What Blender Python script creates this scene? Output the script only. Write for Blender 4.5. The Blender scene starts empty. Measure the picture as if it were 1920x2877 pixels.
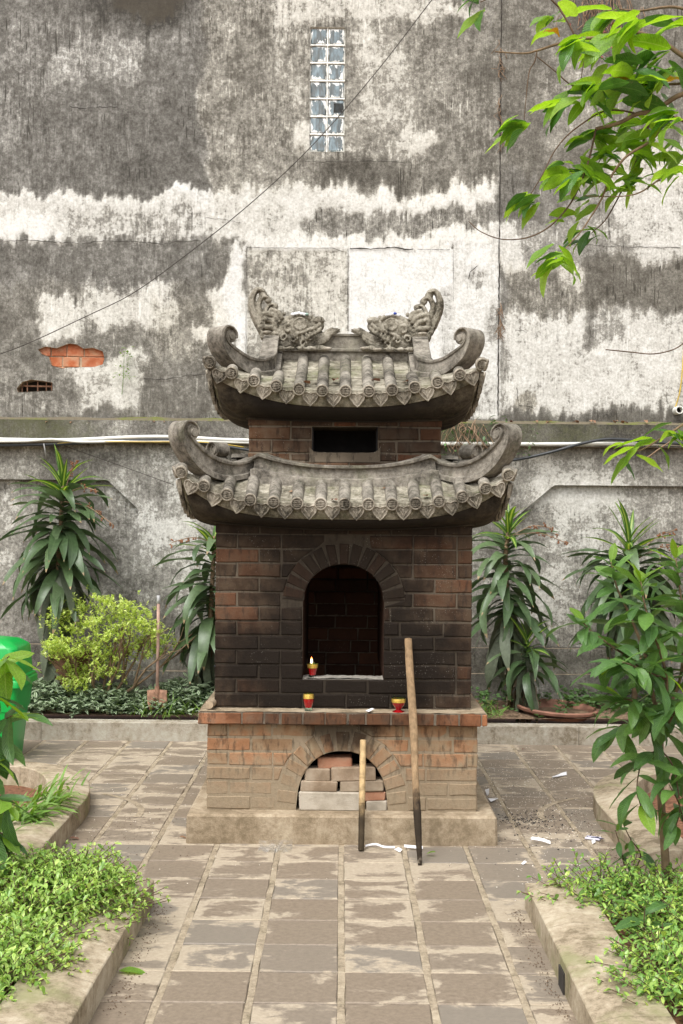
import bpy, math, random
import numpy as np
from mathutils import Vector, Matrix

random.seed(11)
RNG = np.random.default_rng(11)
R = math.radians
SC = bpy.context.scene
COL = SC.collection

# ------------------------------------------------------------------ camera
F_PX = 3450.0                       # focal length in pixels of the 1920 px wide photograph
EYE = 1.70
cam_data = bpy.data.cameras.new('camera')
cam = bpy.data.objects.new('camera', cam_data)
COL.objects.link(cam)
cam.matrix_world = Matrix.Translation((0, 0, EYE)) @ Matrix.Rotation(R(90), 4, 'X') @ Matrix.Rotation(R(0.5), 4, 'Z')
cam_data.sensor_fit = 'VERTICAL'
cam_data.sensor_height = 36.0
cam_data.lens = F_PX / 2877.0 * 36.0
cam_data.shift_y = 27.5 / 2877.0
cam_data.clip_start = 0.05
cam_data.clip_end = 500.0
SC.camera = cam

# ------------------------------------------------------------------ light: overcast daylight
world = bpy.data.worlds.new('World')
SC.world = world
world.use_nodes = True
wn = world.node_tree
wn.nodes.clear()
sky = wn.nodes.new('ShaderNodeTexSky')
sky.sky_type = 'NISHITA'
sky.sun_disc = False
SUN_EL, SUN_AZ = R(58), R(205)      # azimuth measured clockwise from +Y: behind the camera, slightly left
sky.sun_elevation = SUN_EL
sky.sun_rotation = SUN_AZ
sky.air_density = 1.0
sky.dust_density = 4.0
sky.ozone_density = 1.0
hs = wn.nodes.new('ShaderNodeHueSaturation')
hs.inputs['Saturation'].default_value = 0.18
bg = wn.nodes.new('ShaderNodeBackground')
bg.inputs['Strength'].default_value = 0.15
wo = wn.nodes.new('ShaderNodeOutputWorld')
wn.links.new(sky.outputs[0], hs.inputs['Color'])
wn.links.new(hs.outputs[0], bg.inputs['Color'])
wn.links.new(bg.outputs[0], wo.inputs['Surface'])
sun_data = bpy.data.lights.new('sun', 'SUN')
sun_data.energy = 0.95
sun_data.angle = R(34)
sun_data.color = (1.0, 0.99, 0.975)
sun = bpy.data.objects.new('sun', sun_data)
COL.objects.link(sun)
sdir = Vector((math.sin(SUN_AZ) * math.cos(SUN_EL), math.cos(SUN_AZ) * math.cos(SUN_EL), math.sin(SUN_EL)))
sun.rotation_euler = sdir.to_track_quat('Z', 'Y').to_euler()
sun.location = (0, -4, 14)
vs = SC.view_settings
vs.view_transform = 'Standard'
vs.look = 'None'
vs.exposure = 1.0
vs.gamma = 1.0
vs.use_curve_mapping = False
SC.cycles.max_bounces = 8
SC.cycles.transparent_max_bounces = 12
SC.cycles.use_denoising = True

# ------------------------------------------------------------------ helpers
def P(u, v, d):
    """pixel (u, v) of the 1920 x 2877 photograph at distance d in front of the camera -> world point"""
    uu = u + 0.00873 * (v - 1466)
    vv = v - 0.00873 * (u - 960)
    return Vector(((uu - 960) / F_PX * d, d, EYE - (vv - 1466) / F_PX * d))

def O(u, v, d):                      # the same from the 1568 px wide view
    return P(u * 1.2245, v * 1.2245, d)

def link(o, parent=None):
    COL.objects.link(o)
    if parent is not None:
        o.parent = parent
    return o

def tag(o, label=None, cat=None, group=None, kind=None):
    if label: o['label'] = label
    if cat: o['category'] = cat
    if group: o['group'] = group
    if kind: o['kind'] = kind
    return o

def thing(name, label, cat, loc=(0, 0, 0), group=None):
    o = bpy.data.objects.new(name, None)
    o.empty_display_size = 0.1
    o.location = loc
    link(o)
    return tag(o, label, cat, group)

def wloc(o):
    v = Vector((0, 0, 0))
    while o is not None:
        v += o.location
        o = o.parent
    return v

class MB:
    """collects shapes in world coordinates, then links them as one mesh"""
    def __init__(self):
        self.v, self.f, self.uv, self.mi = [], [], None, None
    def add(self, verts, faces):
        n = len(self.v)
        self.v.extend([tuple(p) for p in verts])
        self.f.extend([tuple(i + n for i in f) for f in faces])
    def box(self, x0, x1, y0, y1, z0, z1, M=None):
        vs = [Vector((x, y, z)) for z in (z0, z1) for y in (y0, y1) for x in (x0, x1)]
        if M is not None: vs = [M @ p for p in vs]
        self.add(vs, [(0, 2, 3, 1), (4, 5, 7, 6), (0, 1, 5, 4), (2, 6, 7, 3), (0, 4, 6, 2), (1, 3, 7, 5)])
    def bbox(self, x0, x1, y0, y1, z0, z1, b=0.005, M=None, jit=0.0):
        """box with all edges bevelled"""
        vs, fs = bevel_box(x0, x1, y0, y1, z0, z1, b, jit)
        if M is not None: vs = [M @ Vector(p) for p in vs]
        self.add(vs, fs)
    def tube(self, pts, rad, n=8, caps=True, flat=1.0):
        pts = [Vector(p) for p in pts]
        if not isinstance(rad, (list, tuple)): rad = [rad] * len(pts)
        up = None
        rings = []
        for i, p in enumerate(pts):
            t = (pts[min(i + 1, len(pts) - 1)] - pts[max(i - 1, 0)])
            if t.length < 1e-9: t = Vector((0, 0, 1))
            t.normalize()
            if up is None:
                a = Vector((0, 0, 1)) if abs(t.z) < 0.9 else Vector((1, 0, 0))
                up = (a - t * a.dot(t)).normalized()
            else:
                up = (up - t * up.dot(t))
                if up.length < 1e-6: up = t.orthogonal()
                up.normalize()
            s = t.cross(up)
            rings.append([p + (s * math.cos(2 * math.pi * k / n) + up * math.sin(2 * math.pi * k / n) * flat) * rad[i] for k in range(n)])
        vs = [q for r in rings for q in r]
        fs = []
        for i in range(len(pts) - 1):
            for k in range(n):
                a, b = i * n + k, i * n + (k + 1) % n
                fs.append((a, b, b + n, a + n))
        if caps:
            fs.append(tuple(reversed(range(n))))
            m = (len(pts) - 1) * n
            fs.append(tuple(m + k for k in range(n)))
        self.add(vs, fs)
    def lathe(self, prof, c, n=24, M=None, a0=0.0, a1=2 * math.pi):
        full = abs(a1 - a0 - 2 * math.pi) < 1e-6
        m = n if full else n + 1
        vs = []
        for r, z in prof:
            for k in range(m):
                a = a0 + (a1 - a0) * k / n
                vs.append(Vector((r * math.cos(a), r * math.sin(a), z)))
        if M is not None: vs = [M @ p for p in vs]
        vs = [p + Vector(c) for p in vs]
        fs = []
        for i in range(len(prof) - 1):
            for k in range(n):
                a, b = i * m + k, i * m + (k + 1) % m
                fs.append((a, b, b + m, a + m))
        self.add(vs, fs)
    def sphere(self, c, r, n=10, m=6, sc=(1, 1, 1), M=None):
        vs = [Vector((0, 0, -1))]
        for j in range(1, m):
            t = -math.pi / 2 + math.pi * j / m
            for k in range(n):
                a = 2 * math.pi * k / n
                vs.append(Vector((math.cos(t) * math.cos(a), math.cos(t) * math.sin(a), math.sin(t))))
        vs.append(Vector((0, 0, 1)))
        vs = [Vector((p.x * r * sc[0], p.y * r * sc[1], p.z * r * sc[2])) for p in vs]
        if M is not None: vs = [M @ p for p in vs]
        vs = [p + Vector(c) for p in vs]
        fs = [(0, 1 + (k + 1) % n, 1 + k) for k in range(n)]
        for j in range(m - 2):
            for k in range(n):
                a, b = 1 + j * n + k, 1 + j * n + (k + 1) % n
                fs.append((a, b, b + n, a + n))
        L = len(vs) - 1
        q = 1 + (m - 2) * n
        fs += [(L, q + k, q + (k + 1) % n) for k in range(n)]
        self.add(vs, fs)
    def prism(self, poly, y0, y1):
        """polygon in (x, z), counter-clockwise seen from the front (-y), extruded from y0 to y1"""
        n = len(poly)
        vs = [(x, y0, z) for x, z in poly] + [(x, y1, z) for x, z in poly]
        fs = [tuple(range(n)), tuple(reversed(range(n, 2 * n)))]
        fs += [(i, i + n, (i + 1) % n + n, (i + 1) % n) for i in range(n)]
        self.add(vs, fs)
    def grid(self, rows):
        """rows: list of equally long lists of points"""
        m = len(rows[0])
        vs = [p for r in rows for p in r]
        fs = [(i * m + k, i * m + k + 1, (i + 1) * m + k + 1, (i + 1) * m + k) for i in range(len(rows) - 1) for k in range(m - 1)]
        self.add(vs, fs)
    def build(self, name, mat, parent=None, smooth=False, origin=None, flip=False):
        pw = wloc(parent) if parent is not None else Vector((0, 0, 0))
        if origin is None:
            origin = pw if parent is not None else Vector((0, 0, 0))
        origin = Vector(origin)
        me = bpy.data.meshes.new(name)
        me.from_pydata([(p[0] - origin.x, p[1] - origin.y, p[2] - origin.z) for p in self.v], [], self.f)
        me.materials.append(mat)
        if smooth: smooth_mesh(me, smooth)
        me.update()
        o = bpy.data.objects.new(name, me)
        o.location = origin - pw
        return link(o, parent)

def smooth_mesh(me, ang=True):
    me.polygons.foreach_set('use_smooth', [True] * len(me.polygons))
    if ang is not True:
        try: me.set_sharp_from_angle(angle=R(ang))
        except Exception: pass

def bevel_box(x0, x1, y0, y1, z0, z1, b, jit=0.0):
    vs, idx = [], {}
    for ix, X in enumerate((x0, x1)):
        for iy, Y in enumerate((y0, y1)):
            for iz, Z in enumerate((z0, z1)):
                sx, sy, sz = (1, -1)[ix], (1, -1)[iy], (1, -1)[iz]
                j = [random.uniform(-jit, jit) for _ in range(3)]
                X2, Y2, Z2 = X + j[0], Y + j[1], Z + j[2]
                for ax in range(3):
                    idx[(ix, iy, iz, ax)] = len(vs)
                    vs.append((X2 + (sx * b if ax != 0 else 0), Y2 + (sy * b if ax != 1 else 0), Z2 + (sz * b if ax != 2 else 0)))
    fs = []
    g = lambda a, b_, c, ax: idx[(a, b_, c, ax)]
    for i in (0, 1):
        f = [g(i, 0, 0, 0), g(i, 1, 0, 0), g(i, 1, 1, 0), g(i, 0, 1, 0)]
        fs.append(tuple(f if i else reversed(f)))
        f = [g(0, i, 0, 1), g(0, i, 1, 1), g(1, i, 1, 1), g(1, i, 0, 1)]
        fs.append(tuple(f if i else reversed(f)))
        f = [g(0, 0, i, 2), g(1, 0, i, 2), g(1, 1, i, 2), g(0, 1, i, 2)]
        fs.append(tuple(f if i else reversed(f)))
    for a in (0, 1):
        for c in (0, 1):
            s = (a == c)
            f = [g(a, c, 0, 0), g(a, c, 0, 1), g(a, c, 1, 1), g(a, c, 1, 0)]
            fs.append(tuple(f if s else reversed(f)))
            f = [g(a, 0, c, 2), g(a, 0, c, 0), g(a, 1, c, 0), g(a, 1, c, 2)]
            fs.append(tuple(f if s else reversed(f)))
            f = [g(0, a, c, 1), g(0, a, c, 2), g(1, a, c, 2), g(1, a, c, 1)]
            fs.append(tuple(f if s else reversed(f)))
    for a in (0, 1):
        for b_ in (0, 1):
            for c in (0, 1):
                f = [g(a, b_, c, 0), g(a, b_, c, 1), g(a, b_, c, 2)]
                fs.append(tuple(f if (a + b_ + c) % 2 else reversed(f)))
    return vs, fs

def mesh_from(name, vs, fs, mat, smooth=False):
    me = bpy.data.meshes.new(name)
    me.from_pydata([tuple(p) for p in vs], [], fs)
    me.materials.append(mat)
    if smooth: smooth_mesh(me, smooth)
    me.update()
    return me

def put(name, me, loc, parent=None, rot=None, scale=None, M=None):
    o = bpy.data.objects.new(name, me)
    pw = wloc(parent) if parent is not None else Vector((0, 0, 0))
    if M is not None:
        M = Matrix.Translation(-pw) @ M
        o.matrix_world = M
        l, q, s = M.decompose()
        o.location = l; o.rotation_mode = 'XYZ'; o.rotation_euler = q.to_euler(); o.scale = s
    else:
        o.location = Vector(loc) - pw
        if rot: o.rotation_euler = rot
        if scale: o.scale = scale
    return link(o, parent)

def vnoise(x, y, seed=0):
    """smooth value noise on numpy arrays, 0..1"""
    xi, yi = np.floor(x).astype(np.int64), np.floor(y).astype(np.int64)
    xf, yf = x - xi, y - yi
    def h(a, b):
        n = (a * 374761393 + b * 668265263 + seed * 974634777) & 0xFFFFFFFF
        n = ((n ^ (n >> 13)) * 1274126177) & 0xFFFFFFFF
        return ((n ^ (n >> 16)) & 0xFFFF) / 65535.0
    u, v = xf * xf * (3 - 2 * xf), yf * yf * (3 - 2 * yf)
    return (h(xi, yi) * (1 - u) + h(xi + 1, yi) * u) * (1 - v) + (h(xi, yi + 1) * (1 - u) + h(xi + 1, yi + 1) * u) * v

def fbm(x, y, seed=0, oct=4):
    s, a, t = 0, 0.5, 0
    for i in range(oct):
        s = s + a * vnoise(x * 2 ** i, y * 2 ** i, seed + i * 17); t += a; a *= 0.5
    return s / t

# ------------------------------------------------------------------ material helper
class NT:
    def __init__(self, name):
        self.m = bpy.data.materials.new(name)
        self.m.use_nodes = True
        self.t = self.m.node_tree
        self.t.nodes.clear()
        self.out = self.t.nodes.new('ShaderNodeOutputMaterial')
    def n(self, typ, **kw):
        nd = self.t.nodes.new('ShaderNode' + typ)
        for k, v in kw.items(): setattr(nd, k, v)
        return nd
    def set(self, sock, v):
        if v is None: return
        if isinstance(v, bpy.types.NodeSocket): self.t.links.new(v, sock)
        else:
            if sock.type == 'RGBA' and len(v) == 3: v = (*v, 1)
            sock.default_value = v
    def pos(self): return self.n('NewGeometry').outputs['Position']
    def obj(self): return self.n('TexCoord').outputs['Object']
    def uv(self): return self.n('TexCoord').outputs['UV']
    def rnd(self):
        a = self.n('ObjectInfo').outputs['Random']
        b = self.n('Attribute', attribute_name='rnd').outputs['Fac']
        return self.math('FRACT', self.math('ADD', a, b))
    def attr(self, name): return self.n('Attribute', attribute_name=name)
    def sep(self, v):
        s = self.n('SeparateXYZ'); self.set(s.inputs[0], v); return s.outputs
    def comb(self, x, y, z):
        s = self.n('CombineXYZ'); self.set(s.inputs[0], x); self.set(s.inputs[1], y); self.set(s.inputs[2], z); return s.outputs[0]
    def scale(self, v, sc):
        m = self.n('VectorMath', operation='MULTIPLY'); self.set(m.inputs[0], v); m.inputs[1].default_value = sc; return m.outputs[0]
    def vadd(self, v, w):
        m = self.n('VectorMath', operation='ADD'); self.set(m.inputs[0], v); self.set(m.inputs[1], w); return m.outputs[0]
    def noise(self, vec, scale=5, detail=4, rough=0.55, dist=0.0):
        nd = self.n('TexNoise')
        self.set(nd.inputs['Vector'], vec)
        nd.inputs['Scale'].default_value = scale
        nd.inputs['Detail'].default_value = detail
        nd.inputs['Roughness'].default_value = rough
        nd.inputs['Distortion'].default_value = dist
        return nd.outputs['Fac']
    def voro(self, vec, scale=5, feature='F1', out='Distance'):
        nd = self.n('TexVoronoi', feature=feature)
        self.set(nd.inputs['Vector'], vec); nd.inputs['Scale'].default_value = scale
        return nd.outputs[out]
    def math(self, op, a, b=None, c=None, clamp=False):
        nd = self.n('Math', operation=op, use_clamp=clamp)
        self.set(nd.inputs[0], a); self.set(nd.inputs[1], b); self.set(nd.inputs[2], c)
        return nd.outputs[0]
    def rng(self, v, a, b, c=0.0, d=1.0, smooth=True):
        nd = self.n('MapRange', interpolation_type='SMOOTHSTEP' if smooth else 'LINEAR')
        self.set(nd.inputs['Value'], v)
        for k, x in (('From Min', a), ('From Max', b), ('To Min', c), ('To Max', d)): nd.inputs[k].default_value = x
        return nd.outputs['Result']
    def ramp(self, fac, stops, interp='LINEAR'):
        nd = self.n('ValToRGB')
        nd.color_ramp.interpolation = interp
        els = nd.color_ramp.elements
        while len(els) < len(stops): els.new(0.5)
        for e, (p, c) in zip(els, stops):
            e.position = p; e.color = (*c, 1) if len(c) == 3 else c
        self.set(nd.inputs[0], fac)
        return nd.outputs[0]
    def mix(self, fac, a, b, blend='MIX'):
        nd = self.n('Mix', data_type='RGBA', blend_type=blend)
        nd.clamp_factor = True
        self.set(nd.inputs[0], fac); self.set(nd.inputs[6], a); self.set(nd.inputs[7], b)
        return nd.outputs[2]
    def hsv(self, col, h=0.5, s=1.0, v=1.0):
        nd = self.n('HueSaturation')
        self.set(nd.inputs['Hue'], h); self.set(nd.inputs['Saturation'], s); self.set(nd.inputs['Value'], v); self.set(nd.inputs['Color'], col)
        return nd.outputs[0]
    def bump(self, h, strength=0.3, dist=0.01, nrm=None):
        nd = self.n('Bump'); self.set(nd.inputs['Height'], h)
        nd.inputs['Strength'].default_value = strength; nd.inputs['Distance'].default_value = dist
        if nrm is not None: self.set(nd.inputs['Normal'], nrm)
        return nd.outputs[0]
    def bsdf(self, col, rough=0.8, normal=None, spec=0.5, **kw):
        b = self.n('BsdfPrincipled')
        self.set(b.inputs['Base Color'], col); self.set(b.inputs['Roughness'], rough)
        b.inputs['Specular IOR Level'].default_value = spec
        if normal is not None: self.set(b.inputs['Normal'], normal)
        for k, v in kw.items(): self.set(b.inputs[k.replace('_', ' ')], v)
        return b.outputs[0]
    def done(self, sh):
        self.t.links.new(sh, self.out.inputs['Surface']); return self.m

def flat_mat(name, col, rough=0.7, var=0.15, nscale=20, bump=0.0, spec=0.4, **kw):
    g = NT(name)
    p = g.obj()
    n = g.noise(p, nscale, 4)
    v = g.rng(n, 0.25, 0.75, 1 - var, 1 + var)
    v = g.math('MULTIPLY', v, g.rng(g.rnd(), 0, 1, 1 - var * .7, 1 + var * .7, False))
    c = g.hsv(col, v=v)
    nrm = g.bump(n, bump, 0.005) if bump else None
    return g.done(g.bsdf(c, rough, nrm, spec, **kw))
# ------------------------------------------------------------------ materials
def soft_sum(g, *terms):
    s = terms[0]
    for t in terms[1:]: s = g.math('ADD', s, t)
    return s

def ell(g, xyz, cx, cz, rx, rz, y=None):
    """squared elliptical distance in the x-z plane"""
    a = g.math('POWER', g.math('ABSOLUTE', g.math('DIVIDE', g.math('SUBTRACT', xyz[0], cx), rx)), 2.0)
    b = g.math('POWER', g.math('ABSOLUTE', g.math('DIVIDE', g.math('SUBTRACT', xyz[2], cz), rz)), 2.0)
    return g.math('ADD', a, b)

def brick_mat(name, cols, soot, dust, dust_amt, mortar=False, splash=False, soot_col=(0.015, 0.0115, 0.009)):
    """cols: three brick colours; soot: list of (cx, cz, rx, rz, inner, outer, amount); dust: colour of the grey film"""
    g = NT(name)
    p = g.pos(); xyz = g.sep(p); r = g.rnd()
    nb = g.noise(p, 9, 5, 0.6)
    nf = g.noise(p, 60, 4, 0.65)
    nv = g.noise(g.scale(p, (14, 14, 4)), 3, 4, 0.6)
    if mortar:
        c = g.mix(nb, cols[0], cols[1])
    else:
        c = g.ramp(r, [(0.0, cols[0]), (0.6, cols[1]), (1.0, cols[2])])
        c = g.hsv(c, v=g.rng(nb, 0.2, 0.8, 0.7, 1.25))
    c = g.mix(g.math('MULTIPLY', g.rng(nb, 0.38, 0.68), dust_amt), c, dust)
    if soot: c = g.mix(g.rng(nv, 0.50, 0.66, 0, 0.55), c, (0.028, 0.022, 0.018))
    c = g.mix(g.rng(nf, 0.62, 0.8, 0, 0.45), c, (0.30, 0.25, 0.19))
    if splash:
        k = g.rng(g.math('ADD', xyz[2], g.math('MULTIPLY', g.math('SUBTRACT', nb, 0.5), 0.22)), 0.20, 0.50, 0.85, 0.0)
        c = g.mix(k, c, g.mix(nf, (0.20, 0.155, 0.10), (0.32, 0.255, 0.175)))
    tot = None
    for cx, cz, rx, rz, a, b, amt in soot:
        e = ell(g, xyz, cx, cz, rx, rz)
        e = g.math('ADD', e, g.math('MULTIPLY', g.math('SUBTRACT', nb, 0.5), 1.5))
        if not mortar: e = g.math('ADD', e, g.math('MULTIPLY', g.math('SUBTRACT', r, 0.5), 0.38))
        s = g.rng(e, a, b, amt, 0.0)
        tot = s if tot is None else g.math('MAXIMUM', tot, s)
    if tot is not None:
        if mortar: tot = g.math('MULTIPLY', tot, 0.84)
        c = g.mix(tot, c, soot_col)
    speck = g.rng(g.voro(p, 95), 0.10, 0.16, 1.0, 0.0)
    speck = g.math('MULTIPLY', speck, g.rng(g.noise(p, 7, 3), 0.52, 0.66))
    c = g.mix(g.math('MULTIPLY', speck, 0.55), c, (0.42, 0.38, 0.32))
    h = g.math('ADD', g.math('MULTIPLY', nb, 0.5), nf)
    return g.done(g.bsdf(c, g.rng(nf, 0.3, 0.7, 0.85, 1.0), g.bump(h, 0.55, 0.006), 0.08))

BODY_SOOT = [(0.0, 0.93, 0.66, 0.30, 0.55, 2.0, 0.97), (0.0, 1.30, 0.40, 0.36, 0.5, 1.9, 0.86), (0.0, 1.68, 0.8, 0.14, 0.3, 1.6, 0.72)]
M_BRICK_BODY = brick_mat('sooty_brick', [(0.050, 0.033, 0.022), (0.066, 0.039, 0.025), (0.135, 0.062, 0.034)], BODY_SOOT, (0.080, 0.056, 0.037), 0.8)
M_MORTAR_BODY = brick_mat('sooty_mortar', [(0.098, 0.077, 0.055), (0.15, 0.12, 0.088)], BODY_SOOT, (0.095, 0.078, 0.058), 0.6, True)
BASE_SOOT = [(0.02, 0.60, 0.20, 0.13, 0.2, 1.7, 0.85)]
M_BRICK_BASE = brick_mat('orange_brick', [(0.26, 0.160, 0.090), (0.30, 0.165, 0.088), (0.36, 0.175, 0.088)], BASE_SOOT, (0.255, 0.195, 0.125), 0.95, splash=True)
M_MORTAR_BASE = brick_mat('dusty_mortar', [(0.235, 0.182, 0.12), (0.275, 0.212, 0.142)], BASE_SOOT, (0.30, 0.23, 0.16), 0.6, True, True)
LEDGE_SOOT = [(0.05, 0.66, 0.55, 0.2, 0.3, 1.9, 0.72)]
M_BRICK_LEDGE = brick_mat('ledge_brick', [(0.33, 0.14, 0.07), (0.40, 0.17, 0.08), (0.44, 0.20, 0.10)], LEDGE_SOOT, (0.18, 0.12, 0.08), 0.85)
M_MORTAR_LEDGE = brick_mat('ledge_mortar', [(0.17, 0.138, 0.10), (0.235, 0.195, 0.148)], [(0.0, 0.68, 0.6, 0.2, 0.3, 1.8, 0.5)], (0.25, 0.20, 0.15), 0.5, True)
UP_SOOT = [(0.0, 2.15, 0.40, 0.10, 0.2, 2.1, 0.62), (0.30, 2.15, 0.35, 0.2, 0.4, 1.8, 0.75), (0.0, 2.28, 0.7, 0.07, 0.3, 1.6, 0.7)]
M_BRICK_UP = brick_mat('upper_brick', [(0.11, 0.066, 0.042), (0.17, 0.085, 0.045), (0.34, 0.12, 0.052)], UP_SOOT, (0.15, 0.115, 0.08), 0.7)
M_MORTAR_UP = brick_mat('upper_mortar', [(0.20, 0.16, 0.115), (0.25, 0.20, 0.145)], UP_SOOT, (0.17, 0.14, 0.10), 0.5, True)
M_BRICK_IN = brick_mat('burnt_brick', [(0.06, 0.030, 0.020), (0.095, 0.045, 0.028), (0.14, 0.062, 0.036)], [], (0.02, 0.016, 0.013), 0.5)
M_MORTAR_IN = brick_mat('burnt_mortar', [(0.12, 0.095, 0.07), (0.20, 0.16, 0.12)], [(0.0, 1.42, 0.6, 0.22, 0.3, 1.6, 1.0)], (0.08, 0.065, 0.05), 0.6, True)
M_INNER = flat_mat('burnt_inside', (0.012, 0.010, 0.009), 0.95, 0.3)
M_BRICK_OLD = brick_mat('loose_old_brick', [(0.31, 0.245, 0.175), (0.27, 0.195, 0.13), (0.30, 0.22, 0.15)], [], (0.34, 0.28, 0.21), 0.95)
M_BRICK_RED = brick_mat('loose_red_brick', [(0.36, 0.17, 0.10), (0.38, 0.18, 0.11), (0.36, 0.165, 0.09)], [], (0.32, 0.21, 0.14), 0.6)
M_BLOCK = brick_mat('loose_grey_block', [(0.36, 0.31, 0.24), (0.38, 0.33, 0.26), (0.34, 0.29, 0.22)], [], (0.42, 0.37, 0.30), 0.9)
M_BRICK_WALL = brick_mat('bare_red_brick', [(0.42, 0.13, 0.06), (0.48, 0.145, 0.06), (0.36, 0.13, 0.07)], [], (0.42, 0.27, 0.17), 0.85)
M_MORTAR_WALL = flat_mat('bare_mortar', (0.42, 0.32, 0.22), 0.9, 0.3, 30, 0.4)

def cement_mat(name, light, mid, dark, moss=0.0, moss_col=(0.13, 0.14, 0.05), scale=1.0, soot=None, bump=0.5, up_clean=None):
    g = NT(name)
    p = g.pos(); xyz = g.sep(p)
    n1 = g.noise(p, 5 * scale, 6, 0.62)
    n2 = g.noise(p, 38 * scale, 5, 0.68)
    n3 = g.noise(g.scale(p, (1, 1, 0.22)), 16 * scale, 4, 0.6)
    n4 = g.noise(p, 150, 3, 0.7)
    f = soft_sum(g, g.math('MULTIPLY', n1, 0.42), g.math('MULTIPLY', n2, 0.30), g.math('MULTIPLY', n3, 0.16), g.math('MULTIPLY', n4, 0.12))
    c = g.ramp(f, [(0.415, dark), (0.49, mid), (0.585, light)])
    if moss:
        m = g.rng(g.noise(p, 3.2, 5, 0.65), 0.5, 0.68, 0, moss)
        c = g.mix(m, c, moss_col)
    if soot:
        for cx, cz, rx, rz, a, b, amt in soot:
            e = g.math('ADD', ell(g, xyz, cx, cz, rx, rz), g.math('MULTIPLY', g.math('SUBTRACT', n1, 0.5), 1.2))
            c = g.mix(g.rng(e, a, b, amt, 0.0), c, (0.022, 0.018, 0.015))
    c = g.mix(g.rng(n4, 0.66, 0.78, 0, 0.5), c, (0.06, 0.052, 0.042))
    return g.done(g.bsdf(c, 0.92, g.bump(g.math('ADD', g.math('MULTIPLY', n2, 0.9), g.math('MULTIPLY', n4, 0.5)), bump, 0.009), 0.1))

M_ROOF = cement_mat('roof_cement', (0.325, 0.293, 0.243), (0.165, 0.147, 0.120), (0.060, 0.053, 0.043), 0.35, (0.15, 0.15, 0.085))
M_TILE = cement_mat('roof_tile_cement', (0.335, 0.303, 0.252), (0.167, 0.150, 0.122), (0.060, 0.053, 0.043), 0.3, (0.16, 0.155, 0.09))
M_DRIP = cement_mat('tile_relief_cement', (0.45, 0.40, 0.325), (0.235, 0.205, 0.16), (0.060, 0.052, 0.040), 0.15)
M_PAN = cement_mat('pan_tile_cement', (0.42, 0.385, 0.31), (0.195, 0.175, 0.132), (0.07, 0.062, 0.045), 0.55, (0.17, 0.18, 0.09))
M_COVE = cement_mat('sooty_shaded_cove_cement', (0.105, 0.083, 0.056), (0.052, 0.041, 0.028), (0.018, 0.0145, 0.0105), 0.0, scale=0.8,  # soot, plus the shadow of the tile edge darkened into the base colours
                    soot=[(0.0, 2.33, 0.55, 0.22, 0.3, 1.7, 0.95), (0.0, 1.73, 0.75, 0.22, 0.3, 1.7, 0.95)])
M_DRAGON = cement_mat('carved_mortar', (0.42, 0.385, 0.315), (0.215, 0.192, 0.148), (0.05, 0.043, 0.032), 0.0, scale=1.6, bump=0.7)
M_PLINTH = cement_mat('plinth_cement', (0.42, 0.345, 0.245), (0.29, 0.225, 0.15), (0.19, 0.145, 0.092), 0.0, scale=0.8)
M_KERB = cement_mat('kerb_cement', (0.47, 0.40, 0.295), (0.34, 0.275, 0.19), (0.19, 0.15, 0.098), 0.75, (0.24, 0.235, 0.115), scale=0.9)
M_KERB_BACK = cement_mat('back_kerb_cement', (0.43, 0.40, 0.33), (0.34, 0.30, 0.235), (0.20, 0.165, 0.115), 0.1, scale=0.9)
M_PORCELAIN = flat_mat('white_porcelain', (0.78, 0.79, 0.80), 0.2, 0.1)
M_PORCELAIN_BLUE = flat_mat('blue_porcelain', (0.03, 0.06, 0.30), 0.2, 0.1)
M_PORCELAIN_GREEN = flat_mat('green_porcelain', (0.25, 0.36, 0.30), 0.2, 0.1)

def paver_mat():
    g = NT('paver_stone')
    p = g.pos(); r = g.rnd()
    off = g.comb(g.math('MULTIPLY', r, 37.0), g.math('MULTIPLY', r, 11.0), 0.0)
    q = g.vadd(g.scale(p, (0.62, 1.25, 1.0)), off)
    n1 = g.noise(q, 5.5, 6, 0.62, 0.6)
    n2 = g.noise(p, 45, 5, 0.7)
    n3 = g.noise(p, 1.1, 3, 0.5)
    n4 = g.noise(p, 190, 3, 0.7)
    lo = g.rng(r, 0.0, 1.0, -0.11, 0.075, False)
    ox = g.sep(g.obj())
    ed = g.math('MAXIMUM', g.math('MULTIPLY', g.math('ABSOLUTE', ox[0]), 6.71), g.math('MULTIPLY', g.math('ABSOLUTE', ox[1]), 6.83))
    ed = g.math('MULTIPLY', g.rng(ed, 0.60, 1.0, 0, 0.15), g.rng(g.noise(p, 2.6, 3), 0.40, 0.62, 0.1, 1.0))
    dry = soft_sum(g, n1, lo, ed, g.math('MULTIPLY', g.math('SUBTRACT', n3, 0.5), 0.25), g.math('MULTIPLY', g.math('SUBTRACT', n2, 0.5), 0.10))
    wet = g.ramp(n2, [(0.3, (0.165, 0.128, 0.091)), (0.7, (0.255, 0.203, 0.149))])
    wet = g.mix(g.rng(g.math('FRACT', g.math('MULTIPLY', r, 7.3)), 0.55, 1.0, 0, 0.6), wet, (0.200, 0.180, 0.150))
    drc = g.ramp(n2, [(0.3, (0.31, 0.253, 0.180)), (0.7, (0.42, 0.352, 0.262))])
    c = g.mix(g.rng(dry, 0.525, 0.625), wet, drc)
    c = g.mix(g.rng(n4, 0.62, 0.72, 0, 0.35), c, (0.09, 0.07, 0.05))
    rough = g.rng(dry, 0.5, 0.6, 0.55, 0.9)
    return g.done(g.bsdf(c, rough, g.bump(g.math('ADD', n2, g.math('MULTIPLY', n4, 0.6)), 0.35, 0.004), 0.35))
M_PAVER = paver_mat()
M_GROUT = cement_mat('grout_cement', (0.41, 0.34, 0.245), (0.31, 0.252, 0.177), (0.19, 0.152, 0.103), 0.1, scale=1.5)
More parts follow.
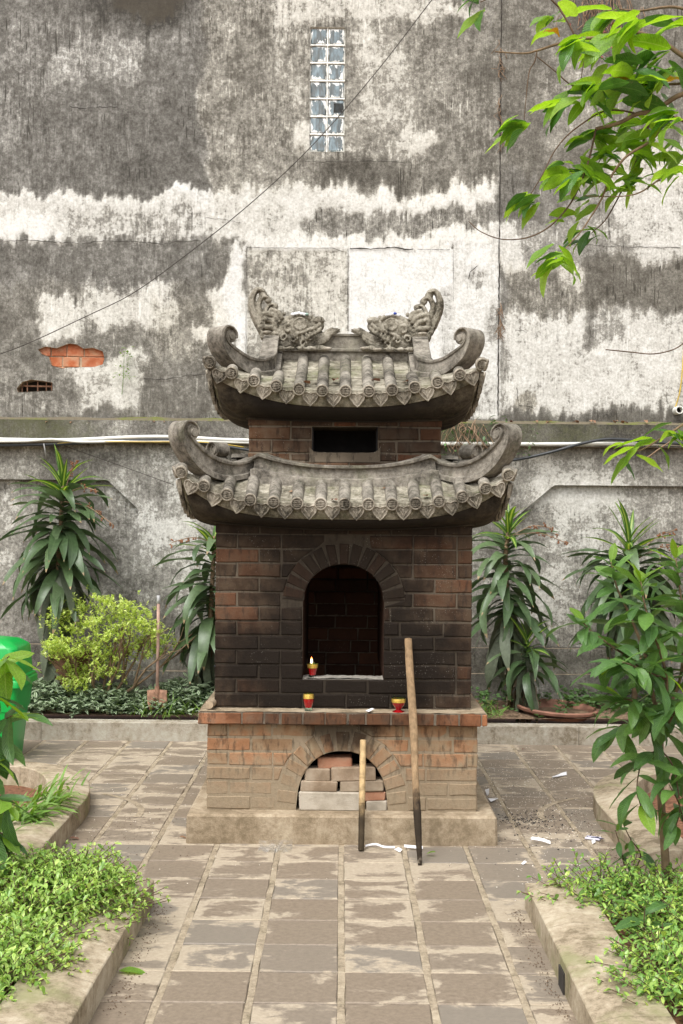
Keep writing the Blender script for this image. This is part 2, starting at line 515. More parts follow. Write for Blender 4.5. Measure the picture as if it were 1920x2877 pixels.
M_SOIL = flat_mat('red_soil', (0.17, 0.085, 0.05), 0.95, 0.5, 40, 0.8, 0.1)
M_SOIL_DARK = flat_mat('dark_soil', (0.155, 0.105, 0.068), 0.95, 0.5, 40, 0.8, 0.1)

def wall_mat(name, lower=False):
    """plaster: attribute 'wear' holds R paint left, G brown tint, B extra grime / moss"""
    g = NT(name)
    p = g.pos()
    w = g.attr('wear').outputs['Color']
    sc = g.n('SeparateColor'); g.set(sc.inputs[0], w)
    W, H, D = sc.outputs[0], sc.outputs[1], sc.outputs[2]
    st = g.noise(g.scale(p, (1, 1, 0.10)), 34, 4, 0.68)
    st2 = g.noise(g.scale(p, (1, 1, 0.20)), 85, 3, 0.65)
    b1 = g.noise(p, 3.6, 7, 0.66)
    b2 = g.noise(p, 17, 6, 0.72)
    fine = g.noise(p, 150, 3, 0.75)
    k = 0.55 if lower else 1.0
    S = lambda n, a: g.math('MULTIPLY', g.math('SUBTRACT', n, 0.5), a)
    amp = g.rng(g.noise(p, 1.4, 3), 0.36, 0.64, 0.10, 0.85 * k)
    mid = g.noise(p, 46, 5, 0.72)
    da = g.rng(g.noise(g.scale(p, (1, 1, 0.085)), 62, 2, 0.5), 0.60, 0.68)
    da = g.math('MULTIPLY', da, g.rng(g.noise(p, 2.3, 4, 0.6), 0.47, 0.63, 0, 0.40 * k))
    db = g.rng(g.noise(g.vadd(g.scale(p, (1, 1, 0.09)), (7.3, 2.1, 5.0)), 48, 2, 0.5), 0.61, 0.70)
    db = g.math('MULTIPLY', db, g.rng(g.noise(p, 1.9, 4, 0.6), 0.50, 0.64, 0, 0.34 * k))
    kw = g.rng(W, 0.18, 0.42, 0.50, 1.0)
    db = g.math('MULTIPLY', db, kw); amp = g.math('MULTIPLY', amp, kw)
    cov = soft_sum(g, W, g.math('MULTIPLY', S(st, 0.85), amp), g.math('MULTIPLY', S(st2, 0.65), amp), g.math('MULTIPLY', soft_sum(g, S(b1, 0.72), S(b2, 0.95), S(mid, 0.85)), g.rng(W, 0.18, 0.42, 0.72, 1.0)), S(fine, 0.45), g.math('MULTIPLY', da, -1.0), db)
    stops = [(0.0, (0.052, 0.048, 0.041)), (0.16, (0.105, 0.098, 0.085)), (0.34, (0.195, 0.186, 0.166)), (0.47, (0.285, 0.274, 0.246)),
             (0.58, (0.40, 0.386, 0.345)), (0.74, (0.57, 0.56, 0.52)), (0.96, (0.74, 0.735, 0.71))]
    c = g.ramp(cov, stops)
    # flakes of paint that still hold, with a hard edge, and bare rubbed spots inside the white
    chip = soft_sum(g, W, S(b1, 0.75), S(b2, 0.70), S(mid, 0.45), S(st, 0.35 * k))
    pale = g.ramp(mid, [(0.3, (0.42, 0.405, 0.365)), (0.5, (0.60, 0.59, 0.555)), (0.7, (0.74, 0.735, 0.71))])
    c = g.mix(g.math('MULTIPLY', g.rng(chip, 0.525, 0.56), 0.42), c, pale)
    bare = g.math('MULTIPLY', g.rng(chip, 0.30, 0.345, 1, 0), g.rng(W, 0.12, 0.5, 0.0, 0.55))
    c = g.mix(bare, c, (0.115, 0.107, 0.092))
    brown = g.mix(1.0, c, (1.0, 0.97, 0.90), 'MULTIPLY')
    c = g.mix(H, c, brown)
    mossn = g.rng(g.math('ADD', D, S(b2, 0.9)), 0.35, 0.8)
    c = g.mix(g.math('MULTIPLY', mossn, 0.85), c, (0.075, 0.078, 0.035) if lower else (0.070, 0.060, 0.045))
    # small white spots of lichen
    sp = g.rng(g.voro(p, 26), 0.16, 0.24, 1, 0)
    sp = g.math('MULTIPLY', sp, g.rng(g.noise(p, 2.1, 2), 0.60, 0.70))
    c = g.mix(g.math('MULTIPLY', sp, 0.45), c, (0.50, 0.48, 0.42))
    hgt = soft_sum(g, g.math('MULTIPLY', cov, 0.7), g.math('MULTIPLY', g.rng(chip, 0.50, 0.54), 0.5), g.math('MULTIPLY', b2, 0.8), g.math('MULTIPLY', fine, 0.4))
    return g.done(g.bsdf(c, 0.92, g.bump(hgt, 0.45, 0.008), 0.15))
M_WALL = wall_mat('weathered_plaster')
M_WALL_LOW = wall_mat('mossy_plaster', True)
M_SEAM = flat_mat('seam_shadow', (0.042, 0.034, 0.027), 0.95, 0.4, 20)  # dark colour stands for the shade inside the seam gap
M_CRACK = flat_mat('crack_shadow', (0.035, 0.03, 0.024), 0.95, 0.2)

def glass_block_mat():
    g = NT('painted_glass_block')
    o = g.obj(); p = g.pos(); r = g.rnd()
    x, y, z = g.sep(o)
    ribs = g.n('TexWave', wave_type='BANDS', bands_direction='X', wave_profile='SIN')
    g.set(ribs.inputs['Vector'], o); ribs.inputs['Scale'].default_value = 24; ribs.inputs['Distortion'].default_value = 0.4
    off = g.comb(g.math('MULTIPLY', r, 31.0), 0.0, g.math('MULTIPLY', r, 17.0))
    q = g.vadd(g.scale(p, (1, 1, 0.3)), off)
    n = g.noise(q, 18, 4, 0.6)
    c = g.ramp(n, [(0.3, (0.03, 0.05, 0.06)), (0.45, (0.085, 0.088, 0.075)), (0.55, (0.14, 0.19, 0.21)), (0.72, (0.34, 0.42, 0.44))])
    c = g.mix(g.math('MULTIPLY', ribs.outputs['Fac'], 0.35), c, (0.28, 0.32, 0.34))
    edge = g.math('MAXIMUM', g.math('MULTIPLY', g.math('ABSOLUTE', x), 14.5), g.math('MULTIPLY', g.math('ABSOLUTE', z), 14.5))
    pn = g.noise(g.vadd(g.scale(p, (1, 1, 0.45)), off), 22, 4, 0.65)
    paint = g.rng(g.math('ADD', edge, g.math('MULTIPLY', g.math('SUBTRACT', pn, 0.5), 2.6)), 0.86, 0.94)
    c = g.mix(paint, c, (0.76, 0.76, 0.73))
    return g.done(g.bsdf(c, g.rng(paint, 0, 1, 0.12, 0.8, False), g.bump(ribs.outputs['Fac'], 0.2, 0.003), 0.6))
M_GLASS_BLOCK = glass_block_mat()
M_WHITE_PAINT = flat_mat('white_joint_paint', (0.68, 0.67, 0.62), 0.85, 0.25, 30, 0.3)
M_PVC = flat_mat('white_pipe', (0.70, 0.69, 0.63), 0.45, 0.12, 6)
M_CABLE = flat_mat('black_cable', (0.03, 0.033, 0.036), 0.4, 0.2)
M_YELLOW = flat_mat('yellow_cable', (0.52, 0.36, 0.06), 0.5, 0.2)
M_WIRE = flat_mat('dark_wire', (0.05, 0.04, 0.032), 0.7, 0.2)
M_STEEL = flat_mat('grey_steel', (0.40, 0.40, 0.39), 0.45, 0.2)

def wood_mat(name, light, dark, char_z=None, char_w=0.1, scale=1.0):
    g = NT(name)
    p = g.pos(); z = g.sep(p)[2]
    n = g.noise(g.scale(p, (1, 1, 0.06)), 90 * scale, 4, 0.6)
    n2 = g.noise(p, 25, 4, 0.6)
    c = g.mix(n, dark, light)
    c = g.hsv(c, v=g.rng(n2, 0.3, 0.7, 0.75, 1.15))
    if char_z is not None:
        e = g.math('ADD', z, g.math('MULTIPLY', g.math('SUBTRACT', n2, 0.5), 0.16))
        k = g.rng(e, char_z - char_w, char_z + char_w, 0.93, 0)
        c = g.mix(k, c, (0.013, 0.0105, 0.0085))
        pale = g.math('MULTIPLY', g.rng(n2, 0.55, 0.7), g.rng(z, 0.0, 0.12, 0.6, 0.0))
        c = g.mix(pale, c, (0.30, 0.25, 0.19))
    return g.done(g.bsdf(c, 0.85, g.bump(n, 0.8, 0.006), 0.12))
M_POLE = wood_mat('worn_timber', (0.36, 0.25, 0.145), (0.17, 0.105, 0.055), 0.33, 0.07)
M_BAMBOO = wood_mat('worn_bamboo', (0.58, 0.42, 0.23), (0.38, 0.255, 0.12), 0.24, 0.09, 0.7)
M_ROLL = wood_mat('pale_wood', (0.46, 0.36, 0.25), (0.32, 0.24, 0.16))
M_BARK = wood_mat('tree_bark', (0.27, 0.19, 0.115), (0.15, 0.10, 0.06))
M_TWIG = wood_mat('dark_twig', (0.16, 0.105, 0.065), (0.08, 0.052, 0.034))
M_DRY = wood_mat('dry_vine', (0.36, 0.26, 0.17), (0.20, 0.12, 0.075))

def leaf_mat(name, cols, rib=(0.30, 0.42, 0.12), rib_w=0.035, rib_amt=0.6, veins=0.0, stripe=None, rough=0.4, trans=0.35, spec=0.5, tcol=None, tip=None):
    g = NT(name)
    uv = g.sep(g.uv()); r = g.rnd()
    a = g.math('ABSOLUTE', g.math('SUBTRACT', uv[0], 0.5))
    c = g.ramp(r, [(i / (len(cols) - 1), k) for i, k in enumerate(cols)])
    c = g.hsv(c, v=g.rng(g.noise(g.obj(), 22, 4, 0.6), 0.3, 0.7, 0.82, 1.15))
    if stripe:
        k = g.rng(g.math('ABSOLUTE', g.math('SUBTRACT', a, stripe[1])), stripe[2], stripe[2] * 1.6, stripe[3], 0)
        c = g.mix(k, c, stripe[0])
    sp = g.math('MULTIPLY', g.rng(g.noise(g.obj(), 9, 4, 0.65), 0.63, 0.72), g.rng(g.math('FRACT', g.math('MULTIPLY', r, 5.7)), 0.55, 0.9, 0, 0.65))
    c = g.mix(sp, c, (0.26, 0.22, 0.10))
    c = g.mix(g.rng(a, rib_w, rib_w * 1.8, rib_amt, 0), c, rib)
    nrm = None
    if veins:
        ph = g.math('SINE', g.math('MULTIPLY', g.math('SUBTRACT', uv[1], g.math('MULTIPLY', a, 0.35)), veins))
        nrm = g.bump(ph, 0.35, 0.004)
        c = g.mix(g.rng(ph, 0.75, 1.0, 0, 0.25), c, rib)
    if tip:
        c = g.mix(g.rng(g.math('ADD', uv[1], g.math('MULTIPLY', r, 0.06)), 0.97, 1.0, 0, 0.9), c, tip)
    s = g.bsdf(c, rough, nrm, spec)
    t = g.n('BsdfTranslucent')
    tc = g.hsv(c, h=0.485, s=1.15, v=1.5) if tcol is None else tcol
    g.set(t.inputs['Color'], tc)
    mx = g.n('MixShader'); mx.inputs[0].default_value = trans
    g.t.links.new(s, mx.inputs[1]); g.t.links.new(t.outputs[0], mx.inputs[2])
    return g.done(mx.outputs[0])

M_LEAF_BRANCH = leaf_mat('bright_tree_leaf', [(0.17, 0.33, 0.045), (0.235, 0.41, 0.06), (0.31, 0.49, 0.085)], (0.34, 0.50, 0.12), 0.02, 0.6, 110, rough=0.33, trans=0.55)
M_LEAF_BRANCH_DARK = leaf_mat('deep_tree_leaf', [(0.06, 0.155, 0.03), (0.09, 0.21, 0.04)], (0.16, 0.28, 0.08), 0.02, 0.6, 110, rough=0.28, trans=0.35)
M_LEAF_DRY = leaf_mat('browned_leaf', [(0.26, 0.12, 0.03), (0.34, 0.25, 0.04)], (0.35, 0.25, 0.08), 0.02, 0.5, 90, rough=0.6, trans=0.4)
M_LEAF_NEAR = leaf_mat('glossy_shrub_leaf', [(0.060, 0.135, 0.036), (0.085, 0.18, 0.044), (0.13, 0.25, 0.052)], (0.16, 0.30, 0.08), 0.018, 0.55, 100, rough=0.3, trans=0.3)
M_LEAF_NEW = leaf_mat('new_shrub_leaf', [(0.15, 0.28, 0.03), (0.22, 0.36, 0.04)], (0.30, 0.44, 0.10), 0.02, 0.5, 90, rough=0.35, trans=0.45)
M_DRAC = leaf_mat('dracaena_leaf', [(0.052, 0.092, 0.036), (0.080, 0.132, 0.053), (0.115, 0.170, 0.078)], (0.10, 0.15, 0.07), 0.03, 0.4, 0, rough=0.38, trans=0.18, tip=(0.36, 0.25, 0.14))
M_DRAC_OLD = leaf_mat('old_dracaena_leaf', [(0.095, 0.115, 0.072), (0.13, 0.15, 0.098), (0.115, 0.14, 0.085)], (0.12, 0.14, 0.09), 0.03, 0.4, 0, rough=0.6, trans=0.12, tip=(0.40, 0.28, 0.16))
M_DRAC_DEAD = leaf_mat('withered_dracaena_leaf', [(0.17, 0.13, 0.08), (0.22, 0.17, 0.11)], (0.2, 0.16, 0.1), 0.03, 0.3, 0, rough=0.8, trans=0.1)
M_DRAC_NEW = leaf_mat('new_dracaena_leaf', [(0.06, 0.135, 0.025), (0.085, 0.18, 0.03)], (0.35, 0.46, 0.10), 0.10, 0.9, 0, rough=0.35, trans=0.35)
M_LIME = leaf_mat('lime_bush_leaf', [(0.30, 0.43, 0.08), (0.50, 0.61, 0.15), (0.68, 0.75, 0.30)], (0.4, 0.5, 0.15), 0.03, 0.3, rough=0.45, trans=0.4)
M_HEDGE = leaf_mat('hedge_leaf', [(0.16, 0.30, 0.06), (0.28, 0.44, 0.10), (0.42, 0.58, 0.16), (0.55, 0.68, 0.20)], (0.28, 0.40, 0.12), 0.03, 0.4, rough=0.27, trans=0.35)
M_HEDGE_R = leaf_mat('right_hedge_leaf', [(0.13, 0.27, 0.06), (0.21, 0.38, 0.09), (0.33, 0.50, 0.12), (0.52, 0.65, 0.15)], (0.28, 0.40, 0.12), 0.03, 0.4, rough=0.27, trans=0.35)
M_TRAD = leaf_mat('striped_creeper_leaf', [(0.06, 0.115, 0.042), (0.09, 0.16, 0.058)], (0.05, 0.09, 0.04), 0.02, 0.5, stripe=((0.40, 0.46, 0.31), 0.24, 0.09, 0.9), rough=0.62, trans=0.15)
M_GRASS = leaf_mat('grass_blade', [(0.10, 0.20, 0.03), (0.16, 0.29, 0.05), (0.20, 0.31, 0.08)], (0.2, 0.3, 0.1), 0.05, 0.3, rough=0.5, trans=0.35)
M_CLOVER = leaf_mat('small_weed_leaf', [(0.06, 0.12, 0.035), (0.09, 0.17, 0.05)], (0.15, 0.25, 0.1), 0.04, 0.3, rough=0.5, trans=0.3)
M_FALLEN = leaf_mat('fallen_leaf', [(0.20, 0.10, 0.05), (0.30, 0.17, 0.09), (0.14, 0.06, 0.04)], (0.3, 0.2, 0.1), 0.03, 0.5, 60, rough=0.7, trans=0.1)

M_BIN = flat_mat('green_plastic', (0.002, 0.34, 0.052), 0.32, 0.06, 3, 0.0, 0.5)
M_TERRACOTTA = flat_mat('dusty_terracotta', (0.24, 0.115, 0.075), 0.8, 0.3, 12, 0.4)
M_RUST = flat_mat('rusty_iron', (0.22, 0.12, 0.075), 0.85, 0.4, 25, 0.6)
M_RUST_PIPE = flat_mat('flaking_pink_paint', (0.42, 0.27, 0.21), 0.7, 0.3, 18, 0.3)
M_GOLD = flat_mat('gold_foil', (0.72, 0.48, 0.10), 0.28, 0.2, 120, 0.4, 0.5, Metallic=0.7)
M_PAPER = flat_mat('white_paper', (0.76, 0.75, 0.76), 0.8, 0.08)
M_PACKET = flat_mat('pale_lilac_card', (0.55, 0.53, 0.60), 0.6, 0.1)
M_INK = flat_mat('dark_print', (0.03, 0.03, 0.06), 0.7, 0.1)
M_ASH = flat_mat('black_ash', (0.025, 0.024, 0.024), 0.95, 0.3)
M_ASH_PALE = flat_mat('pale_ash', (0.33, 0.30, 0.255), 0.95, 0.3, 50, 0.6)
M_FLECK = flat_mat('white_flecks', (0.68, 0.63, 0.54), 0.9, 0.15)
M_SPROUT_DRY = flat_mat('dried_flower', (0.23, 0.10, 0.045), 0.8, 0.3)
def moss_mat():
    g = NT('patchy_moss'); p = g.pos()
    k = g.rng(soft_sum(g, g.noise(p, 2.2, 5, 0.7), g.math('MULTIPLY', g.noise(p, 30, 4), 0.25)), 0.60, 0.76)
    n = g.noise(p, 70, 4)
    c = g.mix(k, g.mix(n, (0.09, 0.075, 0.05), (0.20, 0.17, 0.12)), g.mix(n, (0.07, 0.085, 0.02), (0.19, 0.21, 0.045)))
    return g.done(g.bsdf(c, 0.95, g.bump(n, 0.8, 0.01), 0.1))
M_MOSS = moss_mat()

def candle_mats():
    g = NT('red_wax_glass'); 
    b = g.bsdf((0.36, 0.003, 0.006), 0.07, None, 0.6, Coat_Weight=0.6)
    e = b.node
    e.inputs['Transmission Weight'].default_value = 0.25
    red = g.done(b)
    g = NT('clear_glass')
    gl = g.n('BsdfGlass'); gl.inputs['IOR'].default_value = 1.45; gl.inputs['Roughness'].default_value = 0.03
    gl.inputs['Color'].default_value = (0.80, 0.92, 0.86, 1)
    clear = g.done(gl.outputs[0])
    g = NT('candle_flame')
    em = g.n('Emission')
    z = g.sep(g.obj())[2]
    g.set(em.inputs['Color'], g.ramp(g.math('MULTIPLY', z, 26.0), [(0.0, (1.0, 0.55, 0.2)), (0.35, (1.0, 0.9, 0.7)), (0.75, (1.0, 0.35, 0.06)), (1.0, (0.9, 0.08, 0.02))]))
    em.inputs['Strength'].default_value = 5.0
    return red, clear, g.done(em.outputs[0])
M_RED, M_CLEAR, M_FLAME = candle_mats()
def film_mat():
    g = NT('clear_plastic_film')
    t = g.n('BsdfTransparent'); t.inputs['Color'].default_value = (0.93, 0.93, 0.92, 1)
    gl = g.n('BsdfGlossy'); gl.inputs['Roughness'].default_value = 0.15
    n = g.noise(g.obj(), 30, 3)
    d = g.n('BsdfDiffuse'); d.inputs['Color'].default_value = (0.8, 0.8, 0.8, 1)
    m1 = g.n('MixShader'); m1.inputs[0].default_value = 0.5
    g.t.links.new(gl.outputs[0], m1.inputs[1]); g.t.links.new(d.outputs[0], m1.inputs[2])
    m2 = g.n('MixShader'); g.set(m2.inputs[0], g.rng(n, 0.4, 0.75, 0.04, 0.26))
    g.t.links.new(t.outputs[0], m2.inputs[1]); g.t.links.new(m1.outputs[0], m2.inputs[2])
    return g.done(m2.outputs[0])
M_FILM = film_mat()
# ------------------------------------------------------------------ ground and pavement
mb = MB(); mb.add([(-40, -30, -0.05), (40, -30, -0.05), (40, 40, -0.05), (-40, 40, -0.05)], [(0, 1, 2, 3)])
tag(mb.build('ground', M_SOIL), kind='structure')
mb = MB(); mb.add([(-7, -4, -0.012), (7, -4, -0.012), (7, 9.9, -0.012), (-7, 9.9, -0.012)], [(0, 1, 2, 3)])
pavement = tag(mb.build('pavement', M_GROUT), kind='structure')

COLW, ROWD, GX0, GY0 = 0.326, 0.300, 0.014, 6.135
GROUT = 0.028
def paver_mesh(w, d, k):
    rnd = random.Random(k)
    t = [rnd.uniform(-0.0016, 0.0016) for _ in range(4)]
    n, b = 4, 0.004
    # slightly uneven outline, worn rim
    out = []
    for (cx, cy, ex, ey) in ((-1, -1, 1, 0), (1, -1, 0, 1), (1, 1, -1, 0), (-1, 1, 0, -1)):
        for i in range(n):
            s = i / n * 2
            x, y = cx + ex * s, cy + ey * s
            out.append((x * w / 2 + rnd.uniform(-.0022, .0022), y * d / 2 + rnd.uniform(-.0022, .0022)))
    z = lambda x, y: t[0] * x / w + t[1] * y / d
    m = len(out)
    vs = [(x, y, -0.03) for x, y in out] + [(x, y, z(x, y) - 0.004) for x, y in out] + [(x * (1 - 2 * b / w), y * (1 - 2 * b / d), z(x, y)) for x, y in out]
    fs = []
    for i in range(m):
        j = (i + 1) % m
        fs += [(i, j, j + m, i + m), (i + m, j + m, j + 2 * m, i + 2 * m)]
    fs.append(tuple(range(2 * m, 3 * m)))
    return mesh_from('paver', vs, fs, M_PAVER)
PAV = [paver_mesh(COLW - GROUT, ROWD - 0.007, k) for k in range(10)]
strip = MB()
for i in range(-10, 11):
    x = GX0 + i * COLW
    pts = [(x + random.uniform(-.002, .002), 3.2 + j * 0.15) for j in range(45)]
    strip.grid([[(px - GROUT / 2 + random.uniform(-.003, .003), py, -0.003), (px, py, -0.0015), (px + GROUT / 2 + random.uniform(-.003, .003), py, -0.003)] for px, py in pts][::1])
strip.build('grout_strip', M_GROUT, pavement, smooth=True)
PLX, PLY0, PLY1 = 0.82, 6.46, 8.2
for j in range(-9, 12):
    y = GY0 + (j + 0.5) * ROWD
    if y > 9.72: continue
    for i in range(-10, 10):
        x = GX0 + (i + 0.5) * COLW
        if abs(x) > 0.285 * y + 0.25: continue
        if abs(x - 0.015) < PLX - 0.17 and PLY0 + 0.17 < y < PLY1 - .17: continue        # under the plinth
        if y < 5.25 and abs(x) > 1.05: continue                                            # under the near planters
        if 5.95 < y < 7.7 and abs(x) > 1.72: continue                                      # under the middle planters
        put('paver', random.choice(PAV), (x, y, random.uniform(-.0015, .0012)), pavement, rot=(0, 0, random.choice((0, math.pi)) + random.uniform(-.003, .003)))
# curved bands of grout round the ends of the middle planters
for cx, sgn in ((-1.95, 1), (1.97, -1)):
    g_ = MB()
    rows = []
    for k in range(19):
        a = R(-8 + 60 * k / 18)
        rr = 0.80
        rows.append([(cx + sgn * (rr + o) * math.cos(a), 7.1 + (rr + o) * math.sin(a) * 0.8, 0.003 + 0.002 * (abs(o) < .01)) for o in (-0.02, 0.0, 0.02)])
    g_.grid(rows); g_.build('grout_band', M_GROUT, pavement, smooth=True)

# ------------------------------------------------------------------ planters with kerbs
def offset_path(path, d):
    """offset an open polyline to its left by d, mitred"""
    n = len(path); out = []
    nr = []
    for i in range(n - 1):
        dx, dy = path[i + 1][0] - path[i][0], path[i + 1][1] - path[i][1]
        l = math.hypot(dx, dy); nr.append((-dy / l, dx / l))
    for i in range(n):
        a = nr[max(i - 1, 0)]; b = nr[min(i, n - 2)]
        mx, my = a[0] + b[0], a[1] + b[1]
        k = d * 2 / max(mx * mx + my * my, 0.4)
        out.append((path[i][0] + mx * k, path[i][1] + my * k))
    return out

def kerb(planter, path, cuts, prof, mat):
    """kerb stones along path (outer foot), body to the left; cuts = indices where one stone ends"""
    offs = [(offset_path(path, d), z) for d, z in prof]
    cuts = [0] + list(cuts) + [len(path) - 1]
    for a, b in zip(cuts[:-1], cuts[1:]):
        m = MB(); rows = []
        for i in range(a, b + 1):
            row = []
            for pts, z in offs:
                x, y = pts[i]
                # leave a thin joint at both ends of the stone
                if i == a or i == b:
                    o = i + 1 if i == a else i - 1
                    ex, ey = pts[o][0] - x, pts[o][1] - y
                    l = math.hypot(ex, ey) or 1
                    x += ex / l * 0.0016; y += ey / l * 0.0016
                row.append((x, y, z))
            rows.append(row)
        m.grid(rows)
        k = len(prof)
        m.f.append(tuple(range(k))); m.f.append(tuple(reversed(range((b - a) * k, (b - a + 1) * k))))
        m.build('kerb_stone', mat, planter)

def lerp_path(pts, seg=0.3):
    out = [pts[0]]
    for p, q in zip(pts[:-1], pts[1:]):
        n = max(1, round(math.hypot(q[0] - p[0], q[1] - p[1]) / seg))
        out += [(p[0] + (q[0] - p[0]) * k / n, p[1] + (q[1] - p[1]) * k / n) for k in range(1, n + 1)]
    return out

KP = [(0.0, -0.03), (0.0, 0.108), (0.004, 0.112), (0.085, 0.134), (0.095, 0.135), (0.245, 0.135), (0.25, 0.13), (0.25, -0.03)]
def planter(name, label, path, cuts, soil, soil_mat, prof=KP, mat=None, z=0.07, loc=None):
    t = thing(name, label, 'planter', loc or (path[0][0], path[0][1], 0))
    kerb(t, path, cuts, prof, mat or M_KERB)
    m = MB(); n = len(soil)
    cx = sum(p[0] for p in soil) / n; cy = sum(p[1] for p in soil) / n
    # lumpy soil
    rows = []
    for k in range(9):
        s = k / 8
        rows.append([(cx + (x - cx) * s, cy + (y - cy) * s, z + 0.03 * (fbm(np.array([x * s * 4 + 3]), np.array([y * s * 4]), 5)[0] - 0.5) + 0.02 * (1 - s)) for x, y in soil + soil[:1]])
    m.grid(rows); m.build('soil', soil_mat, t, smooth=True)
    return t

# near planters
pl = lerp_path([(-0.853, 3.3), (-0.815, 5.43), (-3.2, 5.50)])
pl_soil = lerp_path([(-1.09, 3.3), (-1.06, 5.19), (-3.2, 5.26), (-3.2, 3.3)])
near_left = planter('planter_bed', 'near planter at the bottom left, kerb mostly under a lime green hedge', pl, [3, 6, 8, 12], pl_soil, M_SOIL, z=0.075)
pr = lerp_path([(3.2, 5.50), (0.826, 5.43), (0.815, 3.3)])
pr_soil = lerp_path([(1.08, 3.3), (1.075, 5.19), (3.2, 5.26), (3.2, 3.3)])
near_right = planter('planter_bed', 'near planter at the bottom right with a mossy sloped kerb and sparse hedge', pr, [4, 7, 10, 13], pr_soil, M_SOIL, z=0.075)
# drain slots in the kerb faces
for par, x, y0, y1 in ((near_left, -0.8465, 4.52, 4.62), (near_right, 0.8185, 4.43, 4.53)):
    m = MB(); m.box(x - 0.004, x + 0.004, y0, y1, 0.0, 0.075); m.build('drain_slot', M_CRACK, par)
# middle planters with rounded ends
def round_end(sx):
    pts = [(sx * 1.45 + 0.015, 5.9), (sx * 1.455 + 0.015, 6.2), (sx * 1.455 + 0.015, 6.5), (sx * 1.455 + 0.015, 6.9)]
    for k in range(1, 15):
        a = R(90 * k / 14)
        pts.append((0.015 + sx * (1.455 + 0.62 * (1 - math.cos(a))), 6.9 + 1.12 * math.sin(a)))
    pts += [(sx * 2.5, 8.02), (sx * 3.2, 8.02)]
    return pts
lp = round_end(-1)
lsoil = offset_path(lp, 0.24) + [(-3.2, 5.9)]
mid_left = planter('planter_bed', 'middle left planter with a rounded pale kerb, red soil and grass', lp, [2, 6, 10, 15], lsoil, M_SOIL, z=0.02)
rp = list(reversed(round_end(1)))
rsoil = offset_path(rp, 0.24) + [(3.2, 5.9)]
mid_right = planter('planter_bed', 'middle right planter with a rounded speckled kerb behind the shrub trunk', rp, [4, 9, 13, 17], rsoil, M_SOIL, z=0.02)
# long back planter
KB = [(0.0, -0.03), (0.0, 0.098), (0.004, 0.102), (0.085, 0.138), (0.095, 0.14), (0.235, 0.14), (0.24, 0.135), (0.24, -0.03)]
bp = lerp_path([(4.6, 9.66), (-4.6, 9.72)], 0.46)
bsoil = lerp_path([(-4.6, 9.94), (4.6, 9.88), (4.6, 11.0), (-4.6, 11.0)], 0.5)
back_pl = planter('planter_bed', 'long back planter along the foot of the mossy wall', bp, [3, 6, 9, 12, 15, 18], bsoil, M_SOIL_DARK, KB, M_KERB_BACK, z=0.125, loc=(0, 9.7, 0))

# ------------------------------------------------------------------ walls
def attr_grid(name, xs, zs, y, fn, mat, parent, skip=None, relief=0.0):
    """plaster sheet in the x-z plane with the painted-on 'wear' map; skip(x, z) cuts holes"""
    X, Z = np.meshgrid(xs, zs)
    Rr, G_, B_ = fn(X, Z)
    nx, nz = len(xs), len(zs)
    Y = np.full_like(X, y)
    if relief: Y = Y - relief * (fbm(X * 2.2, Z * 2.2, 3, 5) - 0.5) * 2 - 0.006 * np.clip((Rr - 0.45) * 4, 0, 1)
    ij = np.arange(nx * nz).reshape(nz, nx)
    F = np.stack([ij[:-1, :-1], ij[:-1, 1:], ij[1:, 1:], ij[1:, :-1]], -1).reshape(-1, 4)
    V = np.stack([X.ravel(), Y.ravel(), Z.ravel()], -1)
    rims = []
    if skip:
        cx, cz = V[F, 0].mean(1), V[F, 2].mean(1)
        kill = np.zeros(len(F), bool)
        for poly in skip:
            inside = pip(cx, cz, poly)
            kill |= inside
            # snap the rim of the hole to the outline
            kv = np.unique(F[inside]); ov = np.unique(F[~inside])
            rim = np.intersect1d(kv, ov)
            for r_ in rim:
                q = nearest_on_poly(V[r_, 0], V[r_, 2], poly)
                V[r_, 0], V[r_, 2] = q
        F = F[~kill]
    me = bpy.data.meshes.new(name)
    V = V - np.array(wloc(parent))
    me.from_pydata(V.tolist(), [], F.tolist())
    at = me.attributes.new('wear', 'FLOAT_COLOR', 'POINT')
    col = np.stack([Rr.ravel(), G_.ravel(), B_.ravel(), np.ones(nx * nz)], -1).astype(np.float32)
    at.data.foreach_set('color', col.ravel())
    me.materials.append(mat); smooth_mesh(me)
    me.update()
    o = bpy.data.objects.new(name, me)
    return link(o, parent)

def pip(x, z, poly):
    ins = np.zeros(x.shape, bool)
    n = len(poly)
    for i in range(n):
        x1, z1 = poly[i]; x2, z2 = poly[(i + 1) % n]
        c = (z1 > z) != (z2 > z)
        with np.errstate(divide='ignore', invalid='ignore'):
            t = (x2 - x1) * (z - z1) / (z2 - z1 + 1e-12) + x1
        ins ^= c & (x < t)
    return ins

def nearest_on_poly(x, z, poly):
    best = None
    n = len(poly)
    for i in range(n):
        x1, z1 = poly[i]; x2, z2 = poly[(i + 1) % n]
        dx, dz = x2 - x1, z2 - z1
        t = max(0, min(1, ((x - x1) * dx + (z - z1) * dz) / (dx * dx + dz * dz + 1e-12)))
        q = (x1 + dx * t, z1 + dz * t)
        d = (q[0] - x) ** 2 + (q[1] - z) ** 2
        if best is None or d < best[0]: best = (d, q)
    return best[1]

def hole_rim(poly, y0, y1, mat, parent, name):
    m = MB(); n = len(poly)
    m.add([(x, y0, z) for x, z in poly] + [(x, y1, z) for x, z in poly], [(i, (i + 1) % n, (i + 1) % n + n, i + n) for i in range(n)])
    return m.build(name, mat, parent)

WY = 11.10                                    # face of the tall house wall
def wx(u, v=575): return O(u, v, WY).x
def wz(v, u=784): return O(u, v, WY).z
SEAM = wx(1147, 480)

